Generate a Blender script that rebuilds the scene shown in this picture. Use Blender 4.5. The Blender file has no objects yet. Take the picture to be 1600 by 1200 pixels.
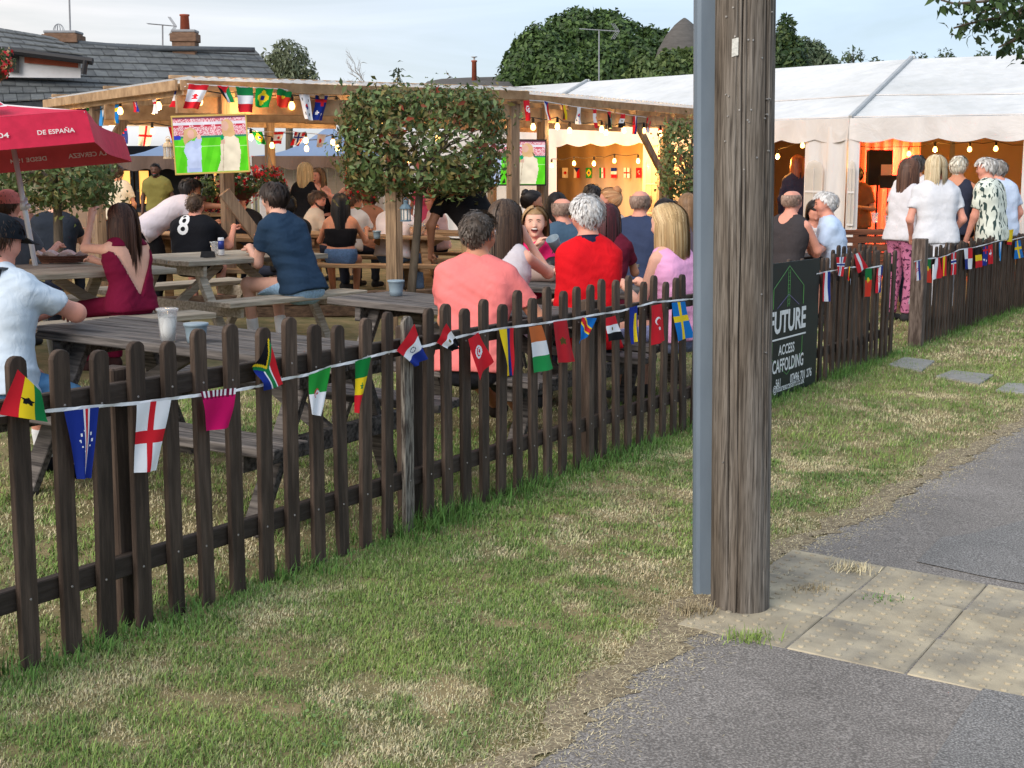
import bpy, math, random
import numpy as np
from mathutils import Vector, Matrix
rng = np.random.default_rng(7); random.seed(7)
R = math.radians
scene = bpy.context.scene
C = scene.collection
# ------------------------------------------------------------------ camera
F, YH, H = 2200.0, 255.0, 1.6           # focal length in px (1600 wide), horizon row, eye height
TH = math.atan((600 - YH) / F)
cam = bpy.data.cameras.new('camera'); cam_o = bpy.data.objects.new('camera', cam); C.objects.link(cam_o)
cam.sensor_width = 36; cam.lens = 36 * F / 1600; cam.clip_end = 3000; cam.clip_start = .05
cam_o.location = (0, 0, H); cam_o.rotation_euler = (math.pi / 2 - TH, 0, 0)
scene.camera = cam_o
# ------------------------------------------------------------------ sky, sun, exposure
SUN_EL, SUN_AZ = 32.0, 215.0             # degrees; azimuth clockwise from +Y: behind the camera, to its left
w = bpy.data.worlds.new('World'); scene.world = w; w.use_nodes = True
nt = w.node_tree; nt.nodes.clear()
def N(t, **k):
    n = nt.nodes.new(t)
    for a, v in k.items(): setattr(n, a, v)
    return n
def L(a, b): nt.links.new(a, b)
out = N('ShaderNodeOutputWorld'); bg = N('ShaderNodeBackground'); L(bg.outputs[0], out.inputs[0])
sky = N('ShaderNodeTexSky', sky_type='NISHITA'); sky.sun_disc = False
sky.sun_elevation = R(SUN_EL); sky.sun_rotation = R(SUN_AZ); sky.air_density = 1.0; sky.dust_density = 1.2; sky.ozone_density = 1.0
sk = N('ShaderNodeMix', data_type='RGBA', blend_type='MULTIPLY'); sk.inputs[0].default_value = 1
L(sky.outputs[0], sk.inputs[6]); sk.inputs[7].default_value = (.046, .046, .046, 1)
tc = N('ShaderNodeTexCoord'); mp = N('ShaderNodeMapping'); mp.inputs['Scale'].default_value = (1.1, 1.1, 7.0); L(tc.outputs['Generated'], mp.inputs[0])
nz = N('ShaderNodeTexNoise'); nz.inputs['Scale'].default_value = 2.3; nz.inputs['Detail'].default_value = 7; nz.inputs['Roughness'].default_value = .55; nz.inputs['Distortion'].default_value = .6; L(mp.outputs[0], nz.inputs[0])
rp = N('ShaderNodeValToRGB'); rp.color_ramp.elements[0].position = .34; rp.color_ramp.elements[1].position = .66
rp.color_ramp.elements[0].color = (.45, .45, .45, 1); rp.color_ramp.elements[1].color = (.95, .95, .95, 1); L(nz.outputs[0], rp.inputs[0])
# thin evening cloud: cool white overhead, warmer towards the west (left of the picture)
sx = N('ShaderNodeSeparateXYZ'); L(tc.outputs['Generated'], sx.inputs[0])
mr = N('ShaderNodeMapRange'); mr.inputs[1].default_value = .05; mr.inputs[2].default_value = -.5; L(sx.outputs[0], mr.inputs[0])
cl = N('ShaderNodeMix', data_type='RGBA'); cl.inputs[6].default_value = (.365, .45, .55, 1); cl.inputs[7].default_value = (.60, .53, .48, 1); L(mr.outputs[0], cl.inputs[0])
mx = N('ShaderNodeMix', data_type='RGBA'); L(rp.outputs[0], mx.inputs[0]); L(sk.outputs[2], mx.inputs[6]); L(cl.outputs[2], mx.inputs[7])
L(mx.outputs[2], bg.inputs[0]); bg.inputs[1].default_value = 1.0
sun = bpy.data.lights.new('sun', 'SUN'); sun.energy = 1.5; sun.angle = R(40); sun.color = (1, .93, .86)
sun_o = bpy.data.objects.new('sun', sun); C.objects.link(sun_o)
sd = Vector((math.sin(R(SUN_AZ)) * math.cos(R(SUN_EL)), math.cos(R(SUN_AZ)) * math.cos(R(SUN_EL)), math.sin(R(SUN_EL))))
sun_o.rotation_euler = sd.to_track_quat('Z', 'Y').to_euler(); sun_o.location = (-5, -5, 20)
vs = scene.view_settings; vs.view_transform = 'Standard'; vs.look = 'None'; vs.gamma = 1; vs.exposure = 1.1; vs.use_curve_mapping = False
scene.cycles.max_bounces = 6; scene.cycles.diffuse_bounces = 3; scene.cycles.glossy_bounces = 2; scene.cycles.transmission_bounces = 4; scene.cycles.transparent_max_bounces = 8
scene.cycles.use_denoising = True
# ------------------------------------------------------------------ geometry of the place
def gz(x, y=0): return -.01 - .04 * min(max(x, -3.6), 12)      # the ground falls gently to the right
def gz_np(x): return -.01 - .04 * np.clip(x, -3.6, 12)
def ray(x, y):
    cx, cy = (x - 800) / F, -(y - 600) / F
    return Vector((cx, math.cos(TH) + cy * math.sin(TH), -math.sin(TH) + cy * math.cos(TH)))
def G(x, y, dz=0.0):
    r = ray(x, y); t = (-.01 + dz - H) / (r.z + .04 * r.x); return Vector((0, 0, H)) + r * t
def P(x, y, Y):
    r = ray(x, y); return Vector((0, 0, H)) + r * (Y / r.y)
BF = Vector((.4985, .8669, 0)); AF = Vector((-.8669, .4985, 0))   # along the fence / square to it, into the garden
# ------------------------------------------------------------------ tags
def tag(o, label=None, cat=None, group=None, kind=None):
    if label: o['label'] = label
    if cat: o['category'] = cat
    if group: o['group'] = group
    if kind: o['kind'] = kind
    return o
def thing(name, label, cat, loc=(0, 0, 0), rz=0, group=None, rot=None):
    o = bpy.data.objects.new(name, None); C.objects.link(o); o.empty_display_size = .1
    o.location = loc; o.rotation_euler = rot if rot else (0, 0, rz)
    return tag(o, label, cat, group)
def link(name, me, parent=None, loc=None, rot=None, scale=None):
    o = bpy.data.objects.new(name, me); C.objects.link(o)
    if parent: o.parent = parent
    if loc is not None: o.location = loc
    if rot is not None: o.rotation_euler = rot
    if scale is not None: o.scale = scale
    return o
def copy_tree(o, parent=None):
    c = o.copy(); C.objects.link(c); c.parent = parent
    for ch in list(o.children): copy_tree(ch, c)
    return c
# ------------------------------------------------------------------ materials
def mat(name, col, rough=.7, var=.25, scale=(8, 8, 8), col2=None, bump=0.0, bscale=None, rnd=0.0, spec=.3, metal=0, attr=None, emit=None, estr=0, detail=5, noise_pos=(.3, .7), trans=0, alpha=None, sss=0):
    m = bpy.data.materials.new(name); m.use_nodes = True; t = m.node_tree; b = t.nodes['Principled BSDF']
    def n(ty, **k):
        q = t.nodes.new(ty)
        for a, v in k.items(): setattr(q, a, v)
        return q
    b.inputs['Roughness'].default_value = rough; b.inputs['Specular IOR Level'].default_value = spec; b.inputs['Metallic'].default_value = metal
    tcn = n('ShaderNodeTexCoord'); mpn = n('ShaderNodeMapping'); mpn.inputs['Scale'].default_value = scale; t.links.new(tcn.outputs['Object'], mpn.inputs[0])
    oi = n('ShaderNodeObjectInfo')
    cb = n('ShaderNodeCombineXYZ'); mu = n('ShaderNodeMath', operation='MULTIPLY'); mu.inputs[1].default_value = 37.0
    t.links.new(oi.outputs['Random'], mu.inputs[0]); t.links.new(mu.outputs[0], cb.inputs[0]); t.links.new(mu.outputs[0], cb.inputs[2]); t.links.new(cb.outputs[0], mpn.inputs['Location'])
    no = n('ShaderNodeTexNoise'); no.inputs['Scale'].default_value = 1; no.inputs['Detail'].default_value = detail; no.inputs['Roughness'].default_value = .6; t.links.new(mpn.outputs[0], no.inputs[0])
    mrn = n('ShaderNodeMapRange'); mrn.inputs[1].default_value = noise_pos[0]; mrn.inputs[2].default_value = noise_pos[1]; t.links.new(no.outputs[0], mrn.inputs[0])
    c1 = (*col, 1); c2 = (*(col2 if col2 else [min(1, c * (1 + var)) for c in col]), 1)
    if not col2: c1 = (*[c * (1 - var) for c in col], 1)
    mix = n('ShaderNodeMix', data_type='RGBA'); mix.inputs[6].default_value = c1; mix.inputs[7].default_value = c2; t.links.new(mrn.outputs[0], mix.inputs[0])
    src = mix.outputs[2]
    if attr:
        at = n('ShaderNodeAttribute', attribute_name=attr); m2 = n('ShaderNodeMix', data_type='RGBA', blend_type='MULTIPLY'); m2.inputs[0].default_value = 1
        t.links.new(at.outputs['Color'], m2.inputs[6]); t.links.new(src, m2.inputs[7]); src = m2.outputs[2]
    if rnd:
        hs = n('ShaderNodeHueSaturation'); mr2 = n('ShaderNodeMapRange'); mr2.inputs[3].default_value = 1 - rnd; mr2.inputs[4].default_value = 1 + rnd
        t.links.new(oi.outputs['Random'], mr2.inputs[0]); t.links.new(mr2.outputs[0], hs.inputs['Value']); t.links.new(src, hs.inputs['Color']); src = hs.outputs[0]
    t.links.new(src, b.inputs['Base Color'])
    if bump:
        bn = n('ShaderNodeBump'); bn.inputs['Strength'].default_value = min(1, bump); bn.inputs['Distance'].default_value = .01 * max(1, bump)
        if bscale:
            mp2 = n('ShaderNodeMapping'); mp2.inputs['Scale'].default_value = bscale; t.links.new(tcn.outputs['Object'], mp2.inputs[0])
            n2 = n('ShaderNodeTexNoise'); n2.inputs['Scale'].default_value = 1; n2.inputs['Detail'].default_value = 4; n2.inputs['Distortion'].default_value = .8; t.links.new(mp2.outputs[0], n2.inputs[0]); t.links.new(n2.outputs[0], bn.inputs['Height'])
        else: t.links.new(no.outputs[0], bn.inputs['Height'])
        t.links.new(bn.outputs[0], b.inputs['Normal'])
    if emit:
        b.inputs['Emission Color'].default_value = (*emit, 1); b.inputs['Emission Strength'].default_value = estr; m.cycles.emission_sampling = 'NONE'
    if trans: b.inputs['Transmission Weight'].default_value = trans
    if alpha is not None: b.inputs['Alpha'].default_value = alpha
    if sss: b.inputs['Subsurface Weight'].default_value = sss; b.inputs['Subsurface Radius'].default_value = (.01, .004, .002); b.inputs['Subsurface Scale'].default_value = 1
    return m
def srgb(r, g, b):
    f = lambda c: (c / 255 / 12.92) if c <= 10 else ((c / 255 + .055) / 1.055) ** 2.4
    return (f(r), f(g), f(b))
def mottle(m, scale, lo, hi, pos=(.35, .65), detail=4, dist=.4):
    """stains and wear: a second, broader noise multiplied into the colour"""
    t = m.node_tree; b = t.nodes['Principled BSDF']; src = b.inputs['Base Color'].links[0].from_socket; tcn = t.nodes.new('ShaderNodeTexCoord'); mp_ = t.nodes.new('ShaderNodeMapping'); mp_.inputs['Scale'].default_value = scale; t.links.new(tcn.outputs['Object'], mp_.inputs[0])
    oi = t.nodes.new('ShaderNodeObjectInfo'); mu = t.nodes.new('ShaderNodeMath'); mu.operation = 'MULTIPLY'; mu.inputs[1].default_value = 51.0; t.links.new(oi.outputs['Random'], mu.inputs[0]); cb = t.nodes.new('ShaderNodeCombineXYZ'); t.links.new(mu.outputs[0], cb.inputs[0]); t.links.new(mu.outputs[0], cb.inputs[1]); t.links.new(cb.outputs[0], mp_.inputs['Location'])
    n_ = t.nodes.new('ShaderNodeTexNoise'); n_.inputs['Scale'].default_value = 1; n_.inputs['Detail'].default_value = detail; n_.inputs['Distortion'].default_value = dist; t.links.new(mp_.outputs[0], n_.inputs[0]); r_ = t.nodes.new('ShaderNodeValToRGB'); e = r_.color_ramp.elements; e[0].position, e[1].position = pos; e[0].color = (*lo, 1); e[1].color = (*hi, 1); t.links.new(n_.outputs[0], r_.inputs[0])
    mx_ = t.nodes.new('ShaderNodeMix'); mx_.data_type = 'RGBA'; mx_.blend_type = 'MULTIPLY'; mx_.inputs[0].default_value = 1; t.links.new(src, mx_.inputs[6]); t.links.new(r_.outputs[0], mx_.inputs[7]); t.links.new(mx_.outputs[2], b.inputs['Base Color']); return m
# ------------------------------------------------------------------ mesh builder
class MB:
    def __init__(s): s.v = []; s.f = []; s.m = []; s.mi = 0
    def add(s, vs, fs):
        o = len(s.v); s.v += [tuple(v) for v in vs]; s.f += [tuple(o + i for i in f) for f in fs]; s.m += [s.mi] * len(fs); return s
    def box(s, c, d, M=None):
        x, y, z = d[0] / 2, d[1] / 2, d[2] / 2; c = Vector(c)
        vs = [Vector((i * x, j * y, k * z)) for i in (-1, 1) for j in (-1, 1) for k in (-1, 1)]
        vs = [(M @ v if M else v) + c for v in vs]
        return s.add(vs, [(0, 1, 3, 2), (4, 6, 7, 5), (0, 4, 5, 1), (2, 3, 7, 6), (0, 2, 6, 4), (1, 5, 7, 3)])
    def cbox(s, c, d, b=.004, M=None):                     # box with chamfered long edges
        x, y, z = d[0] / 2, d[1] / 2, d[2] / 2; c = Vector(c); b = min(b, x * .9, y * .9, z * .9); vs = []
        idx = {}
        for ax in range(3):
            for i in (-1, 1):
                for j in (-1, 1):
                    for k in (-1, 1):
                        q = [i * (x - b), j * (y - b), k * (z - b)]; q[ax] = [i * x, j * y, k * z][ax]
                        idx[(ax, i, j, k)] = len(vs); v = Vector(q); vs.append((M @ v if M else v) + c)
        fs = []
        def quad(a):
            p = [vs[i] for i in a]; nrm = (p[1] - p[0]).cross(p[2] - p[0]); cen = (p[0] + p[1] + p[2]) / 3 - c
            fs.append(tuple(a) if nrm.dot(cen) > 0 else tuple(reversed(a)))
        for ax in range(3):
            for sg in (-1, 1):
                o = []
                for u, v in ((-1, -1), (1, -1), (1, 1), (-1, 1)):
                    k = [0, 0, 0]; k[ax] = sg; k[(ax + 1) % 3] = u; k[(ax + 2) % 3] = v; o.append(idx[(ax, *k)])
                quad(o)
        for ax in range(3):
            a1, a2 = (ax + 1) % 3, (ax + 2) % 3
            for u in (-1, 1):
                for v in (-1, 1):
                    k0 = [0, 0, 0]; k0[a1] = u; k0[a2] = v; k1 = list(k0); k0[ax] = -1; k1[ax] = 1
                    quad([idx[(a1, *k0)], idx[(a1, *k1)], idx[(a2, *k1)], idx[(a2, *k0)]])
        for i in (-1, 1):
            for j in (-1, 1):
                for k in (-1, 1): quad([idx[(0, i, j, k)], idx[(1, i, j, k)], idx[(2, i, j, k)]])
        return s.add(vs, fs)
    def beam(s, a, b, wd, ht, up=(0, 0, 1), ch=.004):
        a, b = Vector(a), Vector(b); d = b - a; l = d.length; x = d.normalized(); u = Vector(up)
        y = u.cross(x)
        if y.length < 1e-4: y = Vector((0, 1, 0)).cross(x)
        y.normalize(); z = x.cross(y)
        return s.cbox((a + b) / 2, (l, wd, ht), ch, Matrix((x, y, z)).transposed())
    def tube(s, pts, rad, n=8, cap=True):
        pts = [Vector(p) for p in pts]; rad = rad if hasattr(rad, '__len__') else [rad] * len(pts); vs = []; fs = []
        ref = Vector((0, 0, 1))
        for i, p in enumerate(pts):
            t = (pts[min(i + 1, len(pts) - 1)] - pts[max(i - 1, 0)]).normalized()
            u = ref.cross(t)
            if u.length < .05: u = Vector((1, 0, 0)).cross(t)
            u.normalize(); v = t.cross(u); 
            for k in range(n):
                a = 2 * math.pi * k / n; vs.append(p + (u * math.cos(a) + v * math.sin(a)) * rad[i])
        for i in range(len(pts) - 1):
            for k in range(n): fs.append((i * n + k, i * n + (k + 1) % n, (i + 1) * n + (k + 1) % n, (i + 1) * n + k))
        if cap: fs.append(tuple(reversed(range(n)))); fs.append(tuple(range((len(pts) - 1) * n, len(pts) * n)))
        return s.add(vs, fs)
    def lathe(s, prof, c=(0, 0, 0), n=16, M=None):          # prof: (r, z) from bottom to top
        vs = []; fs = []; c = Vector(c)
        for r, z in prof:
            for k in range(n):
                a = 2 * math.pi * k / n; v = Vector((r * math.cos(a), r * math.sin(a), z)); vs.append((M @ v if M else v) + c)
        for i in range(len(prof) - 1):
            for k in range(n): fs.append((i * n + k, i * n + (k + 1) % n, (i + 1) * n + (k + 1) % n, (i + 1) * n + k))
        fs.append(tuple(reversed(range(n)))); fs.append(tuple(range((len(prof) - 1) * n, len(prof) * n)))
        return s.add(vs, fs)
    def ball(s, c, r, n=10, M=None):
        r = r if hasattr(r, '__len__') else (r, r, r); c = Vector(c); vs = []; fs = []; m = n // 2 + 1
        for i in range(m + 1):
            ph = math.pi * i / m
            for k in range(n):
                a = 2 * math.pi * k / n; v = Vector((r[0] * math.sin(ph) * math.cos(a), r[1] * math.sin(ph) * math.sin(a), r[2] * math.cos(ph))); vs.append((M @ v if M else v) + c)
        for i in range(m):
            for k in range(n): fs.append((i * n + k, (i + 1) * n + k, (i + 1) * n + (k + 1) % n, i * n + (k + 1) % n))
        return s.add(vs, fs)
    def sheet(s, grid):                                     # grid[i][j] of points
        n = len(grid); m = len(grid[0]); return s.add([p for r in grid for p in r], [(i * m + j, i * m + j + 1, (i + 1) * m + j + 1, (i + 1) * m + j) for i in range(n - 1) for j in range(m - 1)])
    def mesh(s, name, mats, smooth=False, off=None):
        me = bpy.data.meshes.new(name); vs = s.v
        if off is not None: o = Vector(off); vs = [(v[0] - o.x, v[1] - o.y, v[2] - o.z) for v in vs]
        me.from_pydata(vs, [], s.f)
        for mm in (mats if isinstance(mats, (list, tuple)) else [mats]): me.materials.append(mm)
        if any(s.m): me.polygons.foreach_set('material_index', s.m)
        if smooth: me.polygons.foreach_set('use_smooth', [True] * len(s.f))
        me.validate(); me.update(); return me
    def build(s, name, mats, parent=None, smooth=False, world=False):
        off = None
        if world and parent:
            q = parent; off = Vector((0, 0, 0))
            while q: off += q.location; q = q.parent
        return link(name, s.mesh(name, mats, smooth, off), parent)
def np_mesh(name, V, Fq, mats, smooth=True, colors=None, fcol=None):
    """mesh from arrays; Fq (n,3) or (n,4); colors per vertex (n,3); fcol per face"""
    me = bpy.data.meshes.new(name); V = np.asarray(V, np.float32); Fq = np.asarray(Fq, np.int32); k = Fq.shape[1]
    me.vertices.add(len(V)); me.vertices.foreach_set('co', V.ravel())
    me.loops.add(Fq.size); me.loops.foreach_set('vertex_index', Fq.ravel())
    me.polygons.add(len(Fq)); me.polygons.foreach_set('loop_start', np.arange(0, Fq.size, k, dtype=np.int32)); me.polygons.foreach_set('loop_total', np.full(len(Fq), k, np.int32))
    for mm in (mats if isinstance(mats, (list, tuple)) else [mats]): me.materials.append(mm)
    me.update(calc_edges=True)
    if smooth: me.polygons.foreach_set('use_smooth', np.ones(len(Fq), bool))
    if colors is not None:
        a = me.color_attributes.new('Col', 'FLOAT_COLOR', 'POINT'); c = np.ones((len(V), 4), np.float32); c[:, :3] = colors; a.data.foreach_set('color', c.ravel())
    if fcol is not None:
        a = me.color_attributes.new('Col', 'FLOAT_COLOR', 'CORNER'); c = np.ones((Fq.size, 4), np.float32); c[:, :3] = np.repeat(fcol, k, 0); a.data.foreach_set('color', c.ravel())
    return me
def vnoise(x, y, seed=0):                                   # smooth 2-D value noise 0..1
    xi = np.floor(x).astype(np.int64); yi = np.floor(y).astype(np.int64); fx = x - xi; fy = y - yi; fx = fx * fx * (3 - 2 * fx); fy = fy * fy * (3 - 2 * fy)
    def h(a, b):
        n = (a * 374761393 + b * 668265263 + seed * 144269) & 0x7fffffff; n = ((n ^ (n >> 13)) * 1274126177) & 0x7fffffff; return ((n ^ (n >> 16)) & 0xffff) / 65535.0
    return (h(xi, yi) * (1 - fx) + h(xi + 1, yi) * fx) * (1 - fy) + (h(xi, yi + 1) * (1 - fx) + h(xi + 1, yi + 1) * fx) * fy
def fbm(x, y, seed=0): return (vnoise(x, y, seed) + .5 * vnoise(x * 2.1, y * 2.1, seed + 1) + .25 * vnoise(x * 4.3, y * 4.3, seed + 2)) / 1.75
# ================================================================== the ground
M_soil = mat('lawn_soil', srgb(92, 94, 56), .95, scale=(5, 5, 5), col2=srgb(150, 132, 98), bump=.6, bscale=(60, 60, 60), detail=8)
M_asph = mat('asphalt', (.150, .138, .129), .9, scale=(130, 130, 130), col2=(.42, .395, .37), bump=.6, bscale=(120, 120, 120), detail=2, noise_pos=(.42, .72))
M_asph2 = mat('asphalt_patch', (.135, .13, .126), .9, scale=(150, 150, 150), col2=(.43, .42, .405), bump=.7, bscale=(140, 140, 140), detail=2, noise_pos=(.42, .72))
M_slab = mat('tactile_concrete', srgb(178, 168, 146), .85, scale=(3, 3, 3), col2=srgb(146, 140, 127), bump=.3, bscale=(150, 150, 150), rnd=.06, noise_pos=(.42, .62))
M_step = mat('step_concrete', srgb(140, 140, 136), .9, scale=(14, 14, 14), var=.2, bump=.3, bscale=(90, 90, 90), rnd=.08)
M_dirt = mat('dry_litter', srgb(96, 86, 70), .95, scale=(40, 40, 40), col2=srgb(158, 144, 118), detail=8, bump=.7, bscale=(70, 70, 70))
mottle(M_asph, (1.1, 1.1, 1.1), (.84, .83, .82), (1.1, 1.09, 1.08)); mottle(M_asph, (14, 14, 14), (.9, .9, .9), (1.06, 1.06, 1.06), (.3, .5)); mottle(M_slab, (6, 6, 6), (.74, .73, .72), (1.08, 1.07, 1.04)); mottle(M_asph2, (1.5, 1.5, 1.5), (.85, .85, .85), (1.1, 1.1, 1.1))
def ground_sheet(name, xs, ys, dz, m):
    X, Y = np.meshgrid(xs, ys, indexing='ij'); V = np.stack([X, Y, gz_np(X) + dz], -1).reshape(-1, 3); n, k = X.shape
    I = np.arange(n * k).reshape(n, k); Fq = np.stack([I[:-1, :-1], I[1:, :-1], I[1:, 1:], I[:-1, 1:]], -1).reshape(-1, 4)
    return link(name, np_mesh(name, V, Fq, m, smooth=False))
tag(ground_sheet('ground', [-1500, -300, -60, -20, -10, -3.6, 0, 5, 12, 20, 60, 300, 1500], [-60, -10, 0, 5, 10, 20, 40, 80, 200, 600, 1600], 0, M_soil), kind='structure')
# pavement: one sheet to the right of the verge edge
EDGE = [(-2.4, -1.0), (-.28, 2.9), (.05, 3.59), (.21, 3.93), (.40, 4.33), (.56, 4.60), (.66, 4.76), (.72, 5.0), (.95, 5.5), (1.18, 5.85), (1.45, 6.25), (1.75, 6.62), (2.1, 7.2), (2.75, 8.25), (3.45, 9.34), (5.0, 12.0), (9.0, 18.9), (16, 31)]
def verge_edge_x(y): return np.interp(y, [e[1] for e in EDGE], [e[0] for e in EDGE])
def strip(name, pts_l, xr, dz, m, n=900):
    ys = np.linspace(pts_l[0][1], pts_l[-1][1], n); xl = np.interp(ys, [p[1] for p in pts_l], [p[0] for p in pts_l]); xl = xl + (fbm(ys * 9, ys * 0, 3) - .5) * .09 + (fbm(ys * 31, ys * 0, 4) - .5) * .04
    V = []
    for t in np.linspace(0, 1, 8): x = xl + (xr - xl) * t ** 1.5; V.append(np.stack([x, ys, gz_np(x) + dz], -1))
    V = np.array(V); I = np.arange(8 * n).reshape(8, n); Fq = np.stack([I[:-1, :-1], I[1:, :-1], I[1:, 1:], I[:-1, 1:]], -1).reshape(-1, 4)
    return link(name, np_mesh(name, V.reshape(-1, 3), Fq, m, smooth=False))
pave = tag(strip('pavement', EDGE, 40.0, .004, M_asph), kind='structure')
ys_ = np.linspace(2.2, 14, 700); e0_ = verge_edge_x(ys_) - .13 + (fbm(ys_ * 4, ys_ * 0, 8) - .5) * .25; e1_ = verge_edge_x(ys_) + .02 + (fbm(ys_ * 12, ys_ * 0, 9) - .5) * .12 + (fbm(ys_ * 60, ys_ * 0, 19) - .5) * .07; V = np.stack([np.stack([q_, ys_, gz_np(q_) + .0065], -1) for q_ in (e0_, e1_)]); I = np.arange(1400).reshape(2, 700)
tag(link('bare_soil', np_mesh('bare_soil', V.reshape(-1, 3), np.stack([I[0, :-1], I[1, :-1], I[1, 1:], I[0, 1:]], -1), M_dirt, smooth=False)), kind='structure')
def poly_sheet(name, pts, dz, m, parent=None):
    mb = MB(); mb.add([(x, y, gz(x) + dz) for x, y in pts], [tuple(range(len(pts)))]); return mb.build(name, m, parent)
g = lambda x, y: tuple(G(x, y))[:2]
poly_sheet('asphalt_patch', [g(1452, 1200), g(1478, 1160), g(1497, 1128), g(1520, 1098), g(1536, 1079), (2.6, 3.75), (4.5, 2.5), (3, .5), (1, 1.5)], .008, M_asph2, pave)
poly_sheet('asphalt_patch', [g(1432, 880), g(1470, 842), g(1520, 836), g(1600, 815), (7.5, 6.6), (6.0, 4.0), (2.35, 5.36), (1.95, 5.60)], .008, M_asph2, pave)
# tactile paving: 400 mm blister slabs, three rows
O = Vector((*g(1414.5, 1056), 0)); e1 = Vector((.507, .862, 0)); e2 = Vector((.862, -.507, 0))
mb = MB(); mb.cbox((0, 0, -.02), (.405, .405, .05), .004)
for i in range(6):
    for j in range(6):
        mb.lathe([(.0125, .004), (.0115, .0085), (.008, .0105)], ((i - 2.5) * .0655, (j - 2.5) * .0655, 0), 8)
slab_me = mb.mesh('tactile_slab', M_slab)
tilt = Matrix(((1, 0, -.04), (0, 1, 0), (0, 0, 1)))
for c in range(-2, 6):
    for r_ in range(3):
        p = O + e2 * (.41 * (c + .5)) + e1 * (.41 * (r_ + .5))
        link('tactile_slab', slab_me, pave, (p.x, p.y, gz(p.x) + .006 + random.uniform(-.002, .002)), (random.uniform(-.006, .006), math.atan(.04) * 1.0, math.atan2(e2.y, e2.x) + random.uniform(-.004, .004)))
# three paving slabs laid as a step path to the gate
for k, (q, lab) in enumerate([([(1388, 572), (1413, 560), (1460, 566), (1440, 582)], 'grey concrete slab nearest the gate opening'), ([(1462, 590), (1487, 581), (1552, 588), (1530, 602)], 'grey concrete slab in the middle of the three leading from the gate'), ([(1556, 612), (1573, 601), (1650, 604), (1640, 622)], 'grey concrete slab nearest the pavement of the three leading from the gate')]):
    cs = [G(*p) for p in q]; c = sum(cs, Vector()) / 4
    o = thing('paving_slab', lab, 'paving slab', c, 0, 'slabs leading to the gate'); mb = MB()
    c = c.copy(); ux = e1 * .42; uy = e2 * .32
    cs = [c - ux * .5 - uy * 1.0, c + ux * .5 - uy * 1.0, c + ux * .5 + uy * 1.0, c - ux * .5 + uy * 1.0]
    cs = [G(*p) for p in q]
    top = [p - c + Vector((0, 0, .014)) for p in cs]; bot = [p - c + Vector((0, 0, -.05)) for p in cs]
    ins = [p * .97 + Vector((0, 0, .004)) for p in top]
    mb.add(bot + top + ins, [(0, 1, 5, 4), (1, 2, 6, 5), (2, 3, 7, 6), (3, 0, 4, 7), (4, 5, 9, 8), (5, 6, 10, 9), (6, 7, 11, 10), (7, 4, 8, 11), (8, 9, 10, 11)]); mb.build('slab', M_step, o)
# ------------------------------------------------------------------ grass blades (uncountable): colour patches of green and straw
M_grass = mat('grass', (1, 1, 1), .75, .12, scale=(5, 5, 5), attr='Col', spec=.15)
FX0, FY0 = -1.49, 4.18
def fence_s(x, y): return (x - FX0) * BF.x + (y - FY0) * BF.y
def fence_d(x, y): return (x - FX0) * (-AF.x) + (y - FY0) * (-AF.y)          # >0: pavement side
def blades(x, y, ln, wd, col, lean=.55, three=True):
    n = len(x); a = rng.uniform(0, 2 * math.pi, n); la = rng.uniform(.1, lean * 2, n); l = ln * rng.uniform(.6, 1.3, n)
    dx, dy = np.cos(a), np.sin(a); b = np.stack([x, y, gz_np(x) - .003], -1); side = np.stack([-np.sin(a + .4), np.cos(a + .4), 0 * a], -1) * (wd / 2)[:, None] if hasattr(wd, '__len__') else np.stack([-np.sin(a + .4), np.cos(a + .4), 0 * a], -1) * wd / 2
    mid = b + np.stack([dx * np.sin(la * .5) * l * .55, dy * np.sin(la * .5) * l * .55, np.cos(la * .5) * l * .55], -1)
    tip = mid + np.stack([dx * np.sin(la * 1.3) * l * .5, dy * np.sin(la * 1.3) * l * .5, np.cos(la * 1.3) * l * .5], -1)
    if three:
        V = np.stack([b - side, b + side, mid + side * .8, mid - side * .8, tip], 1).reshape(-1, 3); i = np.arange(n) * 5
        Fc = np.concatenate([np.stack([i, i + 1, i + 2], -1), np.stack([i, i + 2, i + 3], -1), np.stack([i + 3, i + 2, i + 4], -1)]); k = 5
    else:
        V = np.stack([b - side, b + side, tip], 1).reshape(-1, 3); i = np.arange(n) * 3; Fc = np.stack([i, i + 1, i + 2], -1); k = 3
    return V, Fc, np.repeat(col, k, 0)
GREEN = np.array(srgb(138, 162, 86)); DARKG = np.array(srgb(98, 132, 68)); LUSH = np.array(srgb(98, 142, 70)); STRAW = np.array(srgb(226, 214, 178)); BROWN = np.array(srgb(170, 156, 126))
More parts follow.
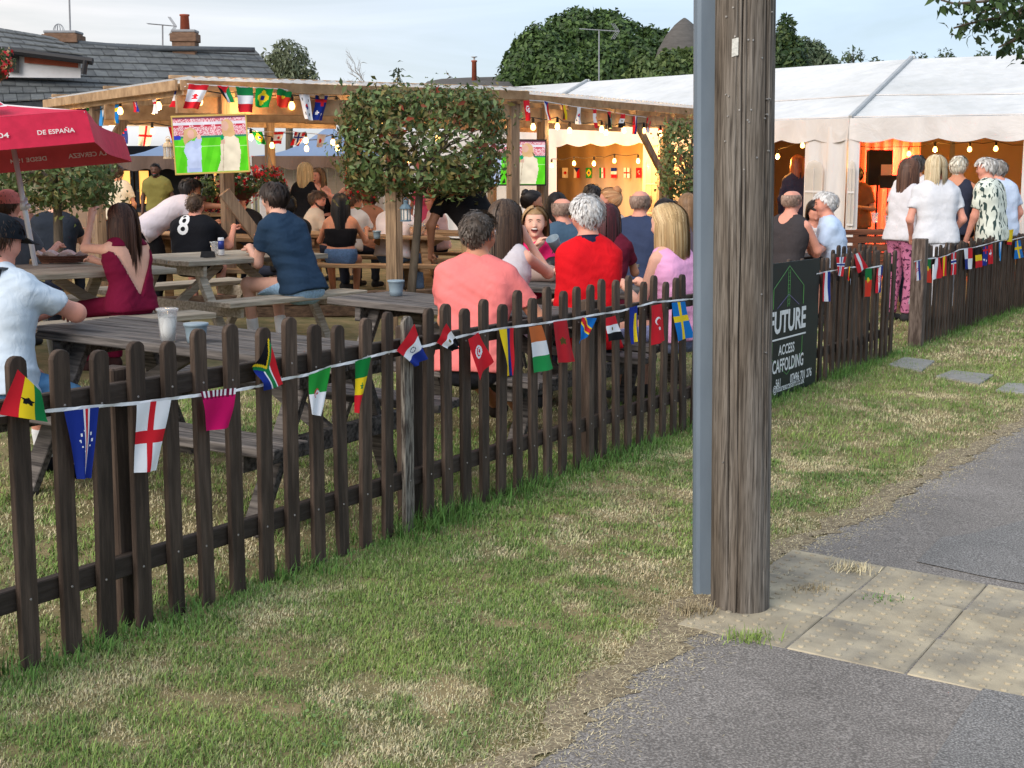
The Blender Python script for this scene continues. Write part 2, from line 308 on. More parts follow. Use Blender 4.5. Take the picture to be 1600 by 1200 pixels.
def grass_colour(x, y, lush=0):
    n = len(x); dry = .6 * fbm(x * 2.2, y * 2.2, 11) + .4 * fbm(x * 5.5, y * 5.5, 13) + .6 * (fbm(x * 9, y * 9, 5) - .5)
    dd = fence_d(x, y); w_ = np.clip((dry - .445) * 4.2, 0, 1)
    w_ = np.maximum(w_, np.clip(1 - (verge_edge_x(y) - x) / .35, 0, 1) * .9)      # parched along the pavement
    w_ = w_ * np.clip(np.abs(dd) / .35, 0, 1) * (1 - lush); w_ = np.clip(w_ + rng.normal(0, .22, n) + .75 * (rng.uniform(0, 1, n) < .18), 0, 1)
    gmix = np.clip(fbm(x * 2.3, y * 2.3, 21) * 1.6 - .3 + rng.normal(0, .2, n), 0, 1)[:, None]
    gcol = DARKG * gmix + GREEN * (1 - gmix); near = np.clip(1 - np.abs(dd) / .3, 0, 1)[:, None]; gcol = gcol * (1 - near * .6) + LUSH * near * .6
    smix = np.clip(fbm(x * 4, y * 4, 31) * 1.8 - .4 + rng.normal(0, .2, n), 0, 1)[:, None]
    scol = STRAW * smix + BROWN * (1 - smix)
    return gcol * (1 - w_[:, None]) + scol * w_[:, None], w_
def make_grass(name, label, s0, s1, d0, d1, dens, ln, wd, three, cond=None, parent=None):
    n = int(dens * (s1 - s0) * abs(d1 - d0)); s = rng.uniform(s0, s1, n); d = rng.uniform(min(d0, d1), max(d0, d1), n)
    x = FX0 + s * BF.x - d * AF.x; y = FY0 + s * BF.y - d * AF.y
    k = (x < verge_edge_x(y) + rng.normal(-.13, .085, n)) & (np.abs(x) < .40 * y + .6) & (y > 2.2)
    tuft = fbm(x * 9, y * 9, 41); k &= rng.uniform(0, 1, n) < np.clip(tuft * 2.4 - .2, .25, 1)
    if cond is not None: k &= cond(x, y)
    x, y = x[k], y[k]; tuft = tuft[k]; c, w_ = grass_colour(x, y); c = c * rng.uniform(.72, 1.2, len(x))[:, None]
    V, Fc, cc = blades(x, y, ln * (1 - .45 * w_) * (.6 + .8 * tuft), wd, c, 1.0, three)
    return V, Fc, cc
def joined(name, label, lists):
    Vs, Fs, Cs, o = [], [], [], 0
    for V, Fc, cc in lists: Vs.append(V); Fs.append(Fc + o); Cs.append(cc); o += len(V)
    ob = link(name, np_mesh(name, np.concatenate(Vs), np.concatenate(Fs), M_grass, smooth=False, colors=np.concatenate(Cs))); return tag(ob, label, 'grass', kind='stuff')
def long_tufts(s0, s1, dens, ln):
    n = int((s1 - s0) * dens); s = rng.uniform(s0, s1, n); s = s + .03 * np.sin(s * 40); d = rng.normal(.03, .07, n); x = FX0 + s * BF.x - d * AF.x; y = FY0 + s * BF.y - d * AF.y
    h = fbm(s * 2.2, s * 0, 51); k = rng.uniform(0, 1, n) < np.clip(h * 2 - .45, .05, 1); x, y, h = x[k], y[k], h[k]
    m = rng.uniform(0, 1, len(x))[:, None]; c = (LUSH * m + DARKG * (1 - m)) * rng.uniform(.6, 1.15, len(x))[:, None]
    return blades(x, y, ln * (.5 + h), .0045, c, .7, True)
joined('grass', 'patchy green and straw coloured verge grass between fence and pavement', [
    make_grass('g', '', -2.5, 2.0, 0, 1.9, 26000, .028, .0034, True), make_grass('g', '', 2.0, 5.0, 0, 1.9, 13000, .030, .0048, True),
    make_grass('g', '', 5.0, 10.0, 0, 2.2, 6500, .038, .007, False), make_grass('g', '', 10.0, 22.0, 0, 3.2, 2200, .045, .012, False),
    long_tufts(-1.0, 3.0, 1100, .085), long_tufts(3.0, 11.5, 600, .08), long_tufts(11.5, 22, 400, .10)])
joined('grass', 'mown beer garden lawn behind the picket fence', [
    make_grass('g', '', -1.0, 4.0, 0, -2.2, 7000, .034, .005, True), make_grass('g', '', 3.0, 9.0, 0, -3.6, 4200, .036, .008, False), make_grass('g', '', -1.0, 4.0, -2.2, -7, 3000, .036, .008, False),
    make_grass('g', '', 8.5, 14.0, 0, -3.0, 1200, .04, .013, False)])
# clover and small broad-leaved weeds through the turf
n = 9000; s_ = rng.uniform(-2.4, 9, n); d_ = rng.uniform(-2.0, 1.8, n); x = FX0 + s_ * BF.x - d_ * AF.x; y = FY0 + s_ * BF.y - d_ * AF.y; k = (fbm(x * 1.9, y * 1.9, 77) > .53) & (x < verge_edge_x(y) - .2) & (y > 2.4); x, y = x[k], y[k]; n = len(x); a = rng.uniform(0, 6.28, n); r_ = rng.uniform(.003, .0075, n); z = gz_np(x) + rng.uniform(.012, .034, n); tl_ = rng.normal(0, .25, (n, 2))
V = np.stack([np.stack([x + r_ * np.cos(a + q), y + r_ * np.sin(a + q), z + r_ * (tl_[:, 0] * math.cos(q) + tl_[:, 1] * math.sin(q))], -1) for q in (0, 1.25, 2.5, 3.77, 5.03)], 1).reshape(-1, 3); i = np.arange(n) * 5; Fc = np.concatenate([np.stack([i, i + 1, i + 2], -1), np.stack([i, i + 2, i + 3], -1), np.stack([i, i + 3, i + 4], -1)]); m = rng.uniform(0, 1, n)[:, None]
tag(link('clover', np_mesh('clover', V, Fc, M_grass, smooth=False, colors=np.repeat(np.array(srgb(88, 120, 70)) * m + np.array(srgb(120, 144, 90)) * (1 - m), 5, 0))), 'low clover and broad leaved weeds in patches through the turf', 'clover', kind='stuff')
# straw litter and soil crumbs along the pavement edge
n = 15000; t = rng.uniform(0, 1, n) ** 1.2; y = 2.6 + t * 9; x = verge_edge_x(y) + rng.normal(-.03, .11, n); m = rng.uniform(0, 1, n)[:, None]
V, Fc, cc = blades(x, y, .035 * np.ones(n), .0035, STRAW * m + BROWN * (1 - m), 1.1, False); V[:, 2] = gz_np(V[:, 0]) + .006 + np.abs(V[:, 2] - gz_np(V[:, 0])) * .25
tag(link('straw_litter', np_mesh('straw_litter', V, Fc, M_grass, smooth=False, colors=cc)), 'dry straw litter scattered along the pavement edge', 'straw', kind='stuff')
for (px, py, nn, hh, colr, lab) in [(1330, 895, 130, .05, STRAW, 'dry straw tuft at the edge of the asphalt beside the tactile slabs'), (1376, 941, 70, .03, LUSH, 'small green weed growing between the tactile slabs'), (1270, 925, 120, .03, BROWN, 'brown dead weed clump on the tactile slabs by the wooden pole'), (1170, 1002, 110, .05, GREEN, 'small grass clump at the pavement edge in front of the wooden pole'), (1085, 960, 160, .045, BROWN, 'brown dead grass tuft at the foot of the steel channel')]:
    c = G(px, py); xx = c.x + rng.normal(0, .045, nn); yy = c.y + rng.normal(0, .03, nn); V, Fc, cc = blades(xx, yy, hh * np.ones(nn), .004, colr * rng.uniform(.6, 1.2, nn)[:, None], .9); V[:, 2] += .008
    o = thing('weed_tuft', lab, 'weed', (c.x, c.y, gz(c.x))); V = V - np.array((c.x, c.y, gz(c.x))); link('blades', np_mesh('weed', V, Fc, M_grass, smooth=False, colors=cc), o)['kind'] = 'stuff'
# ================================================================== picket fence, gate, bunting, board, pole
M_pick = mat('fence_stain', (.046, .031, .023), .72, scale=(60, 60, 5), col2=(.108, .076, .058), bump=.5, rnd=.3, noise_pos=(.42, .78)); mottle(M_pick, (9, 9, 2.2), (.72, .7, .68), (1.3, 1.28, 1.25))
M_pickw = mat('fence_weathered', (.05, .04, .034), .9, scale=(90, 90, 9), col2=(.30, .27, .23), bump=.8, rnd=.1, noise_pos=(.4, .65))
M_rail = mat('fence_rail', (.040, .028, .021), .75, scale=(6, 60, 60), col2=(.075, .056, .046), bump=.4, rnd=.15, noise_pos=(.42, .78))
def fpt(s, d=0, z=0):
    x = FX0 + s * BF.x - d * AF.x; y = FY0 + s * BF.y - d * AF.y; return Vector((x, y, gz(x) + z))
FANG = math.atan2(BF.y, BF.x)
def picket_mesh(h, w_=.068, t_=.02, seed=0):
    r_ = random.Random(seed); n = 8; mb = MB(); prof = [(-w_ / 2, -.03), (w_ / 2, -.03), (w_ / 2, h * .5)]
    for k in range(n + 1):
        a = math.pi * k / n; prof.append((w_ / 2 * math.cos(a), h - w_ * .42 + w_ * .42 * math.sin(a)))
    prof.append((-w_ / 2, h * .5)); prof = [(x + r_.uniform(-.0015, .0015), z) for x, z in prof]
    f0 = [(x * .93, -t_ / 2, z - (.002 if z > h * .6 else 0)) for x, z in prof]; f1 = [(x, -t_ / 2 + .003, z) for x, z in prof]; f2 = [(x, t_ / 2, z) for x, z in prof]; m = len(prof)
    mb.add(f0 + f1 + f2, [tuple(range(m))] + [(i, i + m, (i + 1) % m + m, (i + 1) % m) for i in range(m)] + [(i + m, i + 2 * m, (i + 1) % m + 2 * m, (i + 1) % m + m) for i in range(m)] + [tuple(reversed(range(2 * m, 3 * m)))])
    return mb.mesh('picket', M_pick)
PK = [picket_mesh(.985 + .012 * (i - 1.5), seed=i) for i in range(4)]
mb = MB(); mb.lathe([(.0045, 0), (.0038, .0015), (.001, .002)], n=8, M=Matrix.Rotation(math.pi / 2, 3, 'X')); NAIL = mb.mesh('nail', mat('nail_head', (.28, .26, .25), .5, .3, metal=.5))
def fence_run(o, s0, s1, pitch=.1602, phase=0.0, d=0.0, posts=(), hz=1.0, skip=(), dense=None):
    base = o.location
    k = math.ceil((s0 - phase) / pitch); i = 0
    while phase + k * pitch <= s1:
        s = phase + k * pitch; p = fpt(s + random.uniform(-.006, .006), d, 0) - base
        me = PK[random.randrange(4)]
        q = link('picket', me, o, p, (random.uniform(-.018, .018), random.uniform(-.018, .018), FANG + random.uniform(-.05, .05)), (random.uniform(.95, 1.05), 1, hz * random.uniform(.975, 1.015)))
        if s < 6 and o is f1:
            for z in (.225, .81): link('nail', NAIL, q, (random.uniform(-.008, .008), -.0105, z + random.uniform(-.01, .01)))
        if abs(s - 2.083) < .07: q.data = me.copy(); q.data.materials[0] = M_pickw; q['label'] = 'bare weathered picket'
        k += 1
    edges = [s0] + [p for p in posts if s0 < p < s1] + [s1]
    for a, b in zip(edges[:-1], edges[1:]):
        for z in (.225, .81):
            pa, pb = fpt(a, d - .034, z) - base, fpt(b - .003, d - .034, z) - base
            mb = MB(); m_ = (pa + pb) / 2; dx = (pb - pa); mb.cbox((0, 0, 0), (dx.length, .038, .072), .004)
            link('rail', mb.mesh('rail', M_rail), o, m_, (0, -math.asin(dx.z / dx.length), FANG))
    for ps in posts:
        mb = MB(); mb.cbox((0, 0, .42), (.09, .09, .93), .006); link('post', mb.mesh('post', M_pick), o, fpt(ps, d - .10, 0) - base, (0, 0, FANG))
S_END = (Vector((3.45, 12.86, 0)) - Vector((FX0, FY0, 0))).dot(BF)          # end of the near run at the gate
S_GATE = (Vector((3.83, 13.67, 0)) - Vector((FX0, FY0, 0))).dot(BF)
f1 = thing('picket_fence', 'long dark brown picket fence across the foreground, up to the gate opening', 'fence', fpt(0))
POST0 = (Vector((-1.21, 4.58, 0)) - Vector((FX0, FY0, 0))).dot(BF)
fence_run(f1, -1.2, S_END, phase=.0, posts=[POST0 + 1.762 * k for k in range(-0, 6)])
f2 = thing('picket_fence', 'dark brown picket fence beyond the gate opening at right', 'fence', fpt(S_GATE))
fence_run(f2, S_GATE + .12, S_GATE + 10.5, pitch=.128, phase=S_GATE + .14, posts=[S_GATE + 1.6 * k for k in range(1, 7)], hz=.99)
mb = MB(); mb.cbox((0, 0, .53), (.13, .13, 1.10), .008); link('gate_post', mb.mesh('gate_post', mat('gate_post_wood', (.06, .042, .034), .85, scale=(40, 40, 6), col2=(.20, .155, .13), bump=.5, noise_pos=(.4, .7))), f2, (0, 0, -.03), (0, 0, FANG))
# gate standing open, folded back behind the near run
gt = thing('picket_gate', 'dark brown picket gate folded open behind the fence beside the scaffolding board', 'gate', fpt(S_END - .05, -.16))
for k in range(9):
    link('picket', PK[k % 4], gt, -BF * (.06 + k * .118) + AF * (.012 * k) + Vector((0, 0, .03 + .002 * k)), (0, 0, FANG + math.pi), (1, 1, 1.0))
for z in (.26, .8):
    mb = MB(); mb.beam(AF * .03 + Vector((0, 0, z)), -BF * 1.08 + AF * .14 + Vector((0, 0, z + .02)), .03, .07); mb.build('rail', M_rail, gt)
mb = MB(); mb.beam(AF * .06 + Vector((0, 0, .3)), -BF * 1.05 + AF * .16 + Vector((0, 0, .76)), .025, .06); mb.build('brace', M_rail, gt)
# ------------------------------------------------------------------ flags
M_flag = mat('flag_cloth', (1, 1, 1), .75, .05, scale=(30, 30, 30), attr='Col', spec=.1)
def fp(x, y, off=.035):                                     # a pixel's place on the road face of the fence line
    o = fpt(0, off); nrm = Vector((-AF.x, -AF.y, 0)); r = ray(x, y); t = (o - Vector((0, 0, H))).dot(nrm) / r.dot(nrm); return Vector((0, 0, H)) + r * t
K = lambda *a: np.array(srgb(*a))
WH, RD, BL, GN, YL, BK, OR = K(240, 240, 245), K(214, 38, 50), K(32, 52, 140), K(28, 130, 72), K(250, 214, 40), K(22, 22, 28), K(205, 110, 60)
LB, MG, SB = K(60, 140, 205), K(205, 20, 100), K(20, 110, 190)
def star(u, v, cu, cv, r, asp=1.0):
    x, y = (u - cu), (v - cv) * asp; a = np.arctan2(x, -y); q = np.hypot(x, y); s = (a % (2 * math.pi / 5)) - math.pi / 5; return q < r * .40 / np.maximum(np.cos(math.pi / 5 - np.abs(s)), .2) * (1.0 + 1.3 * (np.abs(s) / (math.pi / 5)) ** 1.0)
def stripes(*cols, axis='v', wts=None):
    wts = wts or [1] * len(cols); e = np.cumsum(wts) / sum(wts)
    def f(u, v):
        t = v if axis == 'v' else u; i = np.searchsorted(e, np.clip(t, 0, .9999), side='right'); return np.array(cols)[np.minimum(i, len(cols) - 1)]
    return f
def over(base, *layers):
    def f(u, v):
        c = base(u, v).copy()
        for fn, col in layers: c[fn(u, v)] = col
        return c
    return f
solid = lambda c: stripes(c)
disc = lambda cu, cv, r, asp=1.9: (lambda u, v: np.hypot(u - cu, (v - cv) * asp) < r)
band = lambda lo, hi, ax='v': (lambda u, v: ((v if ax == 'v' else u) > lo) & ((v if ax == 'v' else u) < hi))
def ring_stars(u, v):
    m = np.zeros(u.shape, bool)
    for k in range(10): a = k * math.pi / 5; m |= np.hypot(u - (.62 + .26 * math.cos(a)), (v - (.45 + .15 * math.sin(a))) * 1.9) < .035
    return m
FLAGS = dict(
    ghana=over(stripes(RD, YL, GN, axis='u'), (lambda u, v: star(u, v, .5, .55, .20, 1.6), BK)),
    capeverde=over(solid(BL), (band(.52, .60, 'u'), WH), (band(.60, .67, 'u'), RD), (band(.67, .75, 'u'), WH), (ring_stars, WH)),
    england=over(solid(WH), (band(.42, .58, 'v'), RD), (band(.42, .60, 'u'), RD)),
    qatar=over(solid(MG), (lambda u, v: v < .16, WH), (lambda u, v: (v < .20) & ((u * 8) % 1 < .5), K(120, 20, 60))),
    southafrica=over(stripes(RD, WH, GN, WH, BL, axis='v', wts=[3, .6, 2, .6, 3]), (lambda u, v: np.abs(v - .5) < .5 - u * 1.25, BK), (lambda u, v: (np.abs(v - .5) < .56 - u * 1.1) & (np.abs(v - .5) > .44 - u * 1.1), YL), (lambda u, v: (np.abs(v - .5) < .68 - u * 1.1) & (np.abs(v - .5) > .54 - u * 1.1), GN)),
    algeria=over(stripes(K(40, 150, 60), WH), (disc(.45, .5, .20), RD), (disc(.52, .52, .155), WH), (lambda u, v: star(u, v, .55, .52, .09, 1.9), RD)),
    senegal=over(stripes(K(20, 130, 60), YL, RD), (lambda u, v: star(u, v, .5, .5, .14, 1.9), GN)),
    paraguay=over(stripes(RD, WH, BL), (disc(.5, .5, .13, 1.5), K(60, 80, 110)), (disc(.5, .5, .09, 1.5), WH)),
    egypt=over(stripes(RD, WH, BK), (disc(.5, .5, .10, 1.5), K(120, 110, 60))),
    tunisia=over(solid(RD), (disc(.5, .45, .30), WH), (disc(.5, .45, .21), RD), (disc(.55, .46, .165), WH), (lambda u, v: star(u, v, .57, .46, .13, 1.9), RD)),
    colombia=stripes(YL, K(30, 50, 130), RD, axis='u', wts=[2, 1, 1]), ireland=stripes(OR, WH, K(40, 150, 80)),
    morocco=over(solid(K(190, 40, 50)), (lambda u, v: star(u, v, .5, .48, .2, 1.8), K(90, 80, 40))),
    drcongo=over(solid(SB), (lambda u, v: np.abs(u - v) < .22, YL), (lambda u, v: np.abs(u - v) < .14, RD)),
    bosnia=over(solid(BL), (lambda u, v: (u > .35) & (u < .9) & (v > .2) & (u + v * .8 > .8), YL)),
    turkey=over(solid(RD), (disc(.5, .42, .20), WH), (disc(.55, .45, .165), RD), (lambda u, v: star(u, v, .55, .62, .1, 1.9), WH)),
    sweden=over(solid(K(20, 120, 200)), (band(.36, .52, 'v'), YL), (band(.38, .58, 'u'), YL)),
    netherlands=stripes(RD, WH, BL, axis='u'), norway=over(solid(RD), (band(.30, .52, 'v'), WH), (band(.30, .7, 'u'), WH), (band(.36, .46, 'v'), BL), (band(.42, .58, 'u'), BL)),
    austria=stripes(RD, WH, RD, axis='u'), portugal=over(stripes(K(20, 120, 60), K(225, 60, 40), wts=[2, 3]), (disc(.5, .4, .16), YL)),
    croatia=over(stripes(RD, WH, BL, axis='u'), (lambda u, v: (np.abs(u - .5) < .2) & (np.abs(v - .45) < .12) & (((u * 12).astype(int) + (v * 20).astype(int)) % 2 == 0), RD)),
    poland=stripes(WH, RD, axis='u'), spain=stripes(RD, YL, RD, axis='u', wts=[1, 2, 1]), panama=over(solid(WH), (lambda u, v: (u > .5) & (v < .5), RD), (lambda u, v: (u < .5) & (v > .5), BL)),
    belgium=stripes(BK, YL, RD), australia=over(solid(BL), (lambda u, v: star(u, v, .3, .7, .14, 1.5), WH), (lambda u, v: star(u, v, .65, .75, .12, 1.5), WH), (lambda u, v: (v < .42) & ((np.abs(u - .6) < .08) | (np.abs(v - .2) < .05)), RD)),
    switzerland=over(solid(RD), (lambda u, v: ((np.abs(u - .5) < .09) & (np.abs(v - .45) < .2)) | ((np.abs(u - .5) < .3) & (np.abs(v - .45) < .065)), WH)),
    argentina=stripes(LB, WH, LB, axis='u'), yellow=over(solid(YL), (lambda u, v: v > .8, RD)), brazil=over(solid(K(20, 150, 60)), (lambda u, v: np.abs(u - .5) / .42 + np.abs(v - .5) / .42 < 1, YL), (disc(.5, .5, .18, 1.3), BL)),
    korea=over(solid(WH), (disc(.5, .5, .2, 1.5), RD), (lambda u, v: (np.hypot(u - .5, (v - .5) * 1.5) < .2) & (v > .5), BL), (lambda u, v: (np.abs(np.abs(u - .5) - .32) < .07) & (np.abs(np.abs(v - .5) - .30) < .05), BK)),
    iran=stripes(GN, WH, RD), mexico=over(stripes(GN, WH, RD, axis='u'), (disc(.5, .5, .1, 1.5), K(110, 90, 50))), canada=over(stripes(RD, WH, RD, wts=[1, 2, 1]), (lambda u, v: star(u, v, .5, .5, .2, 1.5), RD)), france=stripes(BL, WH, RD), italy=stripes(GN, WH, RD, axis='u'),
    czech=over(stripes(WH, RD, axis='u'), (lambda u, v: v < .5 - np.abs(u - .5), BL)), japan=over(solid(WH), (disc(.5, .5, .24, 1.5), RD)), germany=stripes(BK, RD, YL, axis='u'), jordan=over(stripes(BK, WH, GN, axis='u'), (lambda u, v: v < .5 - np.abs(u - .5), RD)))
def flag_mesh(key, corners, ripple=.006, n=26, m=34, seed=0, nrm=None, curl=0):
    """corners TL, TR, BR, BL as world points; ripples grow towards the free lower edge"""
    r_ = np.random.default_rng(seed); TL, TR, BR, BL_ = [np.array(c) for c in corners]
    u, v = np.meshgrid(np.linspace(0, 1, n + 1), np.linspace(0, 1, m + 1), indexing='ij'); U, V_ = u[..., None], v[..., None]
    p = (TL * (1 - U) + TR * U) * (1 - V_) + (BL_ * (1 - U) + BR * U) * V_
    nv = np.cross(TR - TL, BL_ - TL); nv = nv / (np.linalg.norm(nv) + 1e-9) if nrm is None else np.array(nrm)
    ph = r_.uniform(0, 6); q = np.sin(u * r_.uniform(5, 9) + v * r_.uniform(1, 4) + ph) * (.25 + v) + np.sin(v * 5 + ph * 2) * .5 * v + curl * (u - .5) ** 2 * 8 * v
    p = p + nv * (q * ripple)[..., None]
    I = np.arange((n + 1) * (m + 1)).reshape(n + 1, m + 1); Fq = np.stack([I[:-1, :-1], I[:-1, 1:], I[1:, 1:], I[1:, :-1]], -1).reshape(-1, 4)
    uc = ((u[:-1, :-1] + u[1:, 1:]) / 2).ravel(); vc = ((v[:-1, :-1] + v[1:, 1:]) / 2).ravel()
    return p.reshape(-1, 3), Fq, FLAGS[key](uc, vc)
def add_flag(parent, key, corners, base, label=None, **kw):
    V, Fq, c = flag_mesh(key, corners, **kw); o = link('flag', np_mesh('flag', V - np.array(base), Fq, M_flag, smooth=True, fcol=c), parent)
    if label: o['label'] = label
    return o
M_tape = mat('bunting_tape', (.78, .78, .8), .7, .08)
def tape(parent, pts, base, wd=.012, name='tape'):
    a = Vector(base); g_ = []; pp = []
    for p, q in zip(pts[:-1], pts[1:]):
        for k in range(6): pp.append(p.lerp(q, k / 6))
    pp.append(pts[-1]); rows = [[], []]
    for i, p in enumerate(pp):
        tw = .6 * math.sin(i * .7) + .3 * math.sin(i * 1.9); d_ = Vector((.87 * math.sin(tw) * .5, -.5 * math.sin(tw) * .5, math.cos(tw) * 1)) * wd / 2
        rows[0].append(p - a - d_); rows[1].append(p - a + d_)
    mb = MB(); mb.sheet(rows); return mb.build(name, M_tape, parent)
bt = thing('bunting', 'white tape with hanging national flags along the near picket fence', 'bunting', fpt(1.5, .03, .8))
bb = bt.location
tape(bt, [fp(*p) for p in [(-60, 655), (20, 646), (75, 642), (140, 636), (213, 630), (267, 623), (315, 617), (369, 610), (405, 603), (445, 592), (483, 585), (516, 573), (555, 565), (580, 557), (612, 549), (640, 545), (668, 540), (690, 534), (722, 525), (760, 517), (800, 511), (835, 507), (862, 503), (900, 497), (935, 491), (970, 486), (1000, 478), (1022, 472), (1050, 470), (1083, 467), (1150, 452), (1205, 447)]], bb)
QF = [('ghana', [(28, 577), (64, 612), (78, 660), (2, 648)]), ('capeverde', [(100, 643), (155, 636), (142, 747), (124, 749)]), ('england', [(213, 631), (267, 624), (246, 735), (211, 739)]), ('qatar', [(313, 612), (369, 606), (358, 668), (325, 674)]),
      ('southafrica', [(420, 528), (442, 600), (415, 611), (396, 572)]), ('algeria', [(483, 586), (517, 573), (500, 650), (484, 647)]), ('senegal', [(555, 565), (580, 557), (564, 646), (557, 645)]), ('paraguay', [(648, 506), (620, 548), (648, 573), (667, 560)]),
      ('egypt', [(697, 505), (683, 535), (708, 550), (719, 540)]), ('tunisia', [(732, 530), (748, 519), (769, 565), (747, 594)]), ('colombia', [(780, 515), (803, 512), (801, 586), (794, 588)]), ('ireland', [(826, 511), (846, 508), (866, 576), (835, 583)]), ('morocco', [(864, 503), (886, 500), (899, 565), (871, 567)]),
      ('drcongo', [(910, 496), (932, 497), (922, 520), (903, 538)]), ('egypt', [(947, 497), (962, 493), (972, 530), (948, 534)]), ('bosnia', [(984, 481), (996, 477), (995, 533), (986, 538)]), ('turkey', [(1018, 478), (1034, 474), (1041, 532), (1020, 540)]), ('sweden', [(1050, 473), (1071, 471), (1083, 527), (1057, 533)])]
FN = np.array((-AF.x, -AF.y, 0.0))
for i, (k, q) in enumerate(QF): add_flag(bt, k, [fp(x, y, .045) for x, y in q], bb, seed=i, nrm=FN, n=34, m=44, ripple=.007)
# tape ties knotted over picket tops
bt2 = thing('bunting', 'short run of flags on the fence between the black board and the gate', 'bunting', fp(1330, 415)); b2 = bt2.location
tape(bt2, [fp(*p) for p in [(1276, 428), (1290, 425), (1306, 422), (1326, 418), (1336, 417), (1356, 419), (1378, 415)]], b2)
for i, (k, q) in enumerate([('netherlands', [(1286, 426), (1297, 424), (1297, 471), (1284, 471)]), ('norway', [(1307, 402), (1323, 401), (1316, 432), (1308, 430)]), ('germany', [(1325, 418), (1328, 416), (1326, 440), (1324, 436)]), ('austria', [(1334, 398), (1343, 394), (1356, 418), (1341, 427)]), ('portugal', [(1352, 420), (1362, 419), (1362, 463), (1350, 464)]), ('croatia', [(1370, 420), (1380, 415), (1376, 457), (1368, 458)])]):
    add_flag(bt2, k, [fp(x, y, .045) for x, y in q], b2, seed=30 + i, nrm=FN, n=18, m=22)
bt3 = thing('bunting', 'string of flags on the far picket fence past the gate', 'bunting', fp(1500, 390)); b3 = bt3.location
tape(bt3, [fp(*p) for p in [(1428, 409), (1445, 405), (1470, 402), (1480, 399), (1499, 390), (1520, 387), (1540, 382), (1560, 376), (1580, 375), (1600, 370), (1640, 362)]], b3)
for i, (k, q) in enumerate([('croatia', [(1430, 410), (1437, 407), (1437, 437), (1431, 440)]), ('portugal', [(1444, 405), (1455, 405), (1455, 442), (1443, 441)]), ('poland', [(1462, 404), (1469, 402), (1471, 434), (1457, 437)]), ('spain', [(1472, 402), (1479, 399), (1478, 431), (1472, 432)]), ('norway', [(1487, 396), (1494, 394), (1493, 429), (1485, 430)]), ('panama', [(1506, 389), (1519, 387), (1519, 420), (1508, 421)]), ('belgium', [(1524, 388), (1533, 387), (1534, 417), (1524, 419)]), ('australia', [(1536, 386), (1543, 384), (1543, 415), (1535, 415)]), ('switzerland', [(1544, 384), (1551, 381), (1551, 412), (1545, 413)]), ('argentina', [(1561, 379), (1566, 377), (1563, 408), (1562, 406)]), ('yellow', [(1574, 360), (1584, 358), (1581, 383), (1574, 382)]), ('sweden', [(1586, 377), (1594, 375), (1600, 402), (1585, 405)])]):
    add_flag(bt3, k, [fp(x, y, .045) for x, y in q], b3, seed=60 + i, nrm=FN, n=16, m=20)
# ------------------------------------------------------------------ advertising board
M_board = mat('board_black', (.008, .011, .010), .55, scale=(3, 3, 3), col2=(.012, .02, .017), spec=.2)
M_white = mat('print_white', (.75, .76, .76), .5, .03); M_green = mat('print_green', (.10, .30, .09), .5, .1); M_purple = mat('print_purple', (.12, .10, .22), .5, .1)
BS = 6.98
bd = thing('advertising_board', 'black scaffolding advertising board fixed to the picket fence beside the wooden pole', 'sign', fpt(BS, .022, 0))
def sxy(u, v, o=.0): return BF * u + Vector((0, 0, v - .04 * BF.x * u)) + Vector((-AF.x, -AF.y, 0)) * o      # board plane: u along fence, v up
mb = MB(); mb.cbox((0, 0, 0), (1.41, .010, .97), .002); bo = mb.build('panel', M_board, bd); bo.location = sxy(0, .50, 0); bo.rotation_euler = (0, math.atan(.04 * BF.x), FANG)
def text(parent, body, wd, ht, place, rot, m, name='lettering', align='CENTER', ext=.0008, bold=.0):
    cu = bpy.data.curves.new('txt', 'FONT'); cu.body = body; cu.size = 1; cu.offset = bold; cu.resolution_u = 3
    to = bpy.data.objects.new('tmp', cu); C.objects.link(to); dg = bpy.context.evaluated_depsgraph_get(); me = bpy.data.meshes.new_from_object(to.evaluated_get(dg)); bpy.data.objects.remove(to)
    co = np.empty(len(me.vertices) * 3, np.float32); me.vertices.foreach_get('co', co); co = co.reshape(-1, 3); lo, hi = co.min(0), co.max(0)
    co[:, 0] = (co[:, 0] - (lo[0] + hi[0]) / 2) / (hi[0] - lo[0]) * wd; co[:, 1] = (co[:, 1] - lo[1]) / (hi[1] - lo[1]) * ht
    if align == 'LEFT': co[:, 0] += wd / 2
    me.vertices.foreach_set('co', co.ravel()); me.update()
    me.materials.clear(); me.materials.append(m); o = link(name, me, parent); o.location = place; o.rotation_euler = rot; return o
BR_ = (math.pi / 2, 0, FANG)
BR_ = Matrix.Rotation(FANG, 3, 'Z') @ Matrix.Rotation(math.atan(.04 * BF.x), 3, 'Y') @ Matrix.Rotation(math.pi / 2, 3, 'X'); BR_ = BR_.to_euler()
for body, wd, ht, u, v, bo_ in [('FUTURE', .80, .165, 0, .475, .03), ('ACCESS', .35, .075, -.02, .315, .02), ('SCAFFOLDING', .74, .10, 0, .19, .02), ('561', .10, .062, -.185, .085, .02), ('07496 701 276', .50, .068, .33, .085, .02), ('@futureaccessltd.co.uk', .70, .07, .06, -.005 + .04, .012)]:
    text(bd, body, wd, ht, sxy(u, v, .0075), BR_, M_white, bold=bo_)
mb = MB(); mb.cbox((0, 0, 0), (.82, .002, .012), .0005); q = mb.build('underline', M_white, bd); q.location = sxy(0, .435, .0072); q.rotation_euler = bo.rotation_euler
def seg(pts, m, name='emblem_line', w_=.007):
    mb = MB()
    for a, b in zip(pts[:-1], pts[1:]): mb.beam(sxy(*a, .0065), sxy(*b, .0065), .0015, w_, up=(0, 0, 1) if abs(a[0] - b[0]) > 1e-3 else (-AF.x, -AF.y, 0), ch=.0004)
    return mb.build(name, m, bd)
